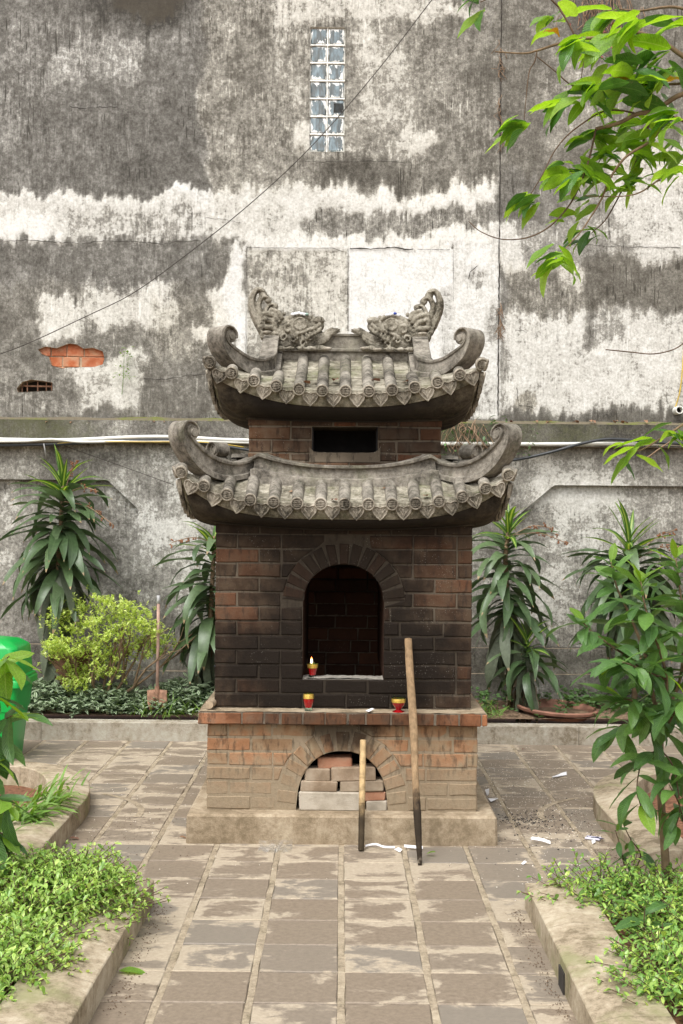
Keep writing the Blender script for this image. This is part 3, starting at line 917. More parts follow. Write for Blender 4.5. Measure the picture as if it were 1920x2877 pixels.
def wear_upper(X, Z):
    """what is left of the white paint, in the units of the 1568 px wide view"""
    uu = X / WY * F_PX; vv = -(Z - EYE) / WY * F_PX
    U = (uu - 0.00873 * vv + 960) / 1.2245
    V = (vv + 0.00873 * uu + 1466) / 1.2245
    n1 = fbm(X * 1.6, Z * 1.6, 21, 5) - 0.5
    n2 = fbm(X * 1.6 + 9, Z * 1.6 + 4, 22, 5) - 0.5
    n3 = fbm(X * 7, Z * 4, 23, 4) - 0.5
    U0, V0 = U + 0, V + 0
    n4 = fbm(X * 17, Z * 11, 25, 3) - 0.5
    U = U + 95 * n1 + 40 * n3 + 16 * n4; V = V + 75 * n2 + 36 * n3 + 18 * n4
    W = np.full(X.shape, 0.26); H = np.full(X.shape, 0.35); D = np.zeros(X.shape)
    def ss(a, b, x):
        t = np.clip((x - a) / (b - a), 0, 1); return t * t * (3 - 2 * t)
    dr = (vnoise(X * 24, Z * 1.5, 41) - 0.5) * 40 * vnoise(X * 3, Z * 2, 42) + (vnoise(X * 45, Z * 2.5, 43) - 0.5) * 22
    V = V + dr
    def rect(A, u0, u1, v0, v1, val, soft=14, amt=1.0, raw=False):
        if not raw: soft = soft * 1.1
        UU, VV = (U0, V0) if raw else (U, V)
        k = ss(u0 - soft, u0 + soft, UU) * (1 - ss(u1 - soft, u1 + soft, UU)) * ss(v0 - soft, v0 + soft, VV) * (1 - ss(v1 - soft, v1 + soft, VV)) * amt
        A[:] = A * (1 - k) + val * k
    def ellp(A, u, v, ru, rv, val, amt=1.0, soft=0.35):
        e = np.sqrt(((U - u) / ru) ** 2 + ((V - v) / rv) ** 2)
        k = (1 - ss(1 - soft, 1 + soft, e)) * amt
        A[:] = A * (1 - k) + val * k
    # upper left, grey and almost bare
    rect(W, -400, 475, -400, 455, 0.25, 10); rect(H, -400, 470, -400, 455, 0.02, 10)
    rect(W, 130, 322, 92, 190, 0.43, 10); rect(W, -60, 45, 110, 260, 0.33); rect(W, 20, 130, 60, 330, 0.31, 20)
    rect(W, 250, 475, 230, 445, 0.18, 25); rect(W, 90, 250, 240, 445, 0.225, 25)
    ellp(D, 330, 5, 110, 42, 0.75, 1, 0.5); ellp(W, 310, 10, 140, 60, 0.05)
    # middle, streaked and warmer
    rect(W, 478, 1147, -400, 440, 0.35, 8); rect(H, 478, 1147, -400, 440, 0.72, 10)
    rect(W, 472, 484, 150, 430, 0.50, 5, 0.8)
    rect(W, 632, 1040, -60, 55, 0.60, 10); rect(W, 640, 712, 50, 350, 0.43, 16); rect(W, 792, 940, 60, 345, 0.49, 14)
    rect(W, 800, 850, 40, 180, 0.58, 14); rect(W, 560, 640, 20, 260, 0.30, 20); rect(W, 500, 540, 60, 300, 0.40, 16)
    rect(W, 960, 1147, 60, 420, 0.31, 22); rect(W, 1040, 1147, -100, 200, 0.27, 20); rect(W, 945, 1010, 80, 260, 0.38, 14)
    ellp(W, 690, 320, 36, 26, 0.66); ellp(W, 935, 330, 46, 26, 0.66); ellp(W, 1070, 20, 60, 14, 0.58)
    rect(W, 705, 945, 352, 372, 0.45, 8); rect(W, 720, 930, 376, 445, 0.15, 14); rect(D, 720, 900, 385, 440, 0.30, 16)
    rect(W, 940, 1147, 380, 430, 0.24, 18)
    # the white band below
    rect(W, -400, 480, 452, 556, 0.60, 7); rect(H, -400, 480, 452, 560, 0.30)
    rect(W, 370, 470, 425, 470, 0.80, 7); rect(W, -100, 480, 455, 478, 0.74, 7)
    rect(W, -100, 130, 500, 552, 0.86, 12); rect(W, 150, 560, 492, 540, 0.50, 16)
    rect(W, 478, 1147, 432, 482, 0.74, 16); rect(W, 478, 720, 470, 575, 0.66, 16)
    rect(W, 700, 1120, 480, 528, 0.36, 14); rect(W, 560, 1147, 530, 575, 0.88, 10); rect(W, 880, 1147, 440, 472, 0.84, 10)
    rect(H, 478, 1147, 440, 575, 0.45)
    # lower left
    rect(W, -400, 565, 560, 962, 0.27, 7); rect(H, -400, 565, 640, 962, 0.55, 30); rect(H, -400, 480, 556, 640, 0.12, 12)
    rect(W, -200, 490, 560, 628, 0.245, 10); rect(W, -200, 90, 640, 830, 0.26, 20)
    rect(W, 85, 195, 672, 775, 0.66, 12); rect(W, 190, 400, 640, 748, 0.60, 14); rect(W, 300, 360, 650, 770, 0.65, 14)
    rect(W, 400, 470, 655, 760, 0.30, 16); rect(W, 340, 470, 760, 830, 0.40, 20); rect(H, 330, 500, 690, 830, 0.9, 20)
    rect(W, 470, 560, 660, 790, 0.70, 10); ellp(W, 455, 775, 40, 24, 0.66); rect(W, 420, 480, 640, 700, 0.24, 14)
    rect(W, 150, 320, 830, 945, 0.60, 12); ellp(W, 300, 895, 26, 40, 0.62); rect(W, 320, 480, 850, 960, 0.25, 16); rect(D, 330, 480, 880, 960, 0.35, 25)
    rect(W, -100, 140, 850, 960, 0.30, 16); rect(D, -300, 480, 940, 975, 0.5, 10)
    rect(W, 528, 566, 570, 960, 0.84, 8); rect(H, 528, 566, 560, 960, 0.1)
    # the two flat infill panels and the plaster round them
    rect(W, 566, 798, 574, 962, 0.50, 3, raw=True); rect(H, 566, 798, 574, 962, 0.75, 3, raw=True)
    rect(W, 715, 798, 580, 962, 0.60, 10, raw=True)
    rect(W, 800, 1040, 574, 962, 0.90, 2, raw=True); rect(H, 800, 1040, 574, 962, 0.08, 3, raw=True)
    rect(W, 1012, 1040, 660, 962, 0.55, 8, raw=True)
    rect(W, 1041, 1147, 560, 962, 0.80, 4, raw=True); rect(H, 1041, 1147, 560, 962, 0.15, 4)
    ellp(W, 1085, 640, 34, 20, 0.52); rect(W, 1050, 1147, 850, 962, 0.58, 16); rect(W, 1112, 1147, 690, 780, 0.45, 8)
    # right of the seam
    rect(W, 1150, 2200, -400, 435, 0.275, 3, raw=True); rect(H, 1150, 2200, -400, 435, 0.75, 4)
    rect(D, 1300, 1480, -60, 110, 0.55, 24); rect(W, 1150, 1270, 120, 430, 0.23, 14); rect(W, 1240, 1420, 150, 330, 0.36, 22)
    rect(W, 1400, 2200, 330, 620, 0.60, 30); rect(W, 1300, 1420, 420, 560, 0.42, 20); rect(W, 1150, 1290, 430, 505, 0.24, 12)
    rect(H, 1150, 1300, 400, 620, 0.3, 12)
    rect(W, 1150, 1210, 510, 615, 0.66, 10); rect(W, 1210, 1340, 505, 620, 0.42, 14); rect(W, 1350, 1480, 560, 598, 0.38, 10)
    rect(W, 1150, 1335, 612, 702, 0.31, 10); rect(H, 1150, 2200, 600, 710, 0.8); rect(W, 1330, 2200, 600, 718, 0.20, 12); rect(D, 1350, 2200, 600, 700, 0.25, 14)
    rect(W, 1290, 1325, 600, 660, 0.52, 8)
    rect(W, 1150, 2200, 712, 935, 0.64, 14); rect(H, 1150, 2200, 712, 935, 0.35, 14)
    rect(W, 1350, 1372, 700, 800, 0.28, 8); rect(W, 1380, 1440, 700, 780, 0.42, 14)
    ellp(W, 1208, 912, 28, 26, 0.46, 1, 0.12); ellp(H, 1208, 912, 28, 26, 1.0, 1, 0.12)
    rect(W, 1150, 2200, 938, 990, 0.16, 8); rect(D, 1150, 2200, 944, 990, 0.5, 8)
    return W + 0.025, H, D

def wear_lower(X, Z):
    n1 = fbm(X * 2, Z * 2, 31, 5) - 0.5; n2 = fbm(X * 5, Z * 3, 32, 4) - 0.5
    W = 0.40 + 0.62 * n1 + 0.3 * n2
    H = np.full(X.shape, 0.5)
    D = 0.14 + 0.9 * (fbm(X * 1.1 + 7, Z * 1.1, 33, 4) - 0.5)
    top = np.clip((Z - 2.36) / 0.05, 0, 1)
    W = W - 0.20 * top; D = D + 0.42 * top
    low = np.clip((0.62 - Z) / 0.1, 0, 1)
    W = W - 0.10 * low; D = D + 0.20 * low
    gap = np.exp(-((X + 1.75) / 0.45) ** 2 - ((Z - 1.55) / 0.7) ** 2)
    W = W + 0.17 * gap; D = D - 0.45 * gap; H = H - .35 * gap
    g2 = np.exp(-((X - 2.1) / 0.5) ** 2 - ((Z - 1.9) / 0.28) ** 2)
    W = W + 0.16 * g2; D = D - 0.2 * g2
    g3 = np.exp(-((X - 1.9) / 0.5) ** 2 - ((Z - 1.2) / 0.5) ** 2)
    W = W + 0.09 * g3; D = D - 0.3 * g3
    under = np.clip((Z - 2.29) / 0.02, 0, 1) * np.clip((2.37 - Z) / 0.02, 0, 1)
    D = D + 0.25 * under
    return W, H, D

house = thing('house_wall', 'tall weathered house wall with flaking white paint over grey plaster', 'wall', (0, WY, 2.58))
BLK = (wx(711, 205), wx(791.5, 205), wz(348.5, 750), wz(62, 750))
def ov_poly(pts): return [(wx(u, v), wz(v, u)) for u, v in pts]
HOLE_BRICK = ov_poly([(88, 802), (104, 795), (130, 799), (158, 788), (176, 790), (192, 800), (214, 798), (236, 806), (240, 822), (236, 836), (218, 842), (168, 843), (142, 845), (118, 838), (112, 818), (96, 812)])
HOLE_VENT = ov_poly([(38, 892), (52, 876), (72, 871), (100, 874), (121, 878), (121, 896), (96, 897), (60, 899), (42, 900)])
GB_HOLE = [(BLK[0], BLK[2]), (BLK[1], BLK[2]), (BLK[1], BLK[3]), (BLK[0], BLK[3])]
xs = np.arange(-3.62, SEAM + 0.004, 0.02); xs = np.append(xs, SEAM + 0.008)
zs = np.arange(2.58, 6.64, 0.02)
attr_grid('plaster', xs, zs, WY, wear_upper, M_WALL, house, [HOLE_BRICK, HOLE_VENT, GB_HOLE], 0.004)
xs = np.append(np.arange(SEAM + 0.006, 3.6, 0.02), 3.62)
attr_grid('plaster', xs, zs, WY - 0.012, wear_upper, M_WALL, house, None, 0.004)
for x0, x1, z0, z1 in ((-9, -3.62, 2.58, 6.62), (3.62, 9, 2.58, 6.62), (-9, 9, 6.62, 9.5)):
    attr_grid('plaster', np.linspace(x0, x1, 60), np.linspace(z0, z1, 40), WY, lambda X, Z: (0.30 + 0.3 * (fbm(X, Z, 5) - .5), np.full(X.shape, .5), np.zeros(X.shape)), M_WALL, house)
m = MB(); m.box(-9, 9, WY + 0.16, WY + 0.25, 2.58, 9.5); m.build('wall_core', M_CRACK, house)
hole_rim(HOLE_BRICK, WY - 0.002, WY + 0.06, M_MORTAR_WALL, house, 'hole_edge')
hole_rim(HOLE_VENT, WY - 0.002, WY + 0.15, M_MORTAR_WALL, house, 'hole_edge')
# bare bricks in the plaster hole
m = MB(); m.box(wx(70, 820), wx(260, 820), WY + 0.043, WY + 0.07, wz(862, 165), wz(770, 165)); m.build('mortar_bed', M_MORTAR_WALL, house)
for r_, (va, vb, us) in enumerate([(781, 816.5, [60, 116, 152, 192, 262]), (818.5, 841, [100, 142, 182, 186, 250]), (842.5, 860, [80, 150, 170, 232, 262])]):
    for ua, ub in zip(us[:-1], us[1:]):
        if ub - ua < 8: continue
        x0, x1, z0, z1 = wx(ua + 1.3, 820), wx(ub - 1.3, 820), wz(vb, 165), wz(va, 165)
        vs_, fs_ = bevel_box(-(x1 - x0) / 2, (x1 - x0) / 2, 0, 0.05, -(z1 - z0) / 2, (z1 - z0) / 2, 0.004, 0.002)
        put('brick', mesh_from('brick', vs_, fs_, M_BRICK_WALL), ((x0 + x1) / 2, WY + 0.026 + random.uniform(0, .012), (z0 + z1) / 2), house)
# lattice inside the vent hole
for u in (48, 60, 84, 104, 116):
    m = MB(); m.tube([(wx(u, 885), WY + 0.05, wz(902, 80)), (wx(u, 885), WY + 0.05, wz(868, 80))], 0.006, 6); m.build('vent_bar', M_RUST, house)
m = MB(); m.tube([(wx(36, 885), WY + 0.055, wz(884, 80)), (wx(124, 885), WY + 0.055, wz(885, 80))], 0.008, 6); m.build('vent_bar', M_RUST, house)
# glass blocks, two across and seven high
hole_rim(GB_HOLE, WY - 0.002, WY + 0.14, M_WHITE_PAINT, house, 'window_reveal')
gw = thing('glass_block_window', 'narrow window of paint-smeared glass blocks, two across and seven high', 'window', ((BLK[0] + BLK[1]) / 2, WY + 0.02, BLK[2]))
m = MB(); m.box(BLK[0], BLK[1], WY + 0.028, WY + 0.10, BLK[2], BLK[3]); m.build('joint_frame', M_WHITE_PAINT, gw)
bw, bh = (BLK[1] - BLK[0]) / 2, (BLK[3] - BLK[2]) / 7
vs_, fs_ = bevel_box(-bw / 2 + 0.008, bw / 2 - 0.008, 0, 0.05, -bh / 2 + 0.010, bh / 2 - 0.010, 0.010)
me_gb = mesh_from('glass_block', vs_, fs_, M_GLASS_BLOCK, 40)
for i in range(2):
    for j in range(7):
        put('glass_block', me_gb, (BLK[0] + (i + .5) * bw, WY + 0.012, BLK[2] + (j + .5) * bh), gw)
m = MB()
for j in range(1, 7):
    z = BLK[2] + j * bh
    m.bbox(BLK[0], BLK[1], WY + 0.006, WY + 0.03, z - 0.007, z + 0.007, 0.003)
m.bbox((BLK[0] + BLK[1]) / 2 - 0.006, (BLK[0] + BLK[1]) / 2 + 0.006, WY + 0.008, WY + 0.03, BLK[2], BLK[3], 0.003)
m.build('white_joints', M_WHITE_PAINT, gw)
# little louvred vent in one block
m = MB()
for k in range(9):
    z = BLK[2] + 2.25 * bh + k * 0.0095
    m.box((BLK[0] + BLK[1]) / 2 + 0.060, BLK[1] - 0.016, WY + 0.006, WY + 0.014, z, z + 0.0026)
m.build('louvre', M_CRACK, gw)

def crack(parent, pts, w, y, name='crack', mat=None, jag=0.006):  # flat dark ribbon proud of the plaster, coloured as the shade inside a crack
    m = MB(); rows = []
    for (x0, z0), (x1, z1) in zip(pts[:-1], pts[1:]):
        n = max(2, int(math.hypot(x1 - x0, z1 - z0) / 0.03))
        for k in range(n):
            t = k / n
            j = random.uniform(-jag, jag)
            x, z = x0 + (x1 - x0) * t, z0 + (z1 - z0) * t
            l = math.hypot(x1 - x0, z1 - z0); nx, nz = -(z1 - z0) / l, (x1 - x0) / l
            ww = w * random.uniform(0.35, 1.2)
            rows.append([(x + nx * (j - ww), y, z + nz * (j - ww)), (x + nx * (j + ww), y, z + nz * (j + ww))])
    m.grid(rows)
    m.f = [tuple(reversed(f)) for f in m.f] if (pts[-1][0] - pts[0][0]) < 0 else m.f
    return m.build(name, mat or M_CRACK, parent)
def W2(*pts): return [(wx(u, v), wz(v, u)) for u, v in pts]
yc = WY - 0.016
crack(house, W2((799, 572), (799, 768)), 0.0035, yc, jag=0.001)
crack(house, W2((803, 572), (858, 572), (905, 568), (930, 574), (958, 572)), 0.006, yc)
crack(house, W2((958, 573), (1040, 574)), 0.0025, yc, jag=0.002)
crack(house, W2((566, 568), (640, 570), (765, 570), (797, 582)), 0.0022, yc, jag=0.003)
crack(house, W2((1040, 574), (1040, 700)), 0.0016, yc, jag=0.001)
crack(house, W2((566, 570), (565, 820)), 0.0016, yc, jag=0.002)
crack(house, W2((700, 371), (760, 373), (850, 371), (935, 374)), 0.0028, yc)
crack(house, W2((160, 245), (185, 250), (230, 247), (280, 248)), 0.004, yc)
crack(house, W2((470, 500), (520, 505), (560, 515)), 0.002, yc)
crack(house, W2((0, 555), (60, 552), (120, 556), (190, 560)), 0.003, yc)
crack(house, W2((190, 560), (240, 553), (330, 556), (372, 562), (400, 556), (470, 553)), 0.003, yc)
crack(house, W2((330, 868), (380, 872), (430, 862), (480, 858)), 0.004, yc)
crack(house, W2((1095, 610), (1080, 625), (1072, 650)), 0.004, yc)
crack(house, W2((1150, 755), (1200, 760), (1235, 775)), 0.003, yc)
crack(house, W2((1300, 560), (1390, 566), (1568, 570)), 0.0025, yc - 0.004)
crack(house, W2((1185, 890), (1190, 930), (1230, 936)), 0.003, yc - 0.004)
# dark ribbon painting the shade of the open seam between the two plaster fields
seam = [(1150, -60), (1151, 120), (1149, 330), (1147, 480), (1147, 640), (1144, 790), (1144, 962)]
crack(house, [(SEAM - 0.003, wz(v, 1147)) for u, v in seam], 0.0050, WY - 0.017, 'open_seam', M_SEAM, jag=0.004)
# pipe stub and its broken plaster
pc = O(1551, 943, WY)
m = MB(); m.sphere((pc.x - .09, WY, pc.z + 0.06), 0.1, 10, 7, (0.8, 0.10, 1.1)); m.build('patch', M_PLINTH, house, smooth=True)
ps = thing('pipe_stub', 'short dark-mouthed pipe end poking out of the wall at the right edge', 'pipe', (pc.x, WY, pc.z))
m = MB(); m.lathe([(0.028, 0), (0.028, 0.14), (0.036, 0.14), (0.036, 0)], (pc.x, WY + 0.01, pc.z), 16, Matrix.Rotation(R(90), 4, 'X')); m.build('pipe_wall', M_PVC, ps, smooth=40)
m = MB(); m.lathe([(0.0, 0.06), (0.028, 0.06)], (pc.x, WY + 0.01, pc.z), 16, Matrix.Rotation(R(90), 4, 'X')); m.build('pipe_mouth', M_INNER, ps)

# lower garden wall with its ledge
LY = 11.0
low = thing('garden_wall', 'low mossy garden wall with recessed panels behind the planter', 'wall', (0, LY, 0))
zt, zb = 2.585, 2.385
panel_l = [(-4.6, 0.59), (-1.825, 0.59), (-1.825, 1.80), (-2.10, 2.055), (-4.6, 2.055)]
panel_r = [(1.45, 0.59), (4.6, 0.59), (4.6, 2.045), (1.90, 2.045), (1.45, 1.66)]
xs = np.arange(-3.7, 3.72, 0.03); zs = np.append(np.arange(0.05, zb, 0.03), zb)
attr_grid('plaster', xs, zs, LY, wear_lower, M_WALL_LOW, low, [panel_l, panel_r], 0.003)
for pn in (panel_l, panel_r):
    px = [p[0] for p in pn]
    attr_grid('recessed_panel', np.arange(max(-3.7, min(px) - .05), min(3.72, max(px) + .05), 0.03), np.arange(0.55, 2.1, 0.03), LY + 0.065, wear_lower, M_WALL_LOW, low, None, 0.003)
    hole_rim(pn, LY - 0.001, LY + 0.08, M_WALL_LOW, low, 'panel_edge')
for x0, x1 in ((-9, -3.7), (3.69, 9)):
    attr_grid('plaster', np.linspace(x0, x1, 60), np.linspace(0.05, zb, 40), LY, wear_lower, M_WALL_LOW, low)
def band(y, z0, z1, name):
    attr_grid(name, np.arange(-4.6, 4.62, 0.03), np.linspace(z0, z1, max(3, int((z1 - z0) / .03))), y, wear_lower, M_WALL_LOW, low, None, 0.002)
    m = MB(); m.box(-4.6, 4.6, y + 0.006, LY - .001 if z0 < 2 else WY, z0 + .001, z1); m.build('ledge_core', M_PLINTH, low)
band(LY - 0.085, zb, zt, 'ledge')
band(LY - 0.05, 0.05, 0.585, 'footing')
band(LY - 0.10, 0.05, 0.36, 'footing')
# sloping mossy fillet on top of the ledge
rows = []
for i in range(150):
    x = -4.4 + i * 8.8 / 149
    h = 0.03 + 0.022 * float(vnoise(np.array([x * 6.0]), np.array([0.5]), 9)[0])
    rows.append([(x, LY - 0.083, zt - 0.004), (x, LY - 0.06, zt + 0.012), (x, WY + 0.005, zt + h)])
m = MB(); m.grid(rows); m.f = [tuple(reversed(f)) for f in m.f]
mf = m.build('moss', M_MOSS, low, smooth=True); mf['kind'] = 'stuff'
for ms in (low, house):
    pass
# ------------------------------------------------------------------ the brick incense burner
CX, CY = 0.015, 7.33
burner = thing('incense_burner', 'two-tiered brick temple incense burner with curled cement eaves and sooty arched mouth', 'incense burner', (CX, CY, 0))

# plinth and base
m = MB(); m.bbox(CX - 0.82, CX + 0.82, 6.46, 8.20, -0.02, 0.156, 0.012, jit=0.003)
m.build('plinth', M_PLINTH, burner)

def arch_w(z, z0, zs, hw, rise, pw=2.0):
    """half width of an arched opening at height z"""
    if z < z0 or z > zs + rise: return 0.0
    if z <= zs: return hw
    return hw * (1 - ((z - zs) / rise) ** pw) ** (1 / pw)

def wall_with_arch(name, x0, x1, y0, y1, z0, z1, op, mat, parent, depth, inner_mat, n=44):
    """mortar body: front sheet with an arched opening, sides, top and back; tunnel behind the opening"""
    zo, zs, hw, rise, pw = op
    m = MB()
    xs = sorted(set([x0, x1, CX - hw, CX + hw] + [CX - hw + 2 * hw * k / n for k in range(n + 1)] + [x0 + (CX - hw - x0) * k / 4 for k in range(5)] + [CX + hw + (x1 - CX - hw) * k / 4 for k in range(5)]))
    def top(x):
        a = min(1.0, abs(x - CX) / hw)
        return zs + rise * (1 - a ** pw) ** (1 / pw)
    for a, b in zip(xs[:-1], xs[1:]):
        if b - a < 1e-6: continue
        mid = (a + b) / 2
        if abs(mid - CX) < hw:
            if zo > z0 + 1e-4: m.add([(a, y0, z0), (b, y0, z0), (b, y0, zo), (a, y0, zo)], [(0, 1, 2, 3)])
            m.add([(a, y0, top(a)), (b, y0, top(b)), (b, y0, z1), (a, y0, z1)], [(0, 1, 2, 3)])
        else:
            m.add([(a, y0, z0), (b, y0, z0), (b, y0, z1), (a, y0, z1)], [(0, 1, 2, 3)])
    m.add([(x0, y0, z0), (x0, y1, z0), (x0, y1, z1), (x0, y0, z1)], [(3, 2, 1, 0)][::1])
    m.add([(x1, y0, z0), (x1, y1, z0), (x1, y1, z1), (x1, y0, z1)], [(0, 1, 2, 3)])
    m.add([(x0, y1, z0), (x1, y1, z0), (x1, y1, z1), (x0, y1, z1)], [(3, 2, 1, 0)])
    o = m.build(name, mat, parent)
    # tunnel
    prof = [(CX - hw, zo)] + [(CX - hw + 2 * hw * k / n, top(CX - hw + 2 * hw * k / n)) for k in range(n + 1)] + [(CX + hw, zo)]
    return o, prof

def brick_clip(x0, x1, z0, z1, halfw, side):
    """front outline of a brick cut against an opening whose half width at z is halfw(z)"""
    zz = [z0, (z0 + z1) / 2, z1]
    if side < 0:
        r = [min(x1, CX - halfw(z)) for z in zz]
        if max(r) - x0 < 0.028 or min(r) - x0 < 0.004: return None
        return [(x0, z0), (r[0], z0), (r[1], zz[1]), (r[2], z1), (x0, z1)]
    l = [max(x0, CX + halfw(z)) for z in zz]
    if x1 - min(l) < 0.028 or x1 - max(l) < 0.004: return None
    return [(l[0], z0), (x1, z0), (x1, z1), (l[2], z1), (l[1], zz[1])]

def poly_brick(poly, y, depth=0.03, bev=0.0045):
    """brick with the outline poly (x, z), front face at y with a worn edge"""
    n = len(poly)
    cx = sum(p[0] for p in poly) / n; cz = sum(p[1] for p in poly) / n
    ins = []
    for i in range(n):
        p0, p1, p2 = poly[i - 1], poly[i], poly[(i + 1) % n]
        e1 = (p1[0] - p0[0], p1[1] - p0[1]); e2 = (p2[0] - p1[0], p2[1] - p1[1])
        l1 = math.hypot(*e1) or 1e-6; l2 = math.hypot(*e2) or 1e-6
        nx = -e1[1] / l1 - e2[1] / l2; nz = e1[0] / l1 + e2[0] / l2
        k = bev * 2 / max(nx * nx + nz * nz, 1.0)
        ins.append((p1[0] + nx * k, p1[1] + nz * k))
    j = lambda a: random.uniform(-a, a)
    tilt = (j(0.012), j(0.02))
    fy = lambda x, z: y + tilt[0] * (x - cx) + tilt[1] * (z - cz)
    vs = [(x - cx, depth, z - cz) for x, z in poly] + [(x - cx, fy(x, z) - y + bev, z - cz) for x, z in poly] + [(x - cx, fy(x, z) - y + j(.0006), z - cz) for x, z in ins]
    fs = []
    for i in range(n):
        k = (i + 1) % n
        fs += [(i, k, k + n, i + n), (i + n, k + n, k + 2 * n, i + 2 * n)]
    fs.append(tuple(range(2 * n, 3 * n)))
    return vs, fs, (cx, y, cz)

SHARED = {}
def add_brick(parent, poly, y, mat, depth=0.03, jit=0.0032, name='brick'):
    fine = []
    for (xa, za), (xb, zb_) in zip(poly, poly[1:] + poly[:1]):
        k = max(1, int(math.hypot(xb - xa, zb_ - za) / 0.06))
        fine += [(xa + (xb - xa) * i / k, za + (zb_ - za) * i / k) for i in range(k)]
    poly = [(x + random.uniform(-jit, jit) * .7, z + random.uniform(-jit, jit) * .7) for x, z in fine]
    vs, fs, c = poly_brick(poly, y + random.uniform(-0.0035, 0.0025), depth, random.uniform(.0035, .008))
    return put(name, mesh_from(name, vs, fs, mat), c, parent)

def rect(x0, x1, z0, z1): return [(x0, z0), (x1, z0), (x1, z1), (x0, z1)]

def course(x0, x1, z0, z1, lens, halfw, y, mat, parent, gap=0.009):
    """one brick course; lens: list of brick lengths from the left, clipped against the opening"""
    x = x0
    for L in lens:
        xe = min(x + L, x1)
        if x1 - xe < 0.045: xe = x1
        a, b = x + gap / 2, xe - gap / 2
        if x == x0: a = x
        if xe == x1: b = x1
        if b - a > 0.02:
            hw = max(halfw(z0), halfw((z0 + z1) / 2), halfw(z1))
            if hw <= 0 or a > CX + hw or b < CX - hw:
                add_brick(parent, rect(a, b, z0, z1), y, mat)
            else:
                for s in (-1, 1):
                    if s < 0 and a < CX:
                        pl_ = brick_clip(a, min(b, CX), z0, z1, halfw, -1)
                    elif s > 0 and b > CX:
                        pl_ = brick_clip(max(a, CX), b, z0, z1, halfw, 1)
                    else: pl_ = None
                    if pl_: add_brick(parent, pl_, y, mat)
        x = xe
        if x >= x1 - 1e-6: break

def voussoirs(parent, zs, hw, rise, pw, thick, n, y, mat, a0=8, gap=0.013):
    """wedge bricks round an arch"""
    def pt(a, o):
        ca, sa = math.cos(a), math.sin(a)
        ex = math.copysign(abs(ca) ** (2 / pw), ca) * hw; ez = abs(sa) ** (2 / pw) * rise
        l = math.hypot(ca / hw, sa / rise)
        nx, nz = ca / hw / l, sa / rise / l
        return (CX + ex + nx * o, zs + ez + nz * o)
    for k in range(n):
        b0 = R(180 - a0 - (180 - 2 * a0) * k / n); b1 = R(180 - a0 - (180 - 2 * a0) * (k + 1) / n)
        s = (b0 - b1) * 0.045
        p0, p1, p2, p3 = pt(b0 - s, 0.0), pt(b1 + s, 0.0), pt(b1 + s, thick + random.uniform(-.006, .006)), pt(b0 - s, thick + random.uniform(-.006, .006))
        # keep the joint parallel: pull the outer corners in a little
        q = lambda a, b, t: (a[0] + (b[0] - a[0]) * t, a[1] + (b[1] - a[1]) * t)
        p2, p3 = q(p2, p3, 0.10), q(p3, p2, 0.10)
        add_brick(parent, [p0, p1, p2, p3], y, mat, 0.05, name='arch_brick')

def tunnel(parent, prof, y0, y1, mat, name):
    m = MB(); n = len(prof)
    m.add([(x, y0, z) for x, z in prof] + [(x, y1, z) for x, z in prof], [(i, i + 1, i + 1 + n, i + n) for i in range(n - 1)])
    return m.build(name, mat, parent)

# --- lower base, brick, with a shallow arched recess
BX0, BX1, BY = CX - 0.7225, CX + 0.7225, 6.565
base_op = (0.150, 0.156, 0.246, 0.318, 2.25)
base, bprof = wall_with_arch('base', BX0 + .004, BX1 - .004, BY + 0.0032, 8.10, 0.15, 0.622, base_op, M_MORTAR_BASE, burner, 0.4, M_INNER)
tunnel(base, bprof, BY + 0.006, BY + 0.5, M_BRICK_IN, 'recess')
m = MB(); m.box(CX - .3, CX + .3, BY + 0.49, BY + 0.5, 0.15, 0.55); m.build('recess_back', M_INNER, base)
hwf = lambda z: (lambda w: w + 0.118 if w > 0 else (0.0 if z > 0.60 else 0.0))(arch_w(z, 0.1, 0.156, 0.246, 0.318, 2.25))
def hw_base(z):
    # outline of the arch ring
    zz = (z - 0.156) / (0.318 + 0.105)
    if zz >= 1: return 0.0
    return (0.246 + 0.112) * (1 - max(0, zz) ** 2.25) ** (1 / 2.25)
ch = 0.0775
pats = [[.11, .235, .235, .235, .235, .235, .235], [.235, .225, .15, .235, .235, .235, .235], [.115, .235, .235, .1, .235, .235, .235, .235], [.235, .12, .235, .235, .235, .11, .235], [.115, .235, .235, .235, .235, .235, .235], [.235, .235, .235, .235, .235, .235, .235]]
for k in range(6):
    z0 = 0.157 + k * ch
    course(BX0, BX1, z0 + 0.004, z0 + ch - 0.005, pats[5 - k], hw_base, BY, M_BRICK_BASE, base, 0.006)
voussoirs(base, 0.156, 0.246, 0.318, 2.25, 0.108, 13, BY + 0.001, M_BRICK_BASE, 3, 0.016)

# --- ledge of headers
LX0, LX1, LYF = CX - 0.771, CX + 0.771, 6.51
m = MB(); m.box(LX0 + .004, LX1 - .004, LYF + 0.005, 8.14, 0.624, 0.684)
ledge = m.build('ledge', M_MORTAR_LEDGE, burner)
x = LX0
for L in [.238, .116, .088, .118, .118, .118, .10, .132, .116, .118, .128, .118, .118, .10]:
    xe = min(LX1, x + L)
    if xe - x < 0.03: break
    vs_, fs_ = bevel_box(-(xe - x) / 2 + .004, (xe - x) / 2 - .004, 0, 0.10, -0.031, 0.031, 0.005, 0.002)
    put('brick', mesh_from('brick', vs_, fs_, M_BRICK_LEDGE), ((x + xe) / 2, LYF + random.uniform(-.003, .003), 0.6525), ledge)
    x = xe
for sx in (-1, 1):
    for k in range(6):
        y0 = LYF + 0.11 + k * 0.23
        vs_, fs_ = bevel_box(-0.05, 0.05, 0, 0.222, -0.031, 0.031, 0.005, 0.002)
        put('brick', mesh_from('brick', vs_, fs_, M_BRICK_LEDGE), (CX + sx * 0.722, y0, 0.6525), ledge)
m = MB()
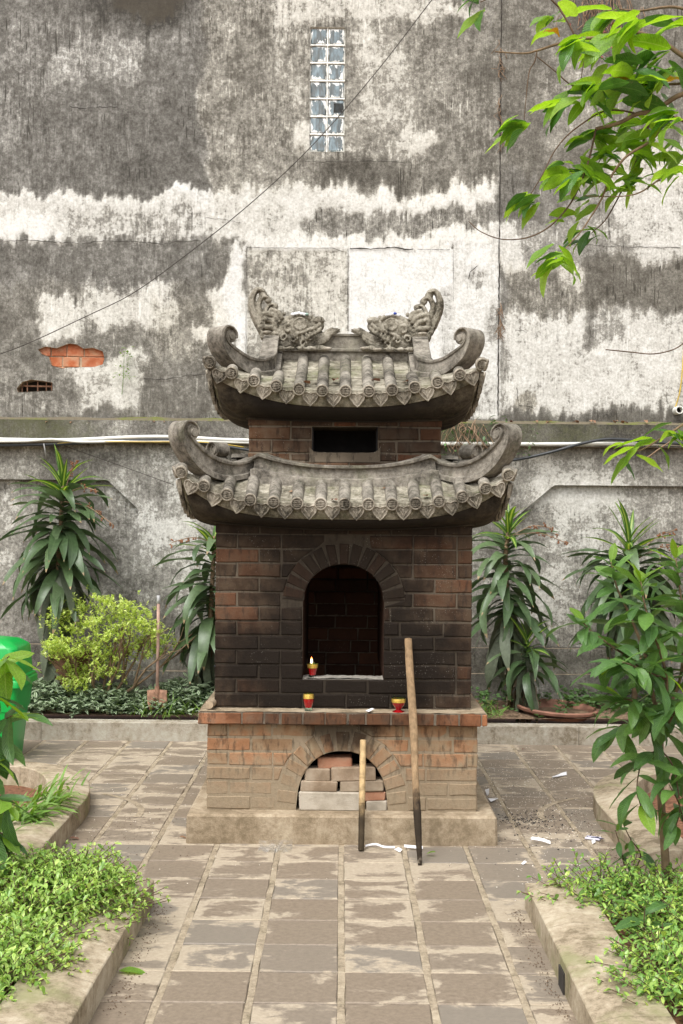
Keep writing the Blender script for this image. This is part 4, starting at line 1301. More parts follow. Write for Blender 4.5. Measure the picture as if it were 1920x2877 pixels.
rows = [[(LX0 + 0.01 + (LX1 - LX0 - .02) * i / 60, LYF + 0.012 + (1.6) * j / 40, 0.6855 + 0.004 * float(vnoise(np.array([i * .7]), np.array([j * .9]), 4)[0])) for i in range(61)] for j in range(41)]
m.grid(rows); m.build('ledge_top', M_PLINTH, ledge, smooth=True)

# --- body
DX0, DX1, DY = CX - 0.6955, CX + 0.6955, 6.65
mouth = (0.845, 1.266, 0.220, 0.205, 2.0)
body, mprof = wall_with_arch('body', DX0 + .004, DX1 - .004, DY + 0.006, 8.01, 0.686, 1.74, mouth, M_MORTAR_BODY, burner, 1.2, M_INNER)
tunnel(body, mprof, DY + 0.006, 7.86, M_BRICK_IN, 'firebox')
def hw_body(z):
    if z < 0.85: return 0.0
    if z <= 1.266: return 0.220
    zz = (z - 1.266) / (0.205 + 0.118)
    if zz >= 1: return 0.0
    return (0.220 + 0.112) * math.sqrt(1 - zz * zz)
ch = 0.0783
S, Hh = .238, .118
pats = [[S, S, S, S, S, S], [Hh, S, S, S, S, S, S], [S, Hh, S, S, S, S, S], [Hh, S, S, S, S, S, S],
        [S, S, Hh, S, Hh, S, S], [Hh, S, Hh, .05, S, S, S, S], [S, Hh, Hh, S, S, S, S], [Hh, S, S, S, S, S, S],
        [S, S, S, S, S, S], [Hh, S, S, S, S, S, S], [S, Hh, S, S, S, S, S], [Hh, S, S, S, S, S, S], [S, S, S, S, S, S]]
for k in range(13):
    z0 = 0.690 + k * ch
    course(DX0, DX1, z0 + 0.0035, z0 + ch - 0.0045, pats[k], hw_body if k != 1 else (lambda z: 0.0), DY, M_BRICK_BODY, body)
voussoirs(body, 1.266, 0.220, 0.205, 2.0, 0.112, 15, DY + 0.001, M_BRICK_BODY, -10)
# side faces of body and base: courses joined, seen only edge-on
for (x_, sgn, zb_, zt_, y0_, y1_, nme, mt, par) in ((DX0, -1, 0.690, 1.70, 6.66, 8.0, 'side_bricks', M_BRICK_BODY, body), (DX1, 1, 0.690, 1.70, 6.66, 8.0, 'side_bricks', M_BRICK_BODY, body),
                                          (BX0, -1, 0.157, 0.62, 6.58, 8.09, 'side_bricks', M_BRICK_BASE, base), (BX1, 1, 0.157, 0.62, 6.58, 8.09, 'side_bricks', M_BRICK_BASE, base)):
    m = MB(); z = zb_; k = 0
    while z + 0.07 < zt_:
        y = y0_ - (0.06 if k % 2 else 0.0)
        while y < y1_:
            a, b = max(y, y0_) + .004, min(y + 0.238, y1_) - .004
            if b - a > 0.02: m.bbox(min(x_, x_ - sgn * 0.012), max(x_, x_ - sgn * 0.012), a, b, z + .004, z + 0.0735, 0.003)
            y += 0.238
        z += 0.0783; k += 1
    o_ = m.build(nme, mt, par); o_['kind'] = 'stuff'
# firebox: ash sill, floor, back wall bricks
m = MB()
rows = []
for j in range(8):
    rows.append([(CX - 0.218 + 0.436 * i / 30, DY + 0.012 + 0.125 * j / 7 + (0.012 * float(vnoise(np.array([i * .8]), np.array([3.3]), 2)[0]) if j == 7 else 0), 0.846 + 0.010 * float(vnoise(np.array([i * .9]), np.array([j * .9]), 8)[0])) for i in range(31)])
m.grid(rows)
m.box(CX - 0.2195, CX + 0.2195, DY + 0.008, DY + 0.13, 0.70, 0.8455)
m.build('ash_sill', M_ASH_PALE, body, smooth=30)
m = MB(); m.box(CX - 0.45, CX + 0.45, DY + 0.135, 7.86, 0.66, 0.68); m.build('firebox_floor', M_INNER, body)
YB = 7.80
m = MB(); m.box(CX - 0.45, CX + 0.45, YB + 0.008, YB + 0.05, 0.66, 1.60)
fb = m.build('firebox_back', M_MORTAR_IN, body)
for k in range(9):
    z0 = 0.715 + k * 0.0775
    x = CX - 0.30 - (0.0, 0.13, 0.06)[k % 3]
    while x < CX + 0.30:
        L = random.choice((0.205, 0.205, 0.19, 0.12))
        add_brick(fb, rect(x + .004, x + L - .004, z0 + .0025, z0 + 0.0775 - .0035), YB, M_BRICK_IN)
        x += L

# --- upper chamber
UX = 0.5357; UY = CY - UX
uop_z0, uop_z1, uop_w = 2.082, 2.224, 0.176
m = MB()
m.box(CX - UX + .004, CX - uop_w - .006, UY + 0.006, CY + UX, 1.90, 2.34)
m.box(CX + uop_w + .006, CX + UX - .004, UY + 0.006, CY + UX, 1.90, 2.34)
m.box(CX - uop_w - .006, CX + uop_w + .006, UY + 0.006, CY + UX, 1.90, uop_z0 - .004)
m.box(CX - uop_w - .006, CX + uop_w + .006, UY + 0.006, CY + UX, uop_z1 + .002, 2.34)
m.box(CX - uop_w - .006, CX + uop_w + .006, CY + .3, CY + UX, uop_z0 - .004, uop_z1 + .002)
upper = m.build('upper_chamber', M_MORTAR_UP, burner)
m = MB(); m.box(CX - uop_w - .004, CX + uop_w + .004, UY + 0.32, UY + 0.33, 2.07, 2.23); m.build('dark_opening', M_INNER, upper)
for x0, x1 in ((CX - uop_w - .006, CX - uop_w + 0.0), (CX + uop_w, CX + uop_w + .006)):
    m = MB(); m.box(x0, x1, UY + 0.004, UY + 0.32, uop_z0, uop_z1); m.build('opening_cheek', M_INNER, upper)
m = MB()
rows = []
for i in range(31):                                                   # worn sill with rounded corners
    x = CX - uop_w - 0.02 + (2 * uop_w + 0.04) * i / 30
    a = max(0.0, (abs(x - CX) - 0.15) / 0.04)
    z = uop_z0 + 0.012 * a * a * 2 + 0.004 * float(vnoise(np.array([i * 1.1]), np.array([1.5]), 6)[0])
    rows.append([(x, UY - 0.002, 2.03), (x, UY - 0.003, z - 0.004), (x, UY + 0.005, z), (x, UY + 0.10, z)])
m.grid(rows); m.f = [tuple(reversed(f)) for f in m.f]; m.build('worn_sill', M_MORTAR_UP, upper, smooth=40)
def hw_up(z): return uop_w + 0.004 if uop_z0 - 0.01 < z < uop_z1 - 0.001 else 0.0
zc = [1.955, 2.031, 2.079, 2.150, 2.225, 2.300]
pats = [[.115, .21, .235, .235, .235, .235], [.235, .12, .235, .235, .235, .235], [.13, .229, .36, .115, .235], [.235, .124, .36, .235, .125], [.235, .235, .13, .235, .235, .1]]
for k in range(5):
    z0, z1 = zc[k], zc[k + 1]
    if k in (2, 3):
        for a, b in (((CX - UX, CX - UX + (.13 if k == 2 else .235)), (CX - UX + (.13 if k == 2 else .235), CX - uop_w - .004)) + ((CX + uop_w + .004, CX + uop_w + (.11 if k == 2 else .235)), (CX + uop_w + (.11 if k == 2 else .235), CX + UX))):
            add_brick(upper, rect(a + .004, b - .004, z0 + .004, z1 - .004), UY, M_BRICK_UP)
    else:
        course(CX - UX, CX + UX, z0 + .004, z1 - .004, pats[k], lambda z: (uop_w + 0.02 if k == 1 else 0.0), UY, M_BRICK_UP, upper)

# ------------------------------------------------------------------ roofs
def side_pt(k, x, r, z):
    """local point of roof side k: x along the eave, r outwards from the middle"""
    if k == 0: p = (x, -r)
    elif k == 1: p = (r, x)
    elif k == 2: p = (-x, r)
    else: p = (-r, -x)
    return Vector((CX + p[0], CY + p[1], z))
def side_M(k):
    return Matrix.Rotation(R(90) * k, 3, 'Z')

def disc_mesh():
    """end disc of a tile row: rim ring and a barred good-luck sign in relief; faces -y"""
    m = MB(); rot = Matrix.Rotation(R(90), 4, 'X')
    m.lathe([(0.034, -0.012), (0.034, 0.004), (0.031, 0.0065), (0.0270, 0.0065), (0.0255, -0.005), (0.0, -0.005)], (0, 0, 0), 20, rot)
    b = lambda x0, x1, z0, z1: m.box(x0, x1, -0.0062, 0.006, z0, z1)
    for z in (0.0135, 0.0045, -0.0045, -0.0135):
        w = math.sqrt(max(0.0, 0.0225 ** 2 - z * z)) * 0.98
        b(-w, -0.002 if abs(z) < .01 else w, z - 0.0017, z + 0.0017)
        if abs(z) < .01: b(0.002, w, z - 0.0017, z + 0.0017)
    b(-0.0018, 0.0018, -0.019, -0.0155); b(-0.0018, 0.0018, 0.0155, 0.019)
    b(-0.013, -0.010, -0.0125, 0.0125); b(0.010, 0.013, -0.0125, 0.0125)
    return mesh_from('tile_end', m.v, m.f, M_DRIP, 35)
def drip_mesh(seed):
    """heart-shaped drip tile with a raised rim and leaf relief; hangs down from z = 0, faces -y"""
    rnd = random.Random(seed)
    half = [(0.0, -0.004), (0.012, 0.0), (0.026, 0.004), (0.038, 0.001), (0.0435, -0.010), (0.0425, -0.024), (0.036, -0.040), (0.026, -0.053), (0.013, -0.066), (0.0, -0.077)]
    out = half + [(-x, z) for x, z in half[-2:0:-1]]
    out = out[::-1]
    out = [(x + rnd.uniform(-.001, .001), z + rnd.uniform(-.001, .001)) for x, z in out]
    n = len(out); cz = -0.03
    ring = lambda s, y: [(x * s, y, cz + (z - cz) * s) for x, z in out]
    vs = ring(1, 0.014) + ring(1, 0.0) + ring(0.93, -0.003) + ring(0.86, -0.003) + ring(0.79, 0.005)
    fs = []
    for q in range(4):
        for i in range(n):
            j = (i + 1) % n
            fs.append((q * n + i, q * n + j, (q + 1) * n + j, (q + 1) * n + i))
    fs.append(tuple(range(4 * n, 5 * n)))
    m = MB(); m.add(vs, fs)
    for s in (-1, 1):                                                 # curled leaf relief
        m.tube([(s * 0.001, -0.0, -0.058), (s * 0.007, -0.001, -0.040), (s * 0.018, -0.001, -0.026), (s * 0.024, -0.001, -0.014), (s * 0.018, -0.001, -0.009), (s * 0.014, -0.001, -0.015)], [0.0022, 0.003, 0.0033, 0.003, 0.0026, 0.002], 5)
    m.tube([(0, -0.0, -0.066), (0, -0.001, -0.036), (0, -0.001, -0.012)], [0.002, 0.0034, 0.002], 5)
    return mesh_from('drip_tile', m.v, m.f, M_DRIP, 40)
ME_DISC = disc_mesh()
ME_DRIP = [drip_mesh(k) for k in range(4)]

def make_roof(name, b, ze, slope_z, inner, pitch, kmax, sides, a0, z0f, hipstop, cove_drop, shrink):
    """b eave half width; ze(p) eave height; slope_z(r, p) deck height; inner(x) radius where a row of tiles ends"""
    deck = MB()
    for k in range(4):
        rows = []
        for i in range(9):
            t = i / 8
            row = []
            for j in range(41):
                p = -1 + 2 * j / 40
                r = b + (hipstop - b) * t
                row.append(side_pt(k, p * r, r, slope_z(r, p)))
            rows.append(row)
        deck.grid(rows)
        # fascia under the deck edge
        rows = [[side_pt(k, (-1 + 2 * j / 40) * (b - o), b - o, ze(-1 + 2 * j / 40) - dz) for j in range(41)] for o, dz in ((0.05, 0.075), (0.03, 0.072), (0.018, 0.055), (0.012, 0.03), (0.0, 0.0))]
        deck.grid(rows)
    roof = deck.build(name, M_PAN, burner, smooth=35)
    # the hull-like cove below
    cove = MB()
    for k in range(4):
        rows = []
        for i in range(13):
            t = i / 12
            r = a0 + (b - 0.035 - a0) * math.sin(t * math.pi / 2)
            row = []
            for j in range(41):
                p = -1 + 2 * j / 40
                zb_ = z0f(p); zt_ = ze(p) - cove_drop
                row.append(side_pt(k, p * r, r, zb_ + (zt_ - zb_) * (1 - math.cos(t * math.pi / 2))))
            rows.append(row)
        cove.grid(rows)
        rows = []
        for o, dz in ((-0.004, -0.012), (0.010, -0.012), (0.014, -0.004), (0.012, 0.004), (0.008, 0.012)):
            rows.append([side_pt(k, (-1 + 2 * j / 40) * (a0 + o), a0 + o, z0f(-1 + 2 * j / 40) + dz) for j in range(41)])
        cove.grid(rows)
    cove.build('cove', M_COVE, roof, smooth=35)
    # rows of tiles
    tube_cache = {}
    for k in sides:
        Mr = Matrix.Rotation(R(90) * k, 4, 'Z')
        for q in range(-kmax, kmax + 1):
            x = q * pitch * (1 - shrink * abs(q))
            p = x / b
            r1 = inner(abs(x)) if k == 0 else max(0.43, inner(abs(x)))
            if r1 > b - 0.02: r1 = b - 0.02
            m = MB(); pts = []; rad = []
            nseg = max(2, int((b - r1) / 0.035))
            rise = 0.012 + 0.01 * abs(p) ** 3
            for i in range(nseg + 1):
                r = b + 0.014 + (r1 - b - 0.014) * i / nseg
                pts.append((CX + x, CY - r, slope_z(min(r, b), x / max(r, abs(x) + 1e-4)) + rise - (0.004 if i == 0 else 0)))
                rad.append(0.0315 + (0.0022 if (i % 4 == 0) else 0.0) + random.uniform(-.0006, .0006))
            m.tube(pts, rad, 12)
            tw = MB(); tw.v = [tuple(Vector((CX, CY, 0)) + (Mr @ (Vector(v) - Vector((CX, CY, 0))))) for v in m.v]; tw.f = m.f
            tw.build('tube_tile', M_TILE, roof, smooth=50, origin=tw.v[0])
            e = Vector(pts[0]); dirv = (Vector(pts[0]) - Vector(pts[1])).normalized()
            tilt = math.asin(max(-1, min(1, -dirv.z))) * 0.45
            yaw = 0.55 * max(0, abs(p) - 0.62) * (1 if x > 0 else -1) * 1.2
            Md = Mr @ Matrix.Translation(Vector((x, -(b + 0.020), e.z))) @ Matrix.Rotation(yaw, 4, 'Z') @ Matrix.Rotation(tilt, 4, 'X') @ Matrix.Rotation(-math.atan(derivative(ze, p) / b) * 0.6, 4, 'Y') @ Matrix.Rotation(random.uniform(-.06, .06), 4, 'Y')
            put('tile_end', ME_DISC, None, roof, M=Matrix.Translation((CX, CY, 0)) @ Md)
        for q in range(-kmax, kmax):
            x = (q + 0.5) * pitch * (1 - shrink * abs(q + .5))
            p = x / b
            Md = Mr @ Matrix.Translation(Vector((x, -(b + 0.012), ze(p) - 0.003))) @ Matrix.Rotation(0.55 * max(0, abs(p) - 0.62) * (1 if x > 0 else -1) * 1.2, 4, 'Z') @ Matrix.Rotation(R(6), 4, 'X') @ Matrix.Rotation(-math.atan(derivative(ze, p) / b) * 0.75, 4, 'Y') @ Matrix.Rotation(random.uniform(-.05, .05), 4, 'Y')
            put('drip_tile', random.choice(ME_DRIP), None, roof, M=Matrix.Translation((CX, CY, 0)) @ Md)
            r1 = inner(abs(x)) if k == 0 else max(0.43, inner(abs(x)))
            if r1 > b - 0.05: continue
            # pan tiles: overlapping slabs between the tube rows
            cnt = max(1, round((b - r1) / 0.16)); w = pitch / 2 - 0.012
            for i in range(cnt):
                ra, rb = b + 0.006 + (r1 - b) * i / cnt, b + (r1 - b) * (i + 1.1) / cnt
                m = MB(); rows = []
                for (r, up) in ((ra, -0.004), (ra, 0.011 + random.uniform(-.002, .003)), ((ra + rb) / 2, 0.008), (rb, 0.004)):
                    rows.append([tuple(Vector((CX, CY, 0)) + Mr @ Vector((x + w * s, -r, slope_z(min(r, b), x / max(r, .2)) + up + 0.004 * s * s))) for s in (-1, -.5, 0, .5, 1)])
                m.grid(rows)
                m.build('pan_tile', M_PAN, roof, origin=rows[0][0])
    return roof

def derivative(f, p, e=0.01): return (f(p + e) - f(p - e)) / (2 * e)

# profile across a ridge, (half thickness, height fraction): lip, recess, lip, foot
PROF = [(0.066, 0.0), (0.066, 0.24), (0.062, 0.27), (0.044, 0.30), (0.042, 0.80), (0.058, 0.83), (0.060, 0.86), (0.060, 0.97), (0.056, 1.0)]
def catmull(pts, n=6):
    out = []
    P_ = [np.array(p, float) for p in pts]
    for i in range(len(P_) - 1):
        p0, p1, p2, p3 = P_[max(i - 1, 0)], P_[i], P_[i + 1], P_[min(i + 2, len(P_) - 1)]
        for k in range(n):
            t = k / n
            out.append(0.5 * ((2 * p1) + (-p0 + p2) * t + (2 * p0 - 5 * p1 + 4 * p2 - p3) * t * t + (-p0 + 3 * p1 - 3 * p2 + p3) * t ** 3))
    out.append(P_[-1])
    return out

def hip_ridge(name, parent, plan, AB, prof=PROF, scroll=None, n=6, thick=0.88):
    """plan(s) -> (x, y, nx, ny) local to the middle; AB: list of (sB, zB, sA, zA): lower and upper edge"""
    pts = catmull(AB, n)
    m = MB(); rows = []
    for sB, zB, sA, zA in pts:
        row = []
        for sgn in (1, -1):
            seq = prof if sgn > 0 else prof[::-1]
            for h, f in seq:
                s = sB + (sA - sB) * f; z = zB + (zA - zB) * f
                x, y, nx, ny = plan(s)
                row.append((CX + x + nx * h * thick * sgn, CY + y + ny * h * thick * sgn, z))
        row.append(row[0])
        rows.append(row)
    m.grid(rows)
    k = len(rows[0])
    m.f.append(tuple(range(k - 1))); m.f.append(tuple(reversed(range((len(rows) - 1) * k, (len(rows) - 1) * k + k - 1))))
    if scroll:
        s, z, r = scroll
        x, y, nx, ny = plan(s)
        ax = Vector((nx, ny, 0))
        for rr, hh in ((r, 0.056), (r * 0.62, 0.066)):
            c0 = Vector((CX + x, CY + y, z)) - ax * hh * thick; c1 = Vector((CX + x, CY + y, z)) + ax * hh * thick
            m.tube([c0, c0 + (c1 - c0) * 0.04, c1 - (c1 - c0) * 0.04, c1], [rr * 0.9, rr, rr, rr * 0.9], 18)
    return m.build(name, M_ROOF, parent, smooth=38)

# ---- lower roof
LB = 0.875
def ze_low(p):
    return 1.785 + 0.175 * min(1.15, abs(p)) ** 4
def slope_low(r, p):
    t = (LB - r) / (LB - 0.62)
    t = max(0, min(1.2, t))
    return ze_low(p) * (1 - t) + (1.905 + 0.03 * abs(p) ** 3) * t - 0.012 * math.sin(math.pi * min(1, t)) 
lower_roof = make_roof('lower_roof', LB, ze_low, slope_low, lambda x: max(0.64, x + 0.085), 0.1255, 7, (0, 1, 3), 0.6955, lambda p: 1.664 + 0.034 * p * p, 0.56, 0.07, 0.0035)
# band along the foot of the upper chamber
for k in range(4):
    rows = []
    for j in range(61):
        x = -0.50 + j / 60
        a = abs(x) / 0.47
        peak = max(0.0, 1 - abs(a - 1) / 0.3)
        zt_ = 2.008 + 0.066 * min(1.0, a) ** 2.6 - (0.02 * (a - 1) / 0.06 if a > 1 else 0)
        zb_ = 1.908 + 0.052 * min(1.0, a) ** 2.6
        row = []
        for ro, f in ((0.655, -0.55), (0.655, 0.20), (0.650, 0.26), (0.618, 0.30), (0.606, 0.80), (0.632, 0.84), (0.634, 0.97), (0.628, 1.0), (0.53, 1.04)):
            row.append(side_pt(k, x * (ro / 0.62) ** 0.5, ro - 0.012 * max(0, a - .8), zb_ + (zt_ - zb_) * f))
        rows.append(row)
    m = MB(); m.grid(rows); m.f = [tuple(reversed(f)) for f in m.f]
    m.build('roof_band', M_ROOF, lower_roof, smooth=38)
Q2 = math.sqrt(0.5)
def diag(sx, sy, x0, y0):
    def plan(s):
        return (sx * (x0 + s * Q2), sy * (y0 + s * Q2), sx * Q2, -sy * Q2)
    return plan
LOW_AB = [(-0.03, 1.985, -0.03, 2.085), (0.04, 1.965, 0.04, 2.060), (0.13, 1.935, 0.13, 2.030), (0.24, 1.915, 0.23, 2.020), (0.34, 1.922, 0.32, 2.036), (0.43, 1.955, 0.395, 2.066),
          (0.515, 2.020, 0.455, 2.103), (0.568, 2.095, 0.492, 2.128), (0.585, 2.150, 0.520, 2.155), (0.578, 2.195, 0.528, 2.178), (0.545, 2.222, 0.518, 2.196), (0.500, 2.218, 0.498, 2.190), (0.470, 2.190, 0.492, 2.172), (0.465, 2.155, 0.498, 2.160)]
for sx, sy in ((-1, -1), (1, -1), (1, 1), (-1, 1)):
    hip_ridge('corner_scroll', lower_roof, diag(sx, sy, 0.475, 0.505), LOW_AB, scroll=(0.498, 2.163, 0.036))

# ---- upper roof
UB = 0.735
def ze_up(p):
    return 2.392 + 0.150 * min(1.15, abs(p)) ** 2.7
def slope_up(r, p):
    t = (UB - r) / UB
    w = max(0.0, 1 - t * 2.0)
    return 2.392 + (ze_up(p) - 2.392) * w + 0.285 * t - 0.02 * math.sin(math.pi * t)
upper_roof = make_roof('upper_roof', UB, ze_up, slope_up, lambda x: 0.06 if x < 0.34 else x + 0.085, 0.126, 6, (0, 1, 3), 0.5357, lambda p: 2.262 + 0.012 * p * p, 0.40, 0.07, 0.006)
# upper part of the front and back slopes, and the gables
m = MB()
for k in (0, 2):
    m.grid([[side_pt(k, -0.405 + 0.81 * j / 10, 0.40 * (1 - i / 6), slope_up(0.40 * (1 - i / 6), 0.0)) for j in range(11)] for i in range(7)])
for sx in (-1, 1):
    m.add([(CX + sx * 0.405, CY - 0.40, slope_up(.40, 0)), (CX + sx * 0.405, CY + 0.40, slope_up(.40, 0)), (CX + sx * 0.405, CY, slope_up(0, 0))], [(0, 1, 2)])
m.build('roof_slope', M_PAN, upper_roof)
# main ridge
m = MB(); rows = []
RZ0, RZ1 = 2.655, 2.815
for h, f in ((0.060, 0.0), (0.060, 0.30), (0.074, 0.33), (0.076, 0.40), (0.070, 0.43), (0.046, 0.46), (0.044, 0.90), (0.054, 0.92), (0.054, 0.99), (0.050, 1.0)):
    rows.append([(CX - 0.42 + 0.84 * j / 20, CY - h, RZ0 + (RZ1 - RZ0) * f) for j in range(21)])
rows += [[(x, 2 * CY - y, z) for x, y, z in r] for r in rows[::-1]]
m.grid(rows); m.build('main_ridge', M_ROOF, upper_roof, smooth=38)
def plan_up(sx, sy):
    """down the gable edge, then out along the hip"""
    def plan(s):
        s1 = 0.375
        if s < s1 - 0.05: return (sx * 0.437, sy * max(s, -0.02), sx, 0.0)
        if s > s1 + 0.05:
            q = (s - s1)
            return (sx * (0.437 + q * Q2), sy * (s1 + q * Q2), sx * Q2, -sy * Q2)
        t = (s - s1 + 0.05) / 0.1
        q = 0.1 * t * t * 0.5
        a = R(45) * t
        return (sx * (0.437 + q * Q2), sy * (s1 - 0.05 + 0.1 * t - 0.03 * t * t * .5), sx * math.cos(a), -sy * math.sin(a))
    return plan
UP_AB = [(0.0, 2.70, 0.0, 2.832), (0.10, 2.655, 0.10, 2.795), (0.22, 2.595, 0.22, 2.735), (0.32, 2.545, 0.32, 2.672), (0.40, 2.515, 0.40, 2.628), (0.48, 2.505, 0.475, 2.608), (0.57, 2.515, 0.555, 2.616), (0.65, 2.548, 0.62, 2.640),
         (0.72, 2.598, 0.672, 2.664), (0.757, 2.655, 0.700, 2.680), (0.768, 2.700, 0.712, 2.702), (0.758, 2.742, 0.712, 2.722), (0.725, 2.763, 0.700, 2.736), (0.685, 2.757, 0.684, 2.730), (0.658, 2.730, 0.680, 2.714), (0.655, 2.698, 0.686, 2.704)]
PROF_UP = [(0.075, 0.0), (0.075, 0.26), (0.070, 0.29), (0.046, 0.32), (0.044, 0.82), (0.052, 0.84), (0.053, 0.86), (0.053, 0.97), (0.050, 1.0)]
for sx, sy in ((-1, -1), (1, -1), (1, 1), (-1, 1)):
    hip_ridge('corner_scroll', upper_roof, plan_up(sx, sy), UP_AB, PROF_UP, scroll=(0.685, 2.708, 0.034))

# ---- the two carved dragon heads biting the ridge ends
def fused(name, mb, mat, parent, voxel=0.006, seed=0, rough=0.0025):
    """weld overlapping lumps into one carved skin"""
    o = mb.build(name + '_raw', mat)
    md = o.modifiers.new('remesh', 'REMESH'); md.mode = 'VOXEL'; md.voxel_size = voxel; md.use_smooth_shade = True
    sm = o.modifiers.new('smooth', 'SMOOTH'); sm.factor = 0.35; sm.iterations = 1
    dg = bpy.context.evaluated_depsgraph_get()
    me = bpy.data.meshes.new_from_object(o.evaluated_get(dg))
    me.name = name
    bpy.data.objects.remove(o)
    n = len(me.vertices); co = np.empty(n * 3); me.vertices.foreach_get('co', co); co = co.reshape(-1, 3)
    no = np.empty(n * 3); me.vertices.foreach_get('normal', no); no = no.reshape(-1, 3)
    co += no * ((fbm(co[:, 0] * 70 + co[:, 1] * 30, co[:, 2] * 70 + co[:, 1] * 40, seed, 3) - 0.5) * 2 * rough)[:, None]
    me.vertices.foreach_set('co', co.ravel()); me.update()
    smooth_mesh(me)
    if not me.materials: me.materials.append(mat)
    o = bpy.data.objects.new(name, me)
    o.location = -wloc(parent)
    return link(o, parent)

def dragon(sx):
    """built from a side drawing in millimetres; x grows towards the middle of the ridge"""
    yc = CY - 0.05
    K = 1.35
    def D(x, z, y=0.0): return Vector((CX + sx * (-0.418 + x * 0.001 * K), yc + y * 1.3, 2.715 + z * 0.001 * K))
    def curl(m, pts, rads, y=0.0, n=8):
        c = catmull(pts, 5); rr = np.interp(np.linspace(0, len(rads) - 1, len(c)), range(len(rads)), rads)
        m.tube([D(p[0], p[1], y + (p[2] * .001 if len(p) > 2 else 0)) for p in c], [r * 0.001 * K for r in rr], n)
    m = MB()
    ball = m.sphere
    m.sphere = lambda c, r, *a, **k: ball(c, r * K, *a, **k)
    # skull, cheek and jaw
    m.sphere(D(95, 95), 0.075, 14, 9, (1.15, 0.75, 0.85)); m.sphere(D(50, 70), 0.055, 12, 8, (1, 0.8, 1.0)); m.sphere(D(110, 45), 0.06, 12, 8, (1.3, 0.75, 0.75))
    m.sphere(D(175, 108), 0.038, 12, 8, (1.1, 0.9, 0.8)); m.sphere(D(190, 128, -.02), 0.024, 10, 7, (1.2, 1, .8)); m.sphere(D(190, 124, .025), 0.024, 10, 7)
    m.sphere(D(60, 25), 0.05, 12, 8, (1.1, 0.8, 0.6)); m.sphere(D(150, 22), 0.045, 12, 8, (1.2, .8, .55))
    # eyes: socket ring, ball
    for y in (-0.052, 0.052):
        for rr, t in ((27, 6), (17, 5)):
            m.tube([D(112 + rr * math.cos(a), 108 + rr * .9 * math.sin(a), y - (0.004 if y < 0 else -0.004)) for a in np.linspace(0, 2 * math.pi, 17)], t * 0.001 * K, 6, caps=False)
        m.sphere(D(112, 108, y), 0.012, 8, 6)
    # brow, lip folds, teeth, whiskers
    for y in (-0.040, 0.040):
        curl(m, [(62, 128), (80, 146), (110, 150), (140, 142), (158, 128)], [7, 11, 12, 10, 6], y)
        curl(m, [(200, 112), (178, 92), (150, 82), (125, 72), (95, 62), (80, 45)], [8, 9, 9, 8, 8, 6], y - .012 * (1 if y < 0 else -1))
        curl(m, [(205, 92), (185, 70), (160, 58), (140, 44), (118, 40)], [6, 8, 8, 7, 6], y - .014 * (1 if y < 0 else -1))
        for k in range(5):
            m.sphere(D(190 - k * 17, 78 - k * 7, y - .012 * (1 if y < 0 else -1)), 0.009, 7, 5, (0.8, 1, 1.3))
        for cx_, cz_, r_ in ((60, 85, 20), (85, 40, 17), (125, 22, 15), (40, 45, 16), (158, 45, 12), (95, 76, 11)):
            curl(m, [(cx_ + r_, cz_), (cx_ + r_ * .5, cz_ + r_ * .9), (cx_ - r_ * .5, cz_ + r_ * .75), (cx_ - r_ * .7, cz_ - r_ * .2), (cx_, cz_ - r_ * .6), (cx_ + r_ * .35, cz_)], [5, 6, 6, 5, 5, 4], y * 1.28)
        # fin like a leaf running to the middle
        for k, (dz, w) in enumerate(((0, 12), (10, 11), (-11, 11), (20, 8))):
            curl(m, [(150, 30 + dz * .6), (185, 36 + dz), (220, 52 + dz * 1.1), (262 - 6 * k, 80 + dz * .5), (286 - 10 * k, 90 + dz * .3)], [8, w, w, 8, 3], y * 0.55)
        # feet and clouds along the bottom
        for cx_, w in ((25, 26), (70, 20), (115, 24), (160, 24), (205, 30)):
            m.sphere(D(cx_, 0, y * 1.45), w * 0.001, 10, 6, (1.0, 0.55, 0.45))
        curl(m, [(170, 2), (200, 6), (228, -2), (240, -6)], [8, 11, 8, 3], y * 1.4)
        # mane behind the head
        for k, (a, b_, c_) in enumerate((((10, 95), (-20, 125), (-50, 130)), ((20, 115), (-5, 148), (-45, 155)), ((15, 75), (-25, 95), (-62, 95)), ((25, 60), (-10, 62), (-50, 68)), ((30, 130), (15, 160), (-15, 172)))):
            mid = ((a[0] + b_[0]) / 2 - 3, (a[1] + b_[1]) / 2 + 8)
            curl(m, [a, mid, b_, c_, (c_[0] - 6, c_[1] - 16), (c_[0] + 8, c_[1] - 18)], [12, 13, 12, 10, 9, 7], y * 0.75)
    for k in range(6):
        m.sphere(D(70 + k * 18, 152 - abs(k - 2.5) * 3, -0.012 * (k % 2)), 0.010, 8, 6)
    m.sphere(D(20, 152), 0.014, 8, 6); m.sphere(D(38, 160), 0.010, 8, 6)
    # pedestal lip
    # tail: three fluted curls ending in knobs
    tails = [([(-125, 80), (-172, 150), (-207, 240), (-212, 300), (-193, 345), (-168, 357), (-148, 345), (-150, 328)], [24, 26, 25, 22, 19, 17, 17, 19]),
             ([(-105, 100), (-140, 160), (-165, 225), (-172, 265), (-160, 300), (-140, 316), (-120, 308), (-118, 295)], [20, 21, 20, 18, 16, 14, 15, 17]),
             ([(-85, 115), (-110, 165), (-128, 205), (-125, 240), (-110, 262), (-90, 268), (-78, 258)], [16, 17, 16, 14, 13, 13, 15])]
    tails = [([((x + 73) / K, z / K) for x, z in p], [r / K for r in q]) for p, q in tails]
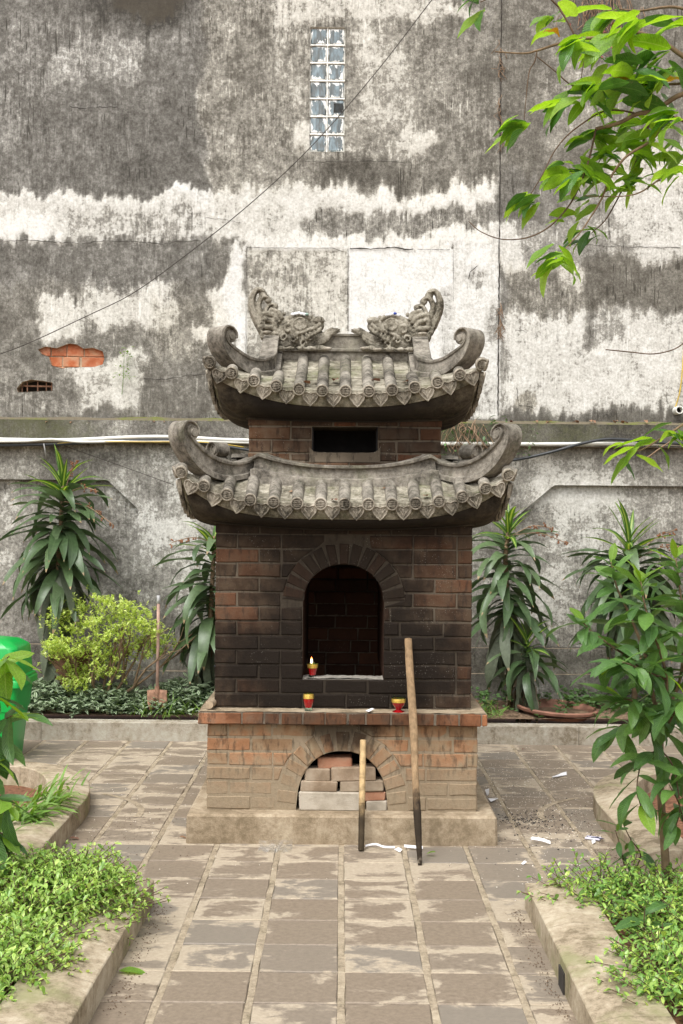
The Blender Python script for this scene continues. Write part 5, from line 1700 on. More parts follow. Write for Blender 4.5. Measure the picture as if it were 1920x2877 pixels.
    for i, (pts, rads) in enumerate(tails):
        curl(m, pts, rads, 0.0, 12)
        x_, z_ = pts[-1]
        m.sphere(D(x_ + 2, z_), 0.0185 - 0.002 * i, 12, 8)
        for y in (-0.017, 0.017):
            off = 0.42 * rads[0]
            curl(m, [(p[0] - off * .55, p[1] - off * .1) for p in pts[:-1]], [r * 0.42 for r in rads[:-1]], y, 6)
            curl(m, [(p[0] + off * .75, p[1] - off * .1) for p in pts[:-1]], [r * 0.40 for r in rads[:-1]], y, 6)
    fin = fused('ridge_dragon', m, M_DRAGON, upper_roof, 0.0040, 3 if sx > 0 else 8, 0.0015)
    # porcelain chips pressed into the brow
    ch_ = MB()
    for k in range(5): ch_.sphere(D(80 + k * 12.5, 155 - abs(k - 2) * 2.5, -0.048), 0.0135, 8, 5, (1, .7, .7))
    ch_.build('porcelain_chip', M_PORCELAIN, fin, smooth=True)
    ch_ = MB(); ch_.sphere(D(*((140, 150) if sx > 0 else (96, 156)), -0.052), 0.012, 8, 5, (1, .7, .7))
    ch_.build('porcelain_chip', M_PORCELAIN_GREEN if sx > 0 else M_PORCELAIN_BLUE, fin, smooth=True)
    # pale foot scrolls
    ch_ = MB()
    for x_, z_ in (((-30, 66), (228, -2)) if sx > 0 else ((-24, 66), (228, 0), (172, -4))):
        ch_.sphere(D(x_, z_, -0.075), 0.026, 12, 6, (1.15, 0.55, 0.42))
    ch_.build('pale_scroll', M_DRIP, fin, smooth=True)
for sx in (-1, 1): dragon(sx)

# a nail in the left edge of the body
m = MB(); m.tube([(DX0 + 0.002, DY - 0.028, 0.885 + .03), (DX0 + 0.004, DY + 0.01, 0.885 + .03)], 0.004, 6)
m.build('nail', M_CABLE, body)
# ------------------------------------------------------------------ plants
def leaf(L=1.0, W=0.25, bend=40, fold=0.25, seg=6, taper=1.0, base=0.12, wave=0.0, seed=0, twist=0.0, peak=0.5):
    """blade along +x, bending down; returns verts, faces, uv per vertex"""
    rnd = random.Random(seed)
    vs, fs, uv = [], [], []
    x = z = 0.0; ph = rnd.uniform(0, 6)
    pk = math.log(0.5) / math.log(peak)
    for i in range(seg + 1):
        t = i / seg
        a = -R(bend) * t ** 1.2
        if i: x += L / seg * math.cos(a); z += L / seg * math.sin(a)
        w = W / 2 * max(0.0, math.sin(math.pi * min(1, (base * .4 + (1 - base * .4) * t) ** pk))) ** taper
        if i == seg: w = W * 0.01
        tw = R(twist) * t
        dz = w * fold; wv = wave * w * math.sin(ph + t * 11)
        for s, u in ((-1, 0.0), (0, 0.5), (1, 1.0)):
            yy = s * w * math.cos(tw); zz = (abs(s) * dz) + s * w * math.sin(tw) + (wv * s if s else 0)
            vs.append((x - math.sin(a) * zz, yy, z + math.cos(a) * zz)); uv.append((u, t))
    for i in range(seg):
        for k in range(2):
            a = i * 3 + k
            fs.append((a, a + 3, a + 4, a + 1))
    return np.array(vs), fs, np.array(uv)

def leaf_mesh(name, tpl, mat):
    vs, fs, uv = tpl
    me = bpy.data.meshes.new(name)
    me.from_pydata(vs.tolist(), [], fs)
    ul = me.uv_layers.new(name='UVMap')
    li = np.empty(len(me.loops), np.int32); me.loops.foreach_get('vertex_index', li)
    ul.data.foreach_set('uv', uv[li].ravel())
    me.materials.append(mat); smooth_mesh(me); me.update()
    return me

def frame(direction, roll=0.0, up=(0, 0, 1)):
    d = Vector(direction).normalized(); u = Vector(up)
    s = u.cross(d)
    if s.length < 1e-4: s = Vector((0, 1, 0))
    s.normalize(); n = d.cross(s)
    M = Matrix((d, s, n)).transposed().to_4x4()
    return M @ Matrix.Rotation(roll, 4, 'X')

def place(pos, direction, scale=1.0, roll=0.0, wid=1.0):
    return Matrix.Translation(pos) @ frame(direction, roll) @ Matrix.Diagonal((scale, scale * wid, scale, 1))

def scatter(name, tpls, mats, material, parent=None, kind='stuff', smooth=True):
    """many small leaves joined into one mesh; tpls: list of templates, mats: list of matrices"""
    Vs, Fs, Us, Rs = [], [], [], []; off = 0
    for i, M in enumerate(mats):
        vs, fs, uv = tpls[i % len(tpls)]
        A = np.array(M)
        Vs.append(vs @ A[:3, :3].T + A[:3, 3]); Fs.append(np.array(fs) + off); Us.append(uv)
        Rs.append(np.full(len(vs), RNG.random())); off += len(vs)
    V = np.concatenate(Vs); F = np.concatenate(Fs); U = np.concatenate(Us); Rr = np.concatenate(Rs).astype(np.float32)
    org = np.array(wloc(parent)) if parent is not None else np.zeros(3)
    me = bpy.data.meshes.new(name)
    nf = len(F)
    me.vertices.add(len(V)); me.vertices.foreach_set('co', (V - org).ravel().astype(np.float32))
    me.loops.add(nf * 4); me.loops.foreach_set('vertex_index', F.ravel().astype(np.int32))
    me.polygons.add(nf); me.polygons.foreach_set('loop_start', np.arange(0, nf * 4, 4, dtype=np.int32))
    me.update(calc_edges=True)
    ul = me.uv_layers.new(name='UVMap'); ul.data.foreach_set('uv', U[F.ravel()].ravel().astype(np.float32))
    at = me.attributes.new('rnd', 'FLOAT', 'POINT'); at.data.foreach_set('value', Rr)
    me.materials.append(material)
    if smooth: smooth_mesh(me)
    me.validate(); me.update()
    o = bpy.data.objects.new(name, me)
    link(o, parent)
    if kind: o['kind'] = kind
    return o

def sph(az, el): return Vector((math.cos(R(el)) * math.sin(R(az)), -math.cos(R(el)) * math.cos(R(az)), math.sin(R(el))))   # az 0 = towards the camera, + to the right

# --- dracaenas
def drac_meshes():
    d = {}
    d['new'] = [leaf_mesh('leaf', leaf(1, 0.145, b, 0.30, 9, 0.75, 0.5, 0.15, k, peak=0.42), M_DRAC_NEW) for k, b in enumerate((15, 35, 60))]
    d['mid'] = [leaf_mesh('leaf', leaf(1, 0.165, b, 0.25, 9, 0.75, 0.4, 0.22, k, tw, peak=0.5), M_DRAC) for k, (b, tw) in enumerate(((40, 10), (60, -15), (80, 10), (105, -5)))]
    d['old'] = [leaf_mesh('leaf', leaf(1, 0.185, b, 0.18, 9, 0.75, 0.35, 0.25, k + 9, tw, peak=0.52), M_DRAC_OLD) for k, (b, tw) in enumerate(((50, 15), (75, -20), (95, 10)))]
    d['dead'] = [leaf_mesh('leaf', leaf(1, 0.165, b, 0.5, 9, 0.7, 0.3, 0.5, k + 19, tw, peak=0.5), M_DRAC_DEAD) for k, (b, tw) in enumerate(((40, 60), (70, -70)))]
    return d
DR = drac_meshes()
def dracaena(name_label, base, stem, tiers, seed, group='striped dracaenas along the mossy wall', stem_r=0.022, flowers=None):
    rnd = random.Random(seed)
    t = thing('dracaena', name_label, 'dracaena', base, group)
    m = MB(); pts = [Vector(base) + Vector(p) for p in stem]
    m.tube(pts, [stem_r * (1.25 - 0.5 * i / max(1, len(pts) - 1)) for i in range(len(pts))], 8)
    m.build('stem', M_BARK, t, smooth=True)
    top = pts[-1]
    for tier in tiers:
        z0, z1, n, L0, L1, e0, e1, kind = tier[:8]
        dx, dy = (tier[8], tier[9]) if len(tier) > 8 else (0, 0)
        for i in range(n):
            f = (i + rnd.random() * .6) / n
            z = z0 + (z1 - z0) * f
            # axis position at this height
            zz = z - pts[0].z
            ax = pts[0]
            for a, b in zip(pts[:-1], pts[1:]):
                if a.z <= z <= b.z: ax = a + (b - a) * ((z - a.z) / (b.z - a.z + 1e-9))
            if z > pts[-1].z: ax = pts[-1]
            az = (i * 137.5 + rnd.uniform(-25, 25)) % 360
            el = e0 + (e1 - e0) * f + rnd.uniform(-9, 9)
            L = (L0 + (L1 - L0) * f) * rnd.uniform(0.82, 1.15)
            d = sph(az, el)
            if ax.y + dy + d.y * L * .8 > LY - 0.04: d.y *= 0.25
            put('leaf', rnd.choice(DR[kind]), None, t, M=place(Vector((ax.x + dx, ax.y + dy, z)) + d * 0.015, d, L, rnd.uniform(-.35, .35), rnd.uniform(0.85, 1.15)))
    if flowers:
        m = MB(); f = MB()
        for (p, q) in flowers:
            p, q = Vector(p), Vector(q)
            mid = (p + q) / 2 + Vector((0, 0, 0.05))
            pts_ = [p, mid, q]
            m.tube([Vector(c) for c in catmull(pts_, 4)], 0.004, 5)
            for k in range(7):
                b = mid + (q - mid) * (k / 6) + Vector((rnd.uniform(-.03, .03), rnd.uniform(-.03, .03), rnd.uniform(-.03, .03)))
                for _ in range(3): f.sphere(b + Vector((rnd.uniform(-.012, .012), rnd.uniform(-.012, .012), rnd.uniform(-.012, .012))), 0.008, 5, 4)
        m.build('flower_stalk', M_DRY, t, smooth=True); f.build('dried_blossom', M_SPROUT_DRY, t)
    return t
b = Vector((-2.44, 10.42, 0.12))
dracaena('tallest dracaena, at the left edge, with drooping lower leaves and dried blossom', b, [(0, 0, 0), (0.02, 0, .7), (0.05, 0, 1.4), (0.08, -.02, 1.88)],
         [(1.88, 2.0, 14, .42, .34, 25, 78, 'new'), (1.58, 1.92, 44, 0.55, 0.50, -1, 36, 'mid'), (1.15, 1.62, 47, 0.57, 0.55, -21, 9, 'mid'), (0.9, 1.35, 26, 0.53, 0.53, -55, -24, 'old'), (0.55, 0.95, 18, 0.48, 0.53, -70, -49, 'old')], 1,
         flowers=[((-2.33, 10.3, 1.9), (-1.98, 10.0, 1.93)), ((-2.33, 10.3, 1.85), (-1.86, 10.0, 1.66)), ((-2.33, 10.3, 1.9), (-2.16, 10.0, 2.16))])
b = Vector((-1.10, 10.36, 0.12))
dracaena('dracaena half hidden behind the left side of the burner', b, [(0, 0, 0), (0.0, 0, .7), (0.03, 0, 1.45)],
         [(1.40, 1.53, 12, .40, .32, 15, 70, 'new'), (1.10, 1.5, 31, 0.54, 0.49, 7, 33, 'mid'), (0.75, 1.15, 40, 0.56, 0.54, -18, 8, 'mid'), (0.55, .85, 18, .48, .5, -60, -25, 'old')], 2,
         flowers=[((-1.04, 10.3, 1.5), (-1.38, 10.0, 1.52))])
b = Vector((1.44, 10.40, 0.12))
dracaena('dracaena beside the right side of the burner, with withered leaves at its foot', b, [(0, 0, 0), (-0.02, 0, .7), (-0.05, 0, 1.3), (-0.02, -.02, 1.58)],
         [(1.56, 1.66, 13, .38, .30, 20, 80, 'new'), (1.28, 1.56, 26, 0.52, 0.47, 7, 36, 'mid'), (0.92, 1.28, 34, 0.54, 0.52, -13, 13, 'mid'), (0.72, 0.98, 18, .50, .52, -55, -20, 'old'),
          (0.62, 0.74, 8, .34, .28, 20, 75, 'new', .13, -.18), (0.46, 0.64, 18, 0.45, 0.43, -13, 28, 'mid', .13, -.18), (0.34, 0.5, 12, .36, .36, -60, -35, 'old', .12, -.15), (0.30, 0.44, 12, .36, .34, -70, -40, 'dead', .1, -.12)], 3,
         flowers=[((1.44, 10.3, 1.6), (1.84, 10.0, 1.54)), ((1.44, 10.3, 1.6), (1.72, 10.0, 1.66))])
b = Vector((2.50, 10.45, 0.12))
dracaena('dracaena at the far right with a dense round head above the leafy shrub', b, [(0, 0, 0), (0.03, 0, .6), (-0.05, 0, 1.15), (-0.06, -.02, 1.42)],
         [(1.42, 1.56, 14, .40, .36, 20, 80, 'new'), (1.18, 1.44, 44, 0.60, 0.54, 4, 36, 'mid'), (0.98, 1.25, 39, 0.60, 0.60, -28, 0, 'mid'), (0.85, 1.1, 24, .50, .55, -65, -35, 'old')], 4,
         flowers=[((2.45, 10.3, 1.4), (2.86, 10.05, 1.52)), ((2.45, 10.3, 1.4), (2.74, 10.05, 1.66))])

# --- lime bush
rnd = random.Random(5)
bb = Vector((-1.98, 10.18, 0.12))
bush = thing('lime_bush', 'yellow-green bush with tiny leaves and bare forked stems before the wall', 'bush', bb)
m = MB(); tips = []
def bramble(p, d, L, r, depth):
    q = p + d * L
    m.tube([p, p + d * L * .5 + Vector((rnd.uniform(-.01, .01), rnd.uniform(-.01, .01), 0)), q], [r, r * .85, r * .7], 6, caps=False)
    if depth == 0: tips.append((q, d)); return
    for _ in range(3 if depth > 1 else 2):
        nd = (d + Vector((rnd.uniform(-.7, .7), rnd.uniform(-.6, .6), rnd.uniform(-.25, .5)))).normalized()
        bramble(q, nd, L * rnd.uniform(.62, .85), r * .62, depth - 1)
for d, L in (((-0.35, -.1, 1), .22), ((0.1, .1, 1), .26), ((0.55, -.1, .75), .30), ((0.9, 0, .62), .34), ((-.7, .1, .9), .22), ((.3, -.3, .9), .26)):
    bramble(bb + Vector((rnd.uniform(-.03, .03), 0, 0.0)), Vector(d).normalized(), L, 0.018, 3)
m.build('stem', M_BARK, bush, smooth=True)
tl = [leaf(1, 0.55, 15, 0.2, 2, 0.8, 0.2, peak=.6)]
mats = []
centres = [O(u, v, 10.15 + rnd.uniform(-.18, .2)) for u, v in ((190, 1395), (240, 1385), (285, 1395), (325, 1425), (350, 1465), (155, 1415), (130, 1425), (300, 1440), (260, 1425), (215, 1430), (180, 1450), (255, 1465), (310, 1480), (340, 1500), (215, 1480), (150, 1490), (130, 1500), (145, 1525), (175, 1500), (235, 1510), (275, 1500), (165, 1565), (180, 1575), (185, 1545), (225, 1550), (250, 1545), (365, 1480), (300, 1410), (340, 1445), (120, 1480))]
for c in centres:
    for s in range(48):
        o_ = Vector((rnd.gauss(0, .065), rnd.gauss(0, .07), rnd.gauss(0, .042)))
        up = Vector((rnd.gauss(0, .5), rnd.gauss(-.15, .5), 0.8)).normalized()
        for k in range(7):
            d = (up + sph(rnd.uniform(0, 360), rnd.uniform(-30, 40)) * 1.1).normalized()
            mats.append(place(c + o_ + up * (0.006 * k), d, rnd.uniform(.021, .036), rnd.uniform(-.5, .5)))
scatter('foliage', tl, mats, M_LIME, bush)

# --- creeper and weeds covering the back planter
def creeper(name, x0, x1, y0, y1, n, label, mat, size, tpl, dens=None, hz=0.16, z=0.12, kind='stuff'):
    rnd_ = random.Random(name + label); mats = []
    for _ in range(n):
        x, y = rnd_.uniform(x0, x1), rnd_.uniform(y0, y1)
        if dens and rnd_.random() > dens(x, y): continue
        h = z + hz * rnd_.random() * (0.35 + 0.65 * float(vnoise(np.array([x * 3.0]), np.array([y * 3.0]), 7)[0])) * min(1.0, 0.35 + (y - y0) * 3)
        az = rnd_.uniform(0, 360)
        for k in range(6):
            d = sph(az + k * 60 + rnd_.uniform(-25, 25), rnd_.uniform(-8, 45))
            mats.append(place(Vector((x, y, h)) + Vector((rnd_.uniform(-.02, .02), rnd_.uniform(-.02, .02), k * .006)), d, size * rnd_.uniform(.7, 1.25), rnd_.uniform(-.5, .5)))
    o = scatter(name, tpl, mats, mat)
    return tag(o, label, 'ground cover', kind=kind)
creeper('creeping_plants', -2.75, -0.75, 9.91, 10.7, 1150, 'dark striped creeper carpeting the soil under the lime bush', M_TRAD, 0.075, [leaf(1, 0.36, b_, 0.25, 4, 0.8, 0.3, peak=.42) for b_ in (10, 35)], hz=0.24)
creeper('weeds', 1.0, 2.9, 9.9, 10.75, 420, 'low weeds on the soil at the right of the back planter', M_CLOVER, 0.042, [leaf(1, 0.75, 15, 0.1, 3, 0.7, 0.2)], lambda x, y: 0.25 + 0.75 * (x > 1.9 and y > 10.25), hz=0.20)
def grass(name, label, spots, n, mat, L=(.10, .22), spread=.08, seed=3):
    rnd_ = random.Random(seed); mats = []
    for c in spots:
        for _ in range(n):
            p = Vector(c) + Vector((rnd_.gauss(0, spread), rnd_.gauss(0, spread), 0))
            mats.append(place(p, sph(rnd_.uniform(0, 360), rnd_.uniform(30, 85)), rnd_.uniform(*L), rnd_.uniform(-.5, .5)))
    return tag(scatter(name, [leaf(1, .05, b_, .3, 4, .6, .6) for b_ in (25, 60, 95)], mats, mat), label, 'grass', kind='stuff')
grass('grass', 'tufts of fine grass between the back kerb and the shovel', [(-1.55, 10.02, .12), (-1.42, 10.02, .12), (-1.30, 10.05, .12), (-1.15, 10.05, .12), (1.02, 10.05, .12), (1.12, 10.0, .12), (1.2, 10.08, .12)], 45, M_GRASS)
mats = []
rnd = random.Random(8)
tuft = [(-1.66, 6.75, .03), (-1.72, 6.6, .03), (-1.80, 6.5, .03), (-1.74, 6.9, .03), (-1.70, 6.35, .04), (-1.66, 7.05, .03), (-1.82, 6.3, .04), (-1.62, 6.5, .13), (-1.60, 6.7, .13), (-1.63, 6.9, .12), (-1.66, 7.15, .08), (-1.72, 7.25, .06), (-1.66, 6.35, .13)]
for c in tuft:
    for _ in range(30):
        mats.append(place(Vector(c) + Vector((rnd.gauss(0, .05), rnd.gauss(0, .07), 0)), sph(rnd.uniform(10, 170), rnd.uniform(15, 75)), rnd.uniform(.10, .22), rnd.uniform(-.5, .5)))
tag(scatter('broad_grass', [leaf(1, .10, b_, .3, 5, .7, .5, .2) for b_ in (30, 65, 95)], mats, M_GRASS), 'broad pale grass spilling over the kerb of the middle left planter', 'grass', kind='stuff')

# --- near hedges: sprays of small glossy leaves
HT = [leaf(1, .42, b_, .35, 3, .8, .2, peak=.55) for b_ in (10, 30, 45)]
def hedge(name, label, mounds, n, mat, seed, keep, L=.029):
    rnd_ = random.Random(seed)
    c0 = mounds[0]
    t = thing(name, label, 'hedge', (c0[0], c0[1], 0.07))
    mats = []; st = MB()
    for _ in range(n):
        mx, my, rx, ry, h = rnd_.choice(mounds)
        a, q = rnd_.uniform(0, 2 * math.pi), math.sqrt(rnd_.random())
        x, y = mx + rx * q * math.cos(a), my + ry * q * math.sin(a)
        if not keep(x, y): continue
        zt_ = 0.10 + h * (1 - q * q) ** .6 * rnd_.uniform(.55, 1.05)
        d = Vector((math.cos(a) * q * 1.1 + rnd_.gauss(0, .45), math.sin(a) * q * 0.9 - .15 + rnd_.gauss(0, .45), .75 + rnd_.gauss(0, .25))).normalized()
        ln = rnd_.uniform(.07, .14)
        p0 = Vector((x, y, zt_ - ln * .5)); bend_ = Vector((d.x, d.y, 0)) * .35
        axis = [p0 + d * ln * k / 5 + bend_ * ln * (k / 5) ** 2 for k in range(6)]
        st.tube([p0 - d * .05, axis[2], axis[5]], .0016, 4, caps=False)
        for k in range(1, 6):
            dd = (axis[k] - axis[k - 1]).normalized()
            s = dd.orthogonal().normalized(); s = Matrix.Rotation(k * 1.57 + a, 3, dd) @ s
            for sg in (-1, 1):
                mats.append(place(axis[k], (dd * .55 + s * sg).normalized(), 1.12 * L * rnd_.choice((.7, .9, 1, 1.1, 1.5)) * rnd_.uniform(.85, 1.15) * (1.1 - .08 * k), rnd_.uniform(-.4, .4)))
        mats.append(place(axis[5], (dd + Vector((0, 0, .2))), L * .7, 0)); mats.append(place(axis[5], (dd + s * .5), L * .7, 0))
    st.build('stem', M_TWIG, t)
    scatter('foliage', HT, mats, mat, t)
    return t
hedge('low_hedge', 'thick lime green hedge spilling over the near left kerb', [(-1.38, 5.0, .42, .36, .24), (-1.25, 4.75, .30, .4, .20), (-1.5, 4.4, .42, .5, .18), (-1.10, 5.12, .22, .20, .20), (-1.2, 4.3, .18, .3, .13), (-1.55, 3.9, .4, .4, .16), (-1.2, 4.95, .32, .22, .22)], 1950, M_HEDGE, 4, lambda x, y: x < -0.88 - 0.0 * y)
hedge('low_hedge', 'sparser green hedge trailing over the near right kerb around the saplings', [(1.18, 5.22, .26, .12, .17), (1.35, 4.95, .22, .22, .15), (1.45, 4.6, .26, .3, .15), (1.22, 4.35, .22, .16, .13), (1.25, 4.1, .26, .2, .13), (1.5, 4.15, .3, .4, .15), (1.55, 5.1, .3, .2, .15)], 980, M_HEDGE_R, 6, lambda x, y: x > 0.92)

# --- broad-leaved shrub and trees: every leaf its own piece
BR = [leaf_mesh('leaf', leaf(1, .40, b_, .22, 7, .85, .1, .12, k, tw, peak=.48), M_LEAF_BRANCH) for k, (b_, tw) in enumerate(((20, 8), (40, -10), (60, 12), (35, 25)))]
BRD = [leaf_mesh('leaf', leaf(1, .40, b_, .22, 7, .85, .1, .12, k + 5, tw, peak=.48), M_LEAF_BRANCH_DARK) for k, (b_, tw) in enumerate(((25, 5), (50, -12)))]
BRX = [leaf_mesh('leaf', leaf(1, .32, 55, .35, 7, .85, .1, .4, 11, 40, peak=.48), M_LEAF_DRY)]
NR = [leaf_mesh('leaf', leaf(1, .30, b_, .18, 7, .8, .1, .12, k + 20, tw, peak=.52), M_LEAF_NEAR) for k, (b_, tw) in enumerate(((15, 5), (35, -10), (55, 12), (75, -5)))]
NRN = [leaf_mesh('leaf', leaf(1, .32, b_, .25, 7, .85, .1, .1, k + 30, 0, peak=.5), M_LEAF_NEW) for k, b_ in enumerate((10, 30))]

def twig(parent, m, pts, r0, r1, n=5):
    c = [Vector(p) for p in catmull([tuple(p) for p in pts], n)]
    m.tube(c, [r0 + (r1 - r0) * i / (len(c) - 1) for i in range(len(c))], 7)
    return c

# overhanging tree, rooted in the middle right planter outside the picture
rnd = random.Random(21)
DT = 6.1
tree = thing('overhanging_tree', 'tree leaning in from the right with bright green drooping leaf clusters', 'tree', (2.75, 6.7, 0.02))
m = MB()
m.tube([(2.75, 6.7, -0.02), (2.72, 6.7, .6), (2.66, 6.65, 1.4), (2.55, 6.5, 2.3), (2.40, 6.35, 3.1), (2.2, 6.25, 3.7), (2.15, 6.3, 4.6), (2.3, 6.4, 5.4)], [.085, .07, .062, .056, .05, .042, .032, .02], 12)
m.build('trunk', M_BARK, tree, smooth=True)
def S(u, v, dd=0.0): return P(u, v, DT + dd)
limbs = [
    ([S(2200, 330, .2), S(2020, 230), S(1920, 158), S(1850, 112), S(1770, 88), S(1700, 104), S(1620, 110), S(1560, 126), S(1510, 142), S(1470, 150), S(1391, 145)], .020, .004),
    ([S(2230, 700, .25), S(2100, 420, .1), S(1980, 290), S(1920, 264), S(1840, 310), S(1790, 320), S(1740, 345), S(1675, 362)], .022, .011),
    ([S(1675, 362), S(1660, 430), S(1645, 480), S(1618, 545), S(1590, 590), S(1540, 640), S(1480, 668), S(1410, 672), S(1350, 650), S(1318, 622)], .008, .0025),
    ([S(2140, 560, .3), S(2000, 420, .1), S(1900, 330, -.1), S(1830, 395, -.1), S(1760, 440, -.1), S(1715, 500, -.05), S(1690, 560), S(1660, 610), S(1625, 660), S(1575, 712)], .014, .0028),
    ([S(1830, 330, .1), S(1790, 450, .1), S(1755, 520, .1), S(1730, 570, .1), S(1700, 620, .1), S(1662, 655, .1)], .008, .0028),
    ([S(1790, 320), S(1740, 310), S(1690, 315, -.1), S(1630, 352, -.1), S(1590, 385, -.1), S(1555, 430, -.1), S(1525, 490, -.1), S(1492, 545, -.1)], .007, .0026),
    ([S(2200, 620, .2), S(2050, 500), S(1920, 470), S(1860, 500), S(1800, 540), S(1740, 552), S(1640, 550)], .010, .0025),
    ([S(1510, 142), S(1502, 175), S(1488, 200), S(1480, 260), S(1473, 338)], .005, .0022),
    ([S(1510, 160), S(1560, 200), S(1610, 240), S(1680, 244), S(1760, 240), S(1860, 238), S(1960, 232)], .0035, .008),
    ([S(1618, 108), S(1600, 70), S(1570, 20), S(1545, -20), S(1580, -120, .1)], .007, .006),
    ([S(2150, 150, .2), S(2000, 60), S(1900, 20), S(1800, 30), S(1740, 25)], .016, .004),
    ([S(1658, 115), S(1640, 180), S(1632, 225), S(1618, 260)], .004, .0022),
    ([S(1545, -20), S(1460, -30), S(1390, -10), S(1350, 6)], .006, .003),
    ([S(2300, 1330, .5), S(2100, 1230, .3), S(1980, 1170, .2), S(1870, 1225, .2), S(1800, 1265, .2), S(1766, 1262, .2)], .014, .003),
]
for pts, r0, r1 in limbs:
    m = MB(); twig(tree, m, pts, r0 * .72, r1 * .85); m.build('branch', M_TWIG if r0 < .009 else M_BARK, tree, smooth=True)
clusters = [(1472, 345, 9, 75, .17), (1352, 2, 5, 60, .17), (1590, 30, 3, 40, .15), (1545, 62, 2, 30, .17), (1580, 100, 2, 60, .16), (1735, 30, 6, 80, .22), (1790, 60, 6, 80, .24), (1890, 60, 7, 100, .22), (1860, 140, 7, 90, .2),
            (1622, 122, 9, 80, .14), (1710, 150, 7, 90, .15), (1730, 110, 4, 90, .22), (1800, 205, 7, 110, .18), (1880, 210, 8, 110, .2), (1618, 262, 9, 70, .18), (1690, 250, 7, 100, .17), (1760, 244, 8, 110, .18), (1830, 250, 8, 120, .18),
            (1585, 300, 5, 60, .16), (1740, 345, 7, 110, .18), (1810, 330, 8, 120, .18), (1890, 330, 8, 120, .2), (1680, 380, 8, 100, .17), (1750, 420, 9, 100, .17), (1830, 400, 9, 110, .18), (1900, 420, 7, 110, .17), (1640, 430, 5, 80, .17), (1660, 475, 9, 80, .15), (1592, 500, 6, 70, .15),
            (1492, 545, 10, 75, .16), (1600, 470, 6, 80, .15), (1770, 505, 9, 90, .15), (1700, 480, 7, 90, .14), (1836, 480, 4, 90, .14), (1900, 470, 6, 90, .14), (1662, 652, 8, 90, .13), (1600, 618, 4, 60, .12), (1575, 712, 11, 80, .16), (1660, 560, 4, 80, .14), (1768, 1262, 6, 80, .15), (1860, 1225, 7, 90, .17), (1910, 1205, 6, 90, .17)]
for cu, cv, n, spread, L in clusters:
    c = S(cu, cv, rnd.uniform(-.22, .22) if cv < 1000 else .2)
    for k in range(n):
        az = -90 + rnd.uniform(-spread, spread) * 1.25
        az = rnd.choice((-1, -1, -1, 1)) * rnd.uniform(35, 115) if spread > 60 else -60 + rnd.uniform(-40, 40)
        el = rnd.uniform(-48, 14)
        d = sph(az, el)
        d.y *= .6
        kind = BRX if rnd.random() < .012 else (BRD if rnd.random() < .26 else BR)
        st = c + Vector((rnd.uniform(-.05, .05), rnd.uniform(-.05, .05), rnd.uniform(-.05, .04)))
        put('leaf', rnd.choice(kind), None, tree, M=place(st, d, L * 1.12 * rnd.uniform(.75, 1.15), rnd.uniform(-.7, .7), rnd.uniform(.85, 1.15)))

# shrub with a bare trunk at the right edge
def shrub(name, label, cat, base, stems, D, seed, L, meshes, new=None, density=1.0, group=None, els=(-50, 25)):
    rnd_ = random.Random(seed)
    t = thing(name, label, cat, base, group)
    for pts, r0, r1, leafy in stems:
        m = MB(); c = twig(t, m, pts, r0, r1, 6); m.build('trunk' if r0 > .012 else 'stem', M_BARK if r0 > .006 else M_TWIG, t, smooth=True)
        if not leafy: continue
        n = int(leafy * density)
        for i in range(n):
            f = 0.12 + 0.88 * (i + rnd_.random()) / n
            k = min(len(c) - 2, int(f * (len(c) - 1)))
            p = c[k] + (c[k + 1] - c[k]) * (f * (len(c) - 1) - k)
            ax = (c[k + 1] - c[k]).normalized()
            tipness = max(0, (f - .75) / .25)
            az = i * 137.5 + rnd_.uniform(-30, 30)
            el = rnd_.uniform(*els) + 30 * tipness * (ax.z if ax.z > 0 else 0)
            d = (sph(az, el) + ax * (.25 + .5 * tipness)).normalized()
            last = f > .93 and new and leafy > 8
            put('leaf', rnd_.choice(new if last and rnd_.random() < .8 else meshes), None, t, M=place(p, d, L * rnd_.uniform(.65, 1.15) * (.75 if last else 1), rnd_.uniform(-.5, .5), rnd_.uniform(.85, 1.2)))
    return t
DS = 5.3
def T(u, v, dd=0.0): return O(u, v, DS + dd)
b0 = T(1533, 2052); b0.z = 0.09
shrub('broadleaf_shrub', 'glossy broadleaf shrub on a slim brown trunk at the right edge', 'shrub', b0,
      [([b0, T(1525, 1950), T(1515, 1800), T(1516, 1660)], .021, .014, 0),
       ([T(1516, 1665), T(1495, 1580, .1), T(1480, 1500, .1), T(1440, 1400, .1), T(1415, 1345, .1), T(1403, 1290, .1)], .010, .003, 26),
       ([T(1495, 1580, .1), T(1455, 1520, -.1), T(1400, 1480, -.15), T(1360, 1450, -.15), T(1335, 1425, -.15)], .006, .0025, 17),
       ([T(1516, 1660), T(1530, 1560, -.1), T(1500, 1450, -.2), T(1480, 1390, -.2), T(1470, 1330, -.2)], .008, .003, 30),
       ([T(1516, 1660), T(1560, 1560), T(1570, 1440), T(1560, 1350), T(1550, 1275)], .008, .003, 26),
       ([T(1516, 1700), T(1490, 1640, -.15), T(1455, 1610, -.25), T(1420, 1600, -.25)], .006, .003, 15),
       ([T(1530, 1560, -.1), T(1480, 1540, -.3), T(1430, 1520, -.35), T(1390, 1530, -.35)], .005, .0025, 17),
       ([T(1516, 1700), T(1545, 1640, -.2), T(1575, 1600, -.3)], .006, .003, 12),
       ([T(1516, 1720), T(1478, 1740, -.1), T(1462, 1800, -.15), T(1470, 1850, -.15)], .004, .002, 10),
       ([T(1516, 1720), T(1545, 1760, -.1), T(1560, 1850, -.15), T(1550, 1900, -.15)], .004, .002, 11),
       ([T(1516, 1690), T(1440, 1660, .1), T(1410, 1680, .1)], .004, .002, 8),
       ([T(1560, 1560), T(1600, 1450), T(1640, 1400), T(1660, 1330)], .006, .003, 18)],
      DS, 31, .195, NR, NRN, 1.4, els=(-38, 32))
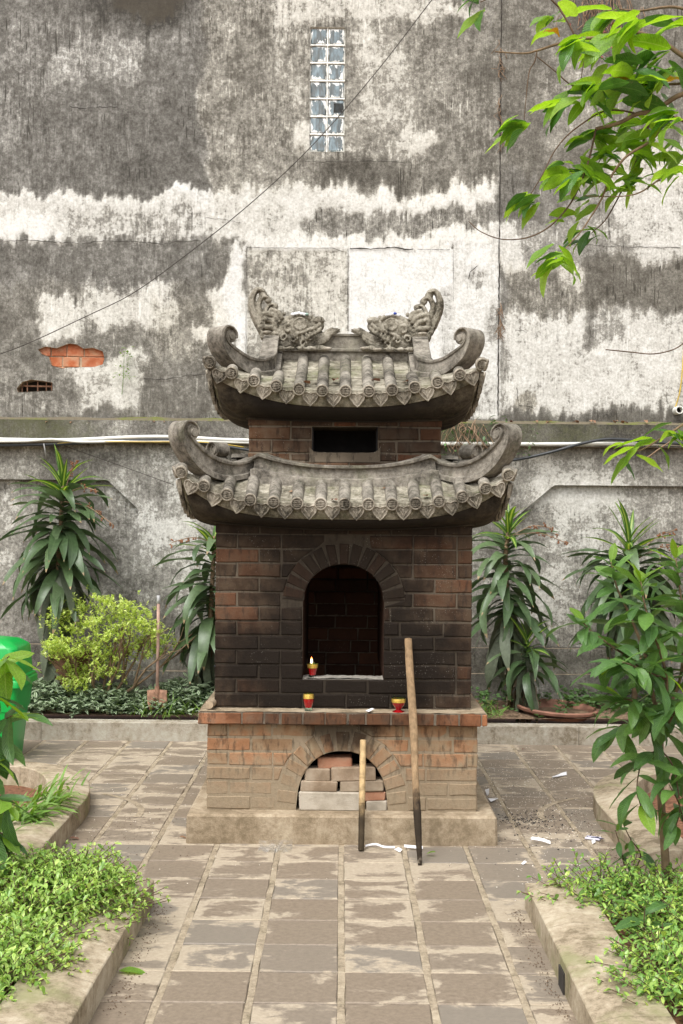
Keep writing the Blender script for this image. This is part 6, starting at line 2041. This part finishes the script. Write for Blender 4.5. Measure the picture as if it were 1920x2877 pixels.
b1 = T(1590, 2040, .05); b1.z = .09
shrub('broadleaf_shrub', 'second thin trunk with drooping leaves at the right border of the photograph', 'shrub', b1,
      [([b1, T(1575, 1900, .05), T(1572, 1760, .05), T(1590, 1600, .05)], .013, .008, 0), ([T(1578, 1940, .05), T(1560, 1850, -.1), T(1535, 1800, -.2)], .004, .002, 7)], DS, 33, .20, NR, None)
b2 = T(1440, 2060, .12); b2.z = .12
shrub('sapling', 'small sapling with grey-green leaves between the middle and near right kerbs', 'sapling', b2,
      [([b2, T(1432, 1980, .12), T(1420, 1930, .1), T(1412, 1905, .1)], .004, .002, 9), ([b2, T(1470, 1965, .1), T(1447, 1925, .1), T(1432, 1895, .1)], .004, .002, 9)], DS, 35, .125, NR, None, els=(-45, 20))
b3 = O(1480, 2190, 4.75); b3.z = .10
shrub('sapling', 'broad-leaved sapling poking up through the near right hedge', 'sapling', b3,
      [([b3, O(1478, 2130, 4.72), O(1480, 2080, 4.7)], .004, .002, 9)], DS, 37, .16, NR, None, els=(-15, 35))
# leaves of a shrub standing just outside the left edge
b4 = Vector((-1.78, 5.15, .08))
shrub('leafy_shrub', 'leafy shrub at the left edge, hanging in front of the green bin', 'shrub', b4,
      [([b4, (-1.72, 5.15, .5), (-1.62, 5.12, .9), (-1.58, 5.1, 1.25)], .014, .006, 10),
       ([(-1.70, 5.15, .55), (-1.52, 5.1, .75), (-1.40, 5.05, .86), (-1.33, 5.0, .90)], .006, .0025, 17),
       ([(-1.62, 5.13, .85), (-1.50, 5.1, 1.00), (-1.40, 5.05, 1.10), (-1.35, 5.0, 1.14)], .006, .0025, 15),
       ([(-1.72, 5.15, .45), (-1.54, 5.0, .55), (-1.40, 4.95, .58), (-1.31, 4.9, .55)], .006, .0025, 17),
       ([(-1.73, 5.15, .35), (-1.56, 5.05, .42), (-1.44, 5.0, .44), (-1.36, 4.98, .42)], .006, .0025, 14),
       ([(-1.62, 5.13, .95), (-1.52, 5.0, .98), (-1.38, 4.95, .98)], .005, .0025, 12),
       ([(-1.72, 5.15, .6), (-1.52, 5.0, .70), (-1.37, 4.95, .72)], .005, .0025, 13)],
      5, 39, .21, NR + BR[:2], NRN, 1.0, els=(-55, 25))
# sapling growing from the wall, dried creeper on the ledge and in the seam
rnd = random.Random(44)
ws = thing('wall_seedling', 'tiny pale seedling sprouting from a crack in the upper left wall', 'seedling', tuple(O(282, 905, WY - .01)))
m = MB(); m.tube([O(280, 905, WY - .01), O(284, 860, WY - .04), O(286, 805, WY - .07)], [.003, .0025, .0015], 5); m.build('stem', M_GRASS, ws)
scatter('foliage', HT, [place(O(286 + rnd.gauss(0, 10), rnd.uniform(795, 870), WY - .06), sph(rnd.uniform(-180, 180), rnd.uniform(-20, 40)), rnd.uniform(.03, .05)) for _ in range(40)], M_GRASS, ws)
vine = thing('dried_creeper', 'tangle of dried creeper stems over the ledge right of the burner roof', 'creeper', tuple(O(1060, 985, 10.86)))
m = MB()
for k in range(26):
    u = rnd.uniform(1025, 1110); v0 = rnd.uniform(955, 985)
    pts = [O(u, v0, 10.97 if v0 < 968 else 10.9)]
    for j in range(5):
        u += rnd.uniform(-14, 14); v0 += rnd.uniform(6, 22); pts.append(O(u, v0, 10.88 - rnd.random() * .04))
    m.tube([Vector(c) for c in catmull([tuple(p) for p in pts], 3)], [.0045, .0022, .002][k % 3], 5)
m.build('stem', M_DRY, vine, smooth=True)['kind'] = 'stuff'
lv = [place(O(rnd.uniform(1020, 1120), rnd.uniform(985, 1050), 10.86), sph(rnd.uniform(-180, 180), rnd.uniform(-60, 30)), rnd.uniform(.03, .055)) for _ in range(55)]
lv += [place(O(rnd.gauss(1140, 14), rnd.gauss(975, 8), 10.86), sph(rnd.uniform(-180, 180), rnd.uniform(-10, 50)), rnd.uniform(.04, .07)) for _ in range(22)]
lv += [place(O(rnd.gauss(1200, 25), rnd.uniform(980, 1055), 10.86), sph(rnd.uniform(-180, 180), rnd.uniform(-40, 30)), rnd.uniform(.03, .05)) for _ in range(22)]
scatter('foliage', [leaf(1, .5, 30, .25, 4, .8, .2)], lv, M_CLOVER, vine)
sv = thing('seam_creeper', 'dried reddish creeper rooted in the open seam of the house wall', 'creeper', tuple(O(1143, 205, WY - .02)))
m = MB()
for k in range(46):
    v0 = rnd.choice((rnd.uniform(90, 170), rnd.uniform(215, 330), rnd.uniform(690, 760))); u = 1148 + rnd.gauss(0, 2)
    pts = [O(u, v0, WY - .015), O(u + rnd.gauss(0, 5), v0 + rnd.uniform(4, 14), WY - .03), O(u + rnd.gauss(0, 8), v0 + rnd.uniform(10, 34), WY - .03)]
    m.tube(pts, .0028, 4)
m.build('stem', M_DRY, sv, smooth=True)['kind'] = 'stuff'
hv = thing('hanging_creeper', 'dry red-tinged creeper hanging down the wall behind the upper right leaves', 'creeper', tuple(O(1360, 0, WY - .05)))
m = MB()
for k in range(60):
    u = rnd.gauss(1370, 45); v0 = rnd.uniform(-40, 30)
    pts = [O(u, v0, WY - .02)]
    for j in range(4):
        u += rnd.gauss(0, 7); v0 += rnd.uniform(8, 26); pts.append(O(u, v0, WY - .04 - rnd.random() * .04))
    m.tube([Vector(c) for c in catmull([tuple(p) for p in pts], 3)], rnd.choice((.004, .0025)), 4)
m.build('stem', M_DRY, hv, smooth=True)['kind'] = 'stuff'
M_REDLEAF = flat_mat('red_dry_leaf', (0.22, 0.06, 0.05), 0.8, 0.4)
lv = [place(O(rnd.gauss(1375, 30), rnd.uniform(30, 130), WY - .07), sph(rnd.uniform(-180, 180), rnd.uniform(-70, 30)), rnd.uniform(.03, .05)) for _ in range(80)]
scatter('foliage', [leaf(1, .5, 30, .25, 3, .8, .2)], lv, M_REDLEAF, hv)
# ------------------------------------------------------------------ pipes, cables and wires on the walls
def cable(name, label, cat, pts, r, mat, n=8):
    m = MB(); m.tube([Vector(c) for c in catmull([tuple(p) for p in pts], 6)], r, n)
    return tag(m.build(name, mat, smooth=True), label, cat)
PD = 10.885
cable('conduit_pipe', 'upper white plastic pipe sagging along the ledge, left of the burner', 'pipe', [O(-60, 1006, PD), O(40, 1009, PD), O(130, 1010, PD), O(200, 1008, PD), (O(280, 1004, PD)), O(360, 1002, PD), O(430, 1004, PD), O(520, 1009, PD), O(640, 1012, PD)], .017, M_PVC)
cable('conduit_pipe', 'lower white plastic pipe crossing over the black cable at the left', 'pipe', [O(-60, 1013, PD - .02), O(60, 1012, PD - .03), O(120, 1008, PD - .04), O(190, 1014, PD - .03), O(300, 1012, PD), O(430, 1012, PD), O(640, 1018, PD)], .012, M_PVC)
cable('power_cable', 'black cable under the white pipes, dipping behind the burner roof on the left', 'cable', [O(-60, 1022, PD), O(60, 1021, PD), O(160, 1018, PD - .01), O(260, 1011, PD), O(380, 1009, PD), O(450, 1014, PD), O(560, 1031, PD), O(680, 1050, PD)], .013, M_CABLE)
cable('thin_cable', 'thin yellow cable running below the pipes at the left', 'cable', [O(100, 1021, PD - .01), O(190, 1014, PD - .02), O(330, 1014, PD - .02), O(470, 1015, PD - .01), O(560, 1026, PD)], .005, M_YELLOW)
cable('conduit_pipe', 'single white pipe along the ledge to the right of the burner', 'pipe', [O(960, 1018, PD), O(1100, 1018, PD), O(1250, 1019, PD), O(1400, 1018, PD), O(1640, 1020, PD)], .016, M_PVC)
cable('power_cable', 'black cable arching over the white pipe on the right', 'cable', [O(1010, 1066, PD), O(1120, 1062, PD), O(1200, 1052, PD), O(1270, 1036, PD - .03), O(1330, 1019, PD - .04), O(1390, 1008, PD - .04), O(1450, 1010, PD - .03), O(1520, 1016, PD - .02), O(1650, 1022, PD - .02)], .013, M_CABLE)
cable('stay_wire', 'long thin wire slanting across the house wall and the glass blocks', 'wire', [O(-40, 826, 10.9), O(60, 790, 10.9), O(200, 725, 10.9), O(300, 676, 10.9), O(400, 606, 10.9), O(560, 480, 10.9), O(710, 341, 10.9), O(860, 170, 10.9), O(985, 8, 10.9), O(1040, -60, 10.9)], .0042, M_WIRE, 6)
cable('stay_wire', 'short thin wire on the low wall above the left panel', 'wire', [O(120, 1008, 10.9), O(160, 1027, 10.93), O(270, 1066, 10.93), O(400, 1113, 10.93)], .003, M_WIRE, 6)
cable('thin_cable', 'thin yellow cable hanging down the wall at the right edge', 'cable', [O(1572, 760, WY - .03), O(1566, 850, WY - .05), O(1560, 900, WY - .05), O(1549, 938, WY - .03)], .006, M_YELLOW)
cable('bare_twig', 'bare dry twig reaching in front of the wall at the right edge', 'twig', [O(1590, 770, 8.0), O(1550, 800, 8.0), O(1500, 812, 8.0), O(1450, 808, 8.0), O(1390, 802, 8.0)], .004, M_TWIG, 5)
cable('bare_twig', 'dead branch end lying against the pipe at the right', 'twig', [O(1560, 1000, 10.7), O(1520, 1025, 10.75), O(1490, 1047, 10.8), O(1478, 1052, 10.84)], .007, M_DRY, 5)
m = MB(); m.tube([O(101, 1018, PD - .03), O(104, 1035, PD), O(108, 1056, 10.97)], .006, 6); tag(m.build('pipe_bracket', M_STEEL, smooth=True), 'small steel hook holding the pipes above the tallest dracaena', 'hook')
# leaf litter on the ledge
rnd = random.Random(50)
lv = [place(O(rnd.uniform(0, 560) if rnd.random() < .5 else rnd.uniform(1020, 1500), 965 + rnd.uniform(-1, 1), LY - .04), sph(rnd.uniform(-180, 180), rnd.uniform(-10, 10)), rnd.uniform(.04, .09)) for _ in range(40)]
tag(scatter('leaf_litter', [leaf(1, .4, 30, .2, 3, .8, .2, .4)], lv, M_FALLEN), 'dry leaf litter lying along the mossy ledge', 'leaf litter', kind='stuff')

# ------------------------------------------------------------------ bin
def wheelie_bin():
    x1, yf = -2.215, 8.50            # right edge of the rim, front of the rim
    w, dpt = 0.50, 0.52
    cx = x1 - w / 2; cy = yf + dpt / 2
    t = thing('litter_bin', 'bright green plastic litter bin with a hooded lid at the left edge', 'litter bin', (cx, cy, 0))
    def ring(hw, hd, z, r=0.035, n=4):
        out = []
        for sx, sy, a0 in ((1, -1, -90), (1, 1, 0), (-1, 1, 90), (-1, -1, 180)):
            for k in range(n + 1):
                a = R(a0 + 90 * k / n)
                out.append((cx + sx * (hw - r) + r * math.cos(a), cy + sy * (hd - r) + r * math.sin(a), z))
        return out
    def loft(rings, name, cap0=False, cap1=False):
        m = MB(); k = len(rings[0])
        m.grid([r + [r[0]] for r in rings])
        if cap1: m.f.append(tuple(range((len(rings) - 1) * (k + 1), (len(rings) - 1) * (k + 1) + k)))
        return m.build(name, M_BIN, t, smooth=35)
    loft([ring(.16, .18, 0.0000), ring(.165, .185, 0.0180), ring(.195, .215, 0.3510), ring(.205, .222, 0.3555), ring(.225, .238, 0.5580)], 'body')
    loft([ring(.25, .26, 0.5265), ring(.25, .26, 0.5670), ring(.247, .257, 0.5724), ring(.240, .25, 0.5760), ring(.240, .25, 0.5904), ring(.232, .242, 0.5958), ring(.222, .232, 0.5976)], 'rim')
    loft([ring(.226, .236, 0.5400), ring(.222, .232, 0.5940), ring(.212, .222, 0.7875, .06), ring(.204, .212, 0.8055, .07), ring(.15, .17, 0.8415, .07), ring(.06, .08, 0.8595, .05)], 'lid', cap1=True)
wheelie_bin()

# ------------------------------------------------------------------ things in the back planter
sh = thing('shovel', 'old shovel with a flaking pole stuck upright in the soil by the lime bush', 'shovel', tuple(O(361, 1622, 10.02)))
m = MB(); m.tube([O(361, 1600, 10.0), O(363, 1480, 10.02), O(364, 1385, 10.05)], .0135, 10); m.build('handle', M_RUST_PIPE, sh, smooth=True)
m = MB(); m.tube([O(364, 1385, 10.05), O(364, 1366, 10.055)], .015, 10); m.build('grip', M_STEEL, sh, smooth=True)
m = MB(); rows = []
for j in range(6):
    v = 1584 + j * 9
    hw = (23 - (0 if j < 4 else (j - 3) * 2.5))
    rows.append([O(361 + hw * s, v + abs(s) * 3 - 3, 9.985 + .02 * (1 - s * s) - .006 * j) for s in (-1, -.75, -.3, 0, .3, .75, 1)])
m.grid(rows); m.tube([O(361, 1625, 9.985), O(361, 1600, 9.995), O(361, 1575, 10.0)], [.008, .014, .017], 8)
o_ = m.build('blade', M_RUST, sh, smooth=40); sd = o_.modifiers.new('thick', 'SOLIDIFY'); sd.thickness = 0.004
pp = O(158, 1604, 10.5)
pot = thing('flower_pot', 'large dusty brown pot in the shade behind the lime bush', 'pot', (pp.x, pp.y, .1))
m = MB(); m.lathe([(.0, .02), (.13, .0), (.145, .03), (.18, .42), (.20, .43), (.20, .47), (.185, .47), (.17, .40)], (pp.x, pp.y, .10), 28); m.build('pot_body', M_TERRACOTTA, pot, smooth=35)
m = MB(); m.lathe([(0, .40), (.175, .405)], (pp.x, pp.y, .10), 28); m.build('pot_soil', M_SOIL_DARK, pot)
dp = O(1287, 1634, 10.02)
dish = thing('clay_dish', 'terracotta dish half sunk in the soil behind the right kerb', 'dish', (dp.x, dp.y, .1))
m = MB(); m.lathe([(0.0, .02), (.25, .0), (.31, .05), (.335, .055), (.34, .075), (.325, .085), (.30, .07), (.24, .02)], (0, 0, 0), 40)
Md = Matrix.Translation((dp.x, dp.y + .20, .100)) @ Matrix.Rotation(R(3), 4, 'Y') @ Matrix.Rotation(R(2), 4, 'X')
m.v = [tuple(Md @ Vector(p)) for p in m.v]; m.build('dish_body', M_TERRACOTTA, dish, smooth=35)

# ------------------------------------------------------------------ on and before the burner
# loose bricks stacked in the lower arch
def zpix(v, d): return EYE - (v - 1466) / F_PX * d
def loose(label, u0, u1, v0, v1, y, depth, mat, rot=0.0, yaw=0.0, name='loose_brick', cat='brick', bev=.006):
    """box whose front face covers pixels (u0, v0)-(u1, v1) at distance y"""
    a, b_ = P(u0, v1, y), P(u1, v0, y)
    cx, cz = (a.x + b_.x) / 2, (a.z + b_.z) / 2; w, h = b_.x - a.x, b_.z - a.z
    vs, fs = bevel_box(-w / 2, w / 2, 0, depth, -h / 2, h / 2, bev, .0025)
    me = mesh_from(name, vs, fs, mat)
    o = put(name, me, (cx, y, cz), None, rot=(0, R(rot), R(yaw)))
    return tag(o, label, cat, 'loose bricks stacked in the lower arch')
def z3(x, y): return (820 + x / 2.987, 2060 + y / 2.987)
def lb(label, x0, y0, x1, y1, y, mat, **k):
    u0, v0 = z3(x0, y0); u1, v1 = z3(x1, y1)
    return loose(label, u0, u1, v0, v1, y, .11, mat, **k)
lb('big pale grey cement block at the bottom of the stack', 60, 497, 580, 655, 6.56, M_BLOCK, name='cement_block', cat='block', bev=.008)
lb('half brick lying at the bottom right of the stack, beside the grey block', 627, 572, 803, 656, 6.575, M_BLOCK, rot=-1)
lb('reddish brick with a rounded end, second from the bottom at the right', 600, 492, 790, 570, 6.58, M_BRICK_RED, rot=-.5)
lb('thin dark brick directly on top of the grey block at the left', 72, 405, 384, 494, 6.565, M_BRICK_OLD, rot=.6)
lb('thin whitish-stained brick in the middle right of the stack', 408, 402, 770, 492, 6.57, M_BRICK_OLD, rot=-1.2)
lb('short tan brick at the left just under the top brick', 108, 302, 325, 402, 6.575, M_BRICK_OLD, rot=.3)
lb('long worn brick resting right of the short tan one, below the top', 330, 290, 705, 402, 6.57, M_BRICK_OLD, rot=-1.6)
lb('topmost loose brick, plain red and slightly tilted', 215, 208, 508, 302, 6.60, M_BRICK_RED, rot=-1.3)

# candles in glasses
def candle(label, u, v_bot, prof, wax_top, band0, band1, y, lit, foot, kind):
    """prof: (r, z) outside of the glass in mm"""
    c = P(u, v_bot, y)
    t = thing('candle_glass', label, 'candle', tuple(c))
    pr = [(r * .001, z * .001) for r, z in prof]
    zi = lambda z: np.interp(z, [p[1] for p in pr], [p[0] for p in pr])
    m = MB(); m.lathe([(0, 0)] + [p for p in pr if p[1] <= foot * .001 + 1e-6] + [(float(zi(foot * .001)), foot * .001), (0, foot * .001)], c, 20); m.build('glass_foot', M_CLEAR if kind != 'goblet' else M_RED, t, smooth=40)
    zs_ = np.linspace(foot * .001 + .0005, wax_top * .001, 8)
    m = MB(); m.lathe([(0, float(zs_[0]))] + [(float(zi(z)) - .0008, float(z)) for z in zs_] + [(0, float(zs_[-1]))], c, 24); m.build('red_wax', M_RED, t, smooth=40)
    zs_ = np.linspace(band0 * .001, band1 * .001, 4)
    m = MB(); m.lathe([(float(zi(z)) + .0008, float(z)) for z in zs_], c, 24); m.build('gold_band', M_GOLD, t, smooth=True)
    zt_ = pr[-1][1]
    m = MB(); m.lathe([(float(zi(wax_top * .001)), wax_top * .001), (pr[-1][0], zt_), (pr[-1][0] - .0025, zt_), (float(zi(wax_top * .001)) - .0025, wax_top * .001)], c, 24); m.build('glass_rim', M_CLEAR, t, smooth=40)
    if lit:
        m = MB(); m.lathe([(0.0, 0), (.0045, .006), (.0062, .013), (.0048, .023), (.0022, .033), (0.0, .040)], (0, 0, 0), 10)
        o = m.build('flame', M_FLAME, None, smooth=True); o.parent = t; o.location = Vector((-.006, 0, zt_ - .006))
        m = MB(); m.tube([c + Vector((-.006, 0, wax_top * .001)), c + Vector((-.006, 0, zt_))], .0012, 5); m.build('wick', M_ASH, t)
    return t
candle('lit red candle glass on the ash sill inside the arched mouth', 878.5, 1903, [(19, 0), (20, 8), (18, 14), (21, 30), (28, 55), (30, 72), (29, 80)], 58, 52, 74, 6.72, True, 13, 'tumbler')
candle('unlit red and gold candle glass standing on the ledge left of centre', 867, 1996.5, [(20, 0), (21, 10), (19, 18), (28, 50), (29, 70), (26, 92)], 66, 66, 91, 6.565, False, 17, 'tumbler')
candle('round squat red and gold candle glass at the right near the pole', 1120, 2001, [(32, 0), (33, 4), (14, 13), (16, 20), (33, 40), (38, 58), (35, 84)], 54, 54, 74, 6.56, False, 14, 'goblet')
# poles
def pole(name, label, pts, r, mat, n=10, flat=.8):
    m = MB(); c = [Vector(q) for q in catmull([tuple(p) for p in pts], 8)]
    rr = list(np.interp(np.linspace(0, len(r) - 1, len(c)), range(len(r)), r))
    rr = [a * random.uniform(.965, 1.035) for a in rr]
    m.tube(c, rr, n, flat=flat)
    return tag(m.build(name, mat, smooth=40), label, 'stick')
a_, b_ = O(964, 1984, 6.08), O(937, 1466, 6.622)
a_.z = .004
pole('wooden_pole', 'long worn wooden pole with a charred lower half leaning on the burner', [a_, a_ + (b_ - a_) * .04, a_ + (b_ - a_) * .2, a_ + (b_ - a_) * .37, a_ + (b_ - a_) * .6 + Vector((.004, 0, 0)), a_ + (b_ - a_) * .85, b_], [.009, .013, .020, .017, .0215, .0205, .0195], M_POLE, flat=.75)
a_, b_ = O(829, 1955, 6.34), O(833.5, 1698, 6.53)
a_.z = .004
bam = pole('bamboo_stick', 'short bamboo stick with a burnt foot leaning in front of the loose bricks', [a_, a_ + (b_ - a_) * .3, a_ + (b_ - a_) * .5, a_ + (b_ - a_) * .75, b_], [.0155, .016, .0165, .0165, .0165], M_BAMBOO, 12, 1.0)
m = MB()
for f in (.42, .66, .80):
    p = a_ + (b_ - a_) * f; d = (b_ - a_).normalized()
    m.tube([p - d * .004, p, p + d * .004], [.0165, .0182, .0165], 12)
m.build('node_ring', M_BAMBOO, bam, smooth=True)
m = MB(); p0 = O(481, 1621, 6.56); p0.z = .715
m.tube([p0, p0 + Vector((.004, .05, 0)), p0 + Vector((.02, .20, 0))], [.020, .021, .021], 14)
tag(m.build('wooden_roll', M_ROLL, smooth=40), 'short round piece of wood lying on the left end of the ledge', 'stick')

# ------------------------------------------------------------------ litter on the paving
def floor_pt(u, v, z=0.004):
    q = P(u, v, 1.0); k = (EYE - z) / (EYE - q.z)
    return Vector((q.x * k, k, z))
def sheet(name, label, cat, px, mat, lift=0.0, group=None, curl=0.012, parent=None):
    """thin paper lying on the ground, outline in pixels"""
    pts = [floor_pt(u, v) for u, v in px]
    c = sum(pts, Vector()) / len(pts)
    n = len(pts); m = MB()
    out = [p + Vector((0, 0, lift + curl * abs(math.sin(i * 2.1)))) for i, p in enumerate(pts)]
    m.add(out + [c + Vector((0, 0, lift + curl * .3))] + [p - Vector((0, 0, .0008)) for p in out] + [c + Vector((0, 0, lift + curl * .3 - .0008))],
          [(i, (i + 1) % n, n) for i in range(n)] + [(n + 1 + (i + 1) % n, n + 1 + i, 2 * n + 1) for i in range(n)] + [(i, n + 1 + i, n + 1 + (i + 1) % n, (i + 1) % n) for i in range(n)])
    return tag(m.build(name, mat, origin=c), label, cat, group)
G = 'white paper scraps on the paving'
def ribbon(name, label, pts, w, mat, group=G):
    m = MB(); rows = []
    c = [Vector(q) for q in catmull([tuple(p) for p in pts], 5)]
    for i, p in enumerate(c):
        z = p.z
        rows.append([p + Vector((0, -w * .35, -.001)), p + Vector((0, w * .2, w * .8))])
    m.grid(rows)
    o = m.build(name, mat, origin=c[0]); sd = o.modifiers.new('thick', 'SOLIDIFY'); sd.thickness = .0008
    return tag(o, label, 'paper', group)
ribbon('paper_strip', 'long wavy white paper strip at the foot of the plinth between both sticks', [floor_pt(1027, 2378, .01), floor_pt(1045, 2374, .012), floor_pt(1060, 2374, .02), floor_pt(1080, 2381, .008), floor_pt(1110, 2382, .006)], .010, M_PAPER)
ribbon('paper_strip', 'short white strip just behind the foot of the long pole', [floor_pt(1136, 2379, .01), floor_pt(1155, 2381, .012), floor_pt(1188, 2384, .01)], .014, M_PAPER)
sheet('paper_scrap', 'tiny folded white scrap left of the long pole foot', 'paper', [(1108, 2386), (1120, 2386), (1131, 2392), (1124, 2394)], M_PAPER, group=G)
ribbon('paper_strip', 'bent white strip on the dark paver right of the plinth', [floor_pt(1492, 2362, .01), floor_pt(1496, 2358, .022), floor_pt(1512, 2360, .02), floor_pt(1530, 2364, .014), floor_pt(1547, 2370, .01)], .016, M_PAPER)
sheet('paper_strip', 'white strip lying farther back on the right paving', 'paper', [(1551, 2183), (1580, 2175), (1592, 2172), (1593, 2177), (1566, 2186), (1552, 2188)], M_PAPER, group=G)
sheet('paper_scrap', 'white crumpled sheet touching the right corner of the plinth', 'paper', [(1372, 2243), (1400, 2248), (1380, 2257)], M_PAPER, group=G)
sheet('paper_scrap', 'narrow white scrap standing by the right side of the plinth', 'paper', [(1363, 2223), (1375, 2224), (1374, 2240), (1369, 2240)], M_PAPER, lift=.01, group=G)
sheet('paper_scrap', 'small white scrap on the grout line in front of the dark pavers', 'paper', [(1465, 2426), (1474, 2424), (1481, 2427), (1470, 2429)], M_PAPER, group=G)
sheet('paper_scrap', 'crumpled white paper against the back kerb at the right', 'paper', [(1752, 2075), (1766, 2068), (1772, 2074), (1765, 2078)], M_PAPER, lift=.02, group=G)
sheet('paper_scrap', 'little white scrap on the ledge between the two candles', 'paper', [(1034, 2000), (1044, 1999), (1049, 2000), (1040, 2002)], M_PAPER, group=G).location = P(1040, 1997, 6.54)
# printed packet strip
pk0, pk1 = floor_pt(1648, 2353), floor_pt(1690, 2358)
pkt = thing('printed_packet', 'pale lilac printed packet strip on the right paving', 'packet', tuple(pk0))
ang = math.atan2(pk1.y - pk0.y, pk1.x - pk0.x); L_ = (pk1 - pk0).length
Mp = Matrix.Translation(pk0) @ Matrix.Rotation(ang, 4, 'Z')
m = MB(); m.bbox(0, L_, -.040, .012, 0, .010, .003, Mp); m.build('card', M_PACKET, pkt)
m = MB()
for x0, x1, y0, y1 in ((.05, .30, .004, .008), (.36, .78, .003, .006)): m.box(L_ * x0, L_ * x1, y0, y1, .0100, .0106, Mp)
for k, wd in enumerate((.010, .006, .008, .007, .009)):                        # unreadable small print
    x0 = L_ * .07 + k * .0115; m.box(x0, x0 + wd * .8, -.026, -.012 - (k % 2) * .003, .0100, .0106, Mp)
for k, wd in enumerate((.013, .011, .012, .012, .013)):
    x0 = L_ * .42 + k * .0135; m.box(x0, x0 + wd * .9, -.028, -.010, .0100, .0106, Mp)
m.box(L_ * .9, L_ * .95, -.032, -.016, .0100, .0106, Mp)
q = Mp @ Vector((L_ * .80, -.018, .0106))
m.tube([q + Vector((.009 * math.cos(a), .009 * math.sin(a), 0)) for a in np.linspace(0, 2 * math.pi, 13)], .0022, 5, caps=False)
m.build('print', M_INK, pkt)
sheet('paper_tag', 'tiny white tag with two dark lines below the lilac packet', 'paper', [(1662, 2362), (1672, 2362), (1674, 2371), (1665, 2371)], M_PAPER, group=G)
# clear plastic bag
bagp = [floor_pt(722, 2406), floor_pt(818, 2408)]
m = MB(); rows = []
for j in range(9):
    f = j / 8
    rows.append([(bagp[0].x + (bagp[1].x - bagp[0].x) * i / 16, 6.30 + .13 * f + .012 * math.sin(i * .9 + j), 0.004 + .035 * math.sin(f * math.pi * .5) * (.6 + .4 * float(vnoise(np.array([i * .5]), np.array([j * .5]), 3)[0])) + .012 * math.sin(i * 1.3) * (1 - f)) for i in range(17)])
m.grid(rows); m.grid([[(p[0], p[1] + .01, max(.002, p[2] - .03)) for p in r] for r in rows])
tag(m.build('plastic_bag', M_FILM, smooth=True, origin=(bagp[0].x, 6.35, 0)), 'clear empty plastic bag lying at the front of the plinth', 'plastic bag')
# fallen leaves
LF = leaf_mesh('leaf', leaf(1, .42, 25, .3, 6, .8, .1, .2), M_FALLEN)
LG = leaf_mesh('leaf', leaf(1, .36, 30, .35, 6, .8, .1, .1), M_LEAF_BRANCH)
def fallen(label, u, v, L, az, me, el=4, pos=None, name='fallen_leaf'):
    p = pos or floor_pt(u, v, .008)
    o = put(name, me, None, None, M=place(p, sph(az, el), L, .2))
    return tag(o, label, 'leaf', 'fallen leaves')
fallen('large fresh green leaf beside the near left kerb', 335, 2728, .11, 85, LG, 8)
fallen('curled brown leaf on the paving below the rounded left kerb', 196, 2354, .055, 80, LF, 8)
fallen('small green leaf at the foot of the long pole', 1199, 2400, .055, 60, LG, 35)
fallen('brown leaf by the left corner of the plinth', 505, 2350, .04, 70, LF)
fallen('small orange-brown leaf on the far right paving', 1476, 2102, .04, -50, LF)
fallen('dark green leaf beside the right side of the base, far back', 1340, 2101, .06, -80, LG, 5)
def onroof(label, x, r, roof_slope, L, az, me, seed):
    z = roof_slope(r, x / max(r, .2)) + .018
    return fallen(label, 0, 0, L, az, me, 12, Vector((CX + x, CY - r, z)))
rl = random.Random(60)
onroof('orange dry leaf on the lower roof, right of centre', .105 * 1.9, .69, slope_low, .055, 80, LF, 1)
for lab, x, r in (('curled red-brown leaves at the left on the upper roof tiles', -.195, .60), ('brown leaf in the tile valley left of centre on the upper roof', -.065, .50), ('dry leaf in the tile valley right of centre on the upper roof', .19, .52), ('dark curled leaf at the right on the upper roof tiles', .315, .60)):
    onroof(lab, x, r, slope_up, .085, rl.uniform(-80, 80), LF, 2)
onroof('dry leaf in a valley at the right of the lower roof', .44, .80, slope_low, .06, -20, LF, 3)
onroof('dry leaf in a valley at the left of the lower roof', -.30, .74, slope_low, .06, 100, LF, 4)
onroof('thin dry leaf hanging over a drip tile near the left of the lower roof', -.065, .84, slope_low, .07, 20, LF, 5)
# flecks, ash and crumbs on the paving
def flecks(name, label, n, gen, size, mat, seed):
    rnd_ = random.Random(seed); m = MB()
    for _ in range(n):
        x, y = gen(rnd_); s = size * rnd_.uniform(.5, 1.5); a = rnd_.uniform(0, 6.28)
        z = .003
        pts = [(x + s * math.cos(a + k * 2.1) * rnd_.uniform(.6, 1), y + s * math.sin(a + k * 2.1) * rnd_.uniform(.6, 1)) for k in range(3)]
        m.add([(p[0], p[1], z) for p in pts] + [(x, y, z + s * .6)], [(0, 1, 3), (1, 2, 3), (2, 0, 3)])
    return tag(m.build(name, mat), label, 'debris', kind='stuff')
flecks('petal_flecks', 'tiny pale flecks scattered over the paving on both sides of the burner', 2200, lambda r_: ((r_.choice((r_.gauss(1.25, .32), r_.gauss(1.15, .28), r_.uniform(-2.4, 2.4)))), min(9.6, max(5.0, r_.gauss(7.6, .9)))), .0036, M_FLECK, 1)
flecks('burnt_ash', 'black burnt paper ash on the pavers right of the plinth', 420, lambda r_: (r_.gauss(1.10, .10), r_.gauss(7.02, .10)) if r_.random() < .7 else (r_.gauss(1.15, .25), r_.gauss(6.9, .35)), .006, M_ASH, 2)
flecks('dark_crumbs', 'dark soil crumbs along the kerbs and on the left pavers', 1100, lambda r_: r_.choice(((-0.81 - abs(r_.gauss(0, .02)) + .03 + abs(r_.gauss(0, .03)), r_.uniform(4.2, 5.4)), (.80 - abs(r_.gauss(0, .035)), r_.uniform(4.2, 5.4)), (r_.gauss(-1.1, .22), r_.gauss(6.7, .35)), (1.43 - abs(r_.gauss(0, .06)), r_.uniform(6.0, 7.2)))), .0038, M_SOIL_DARK, 3)
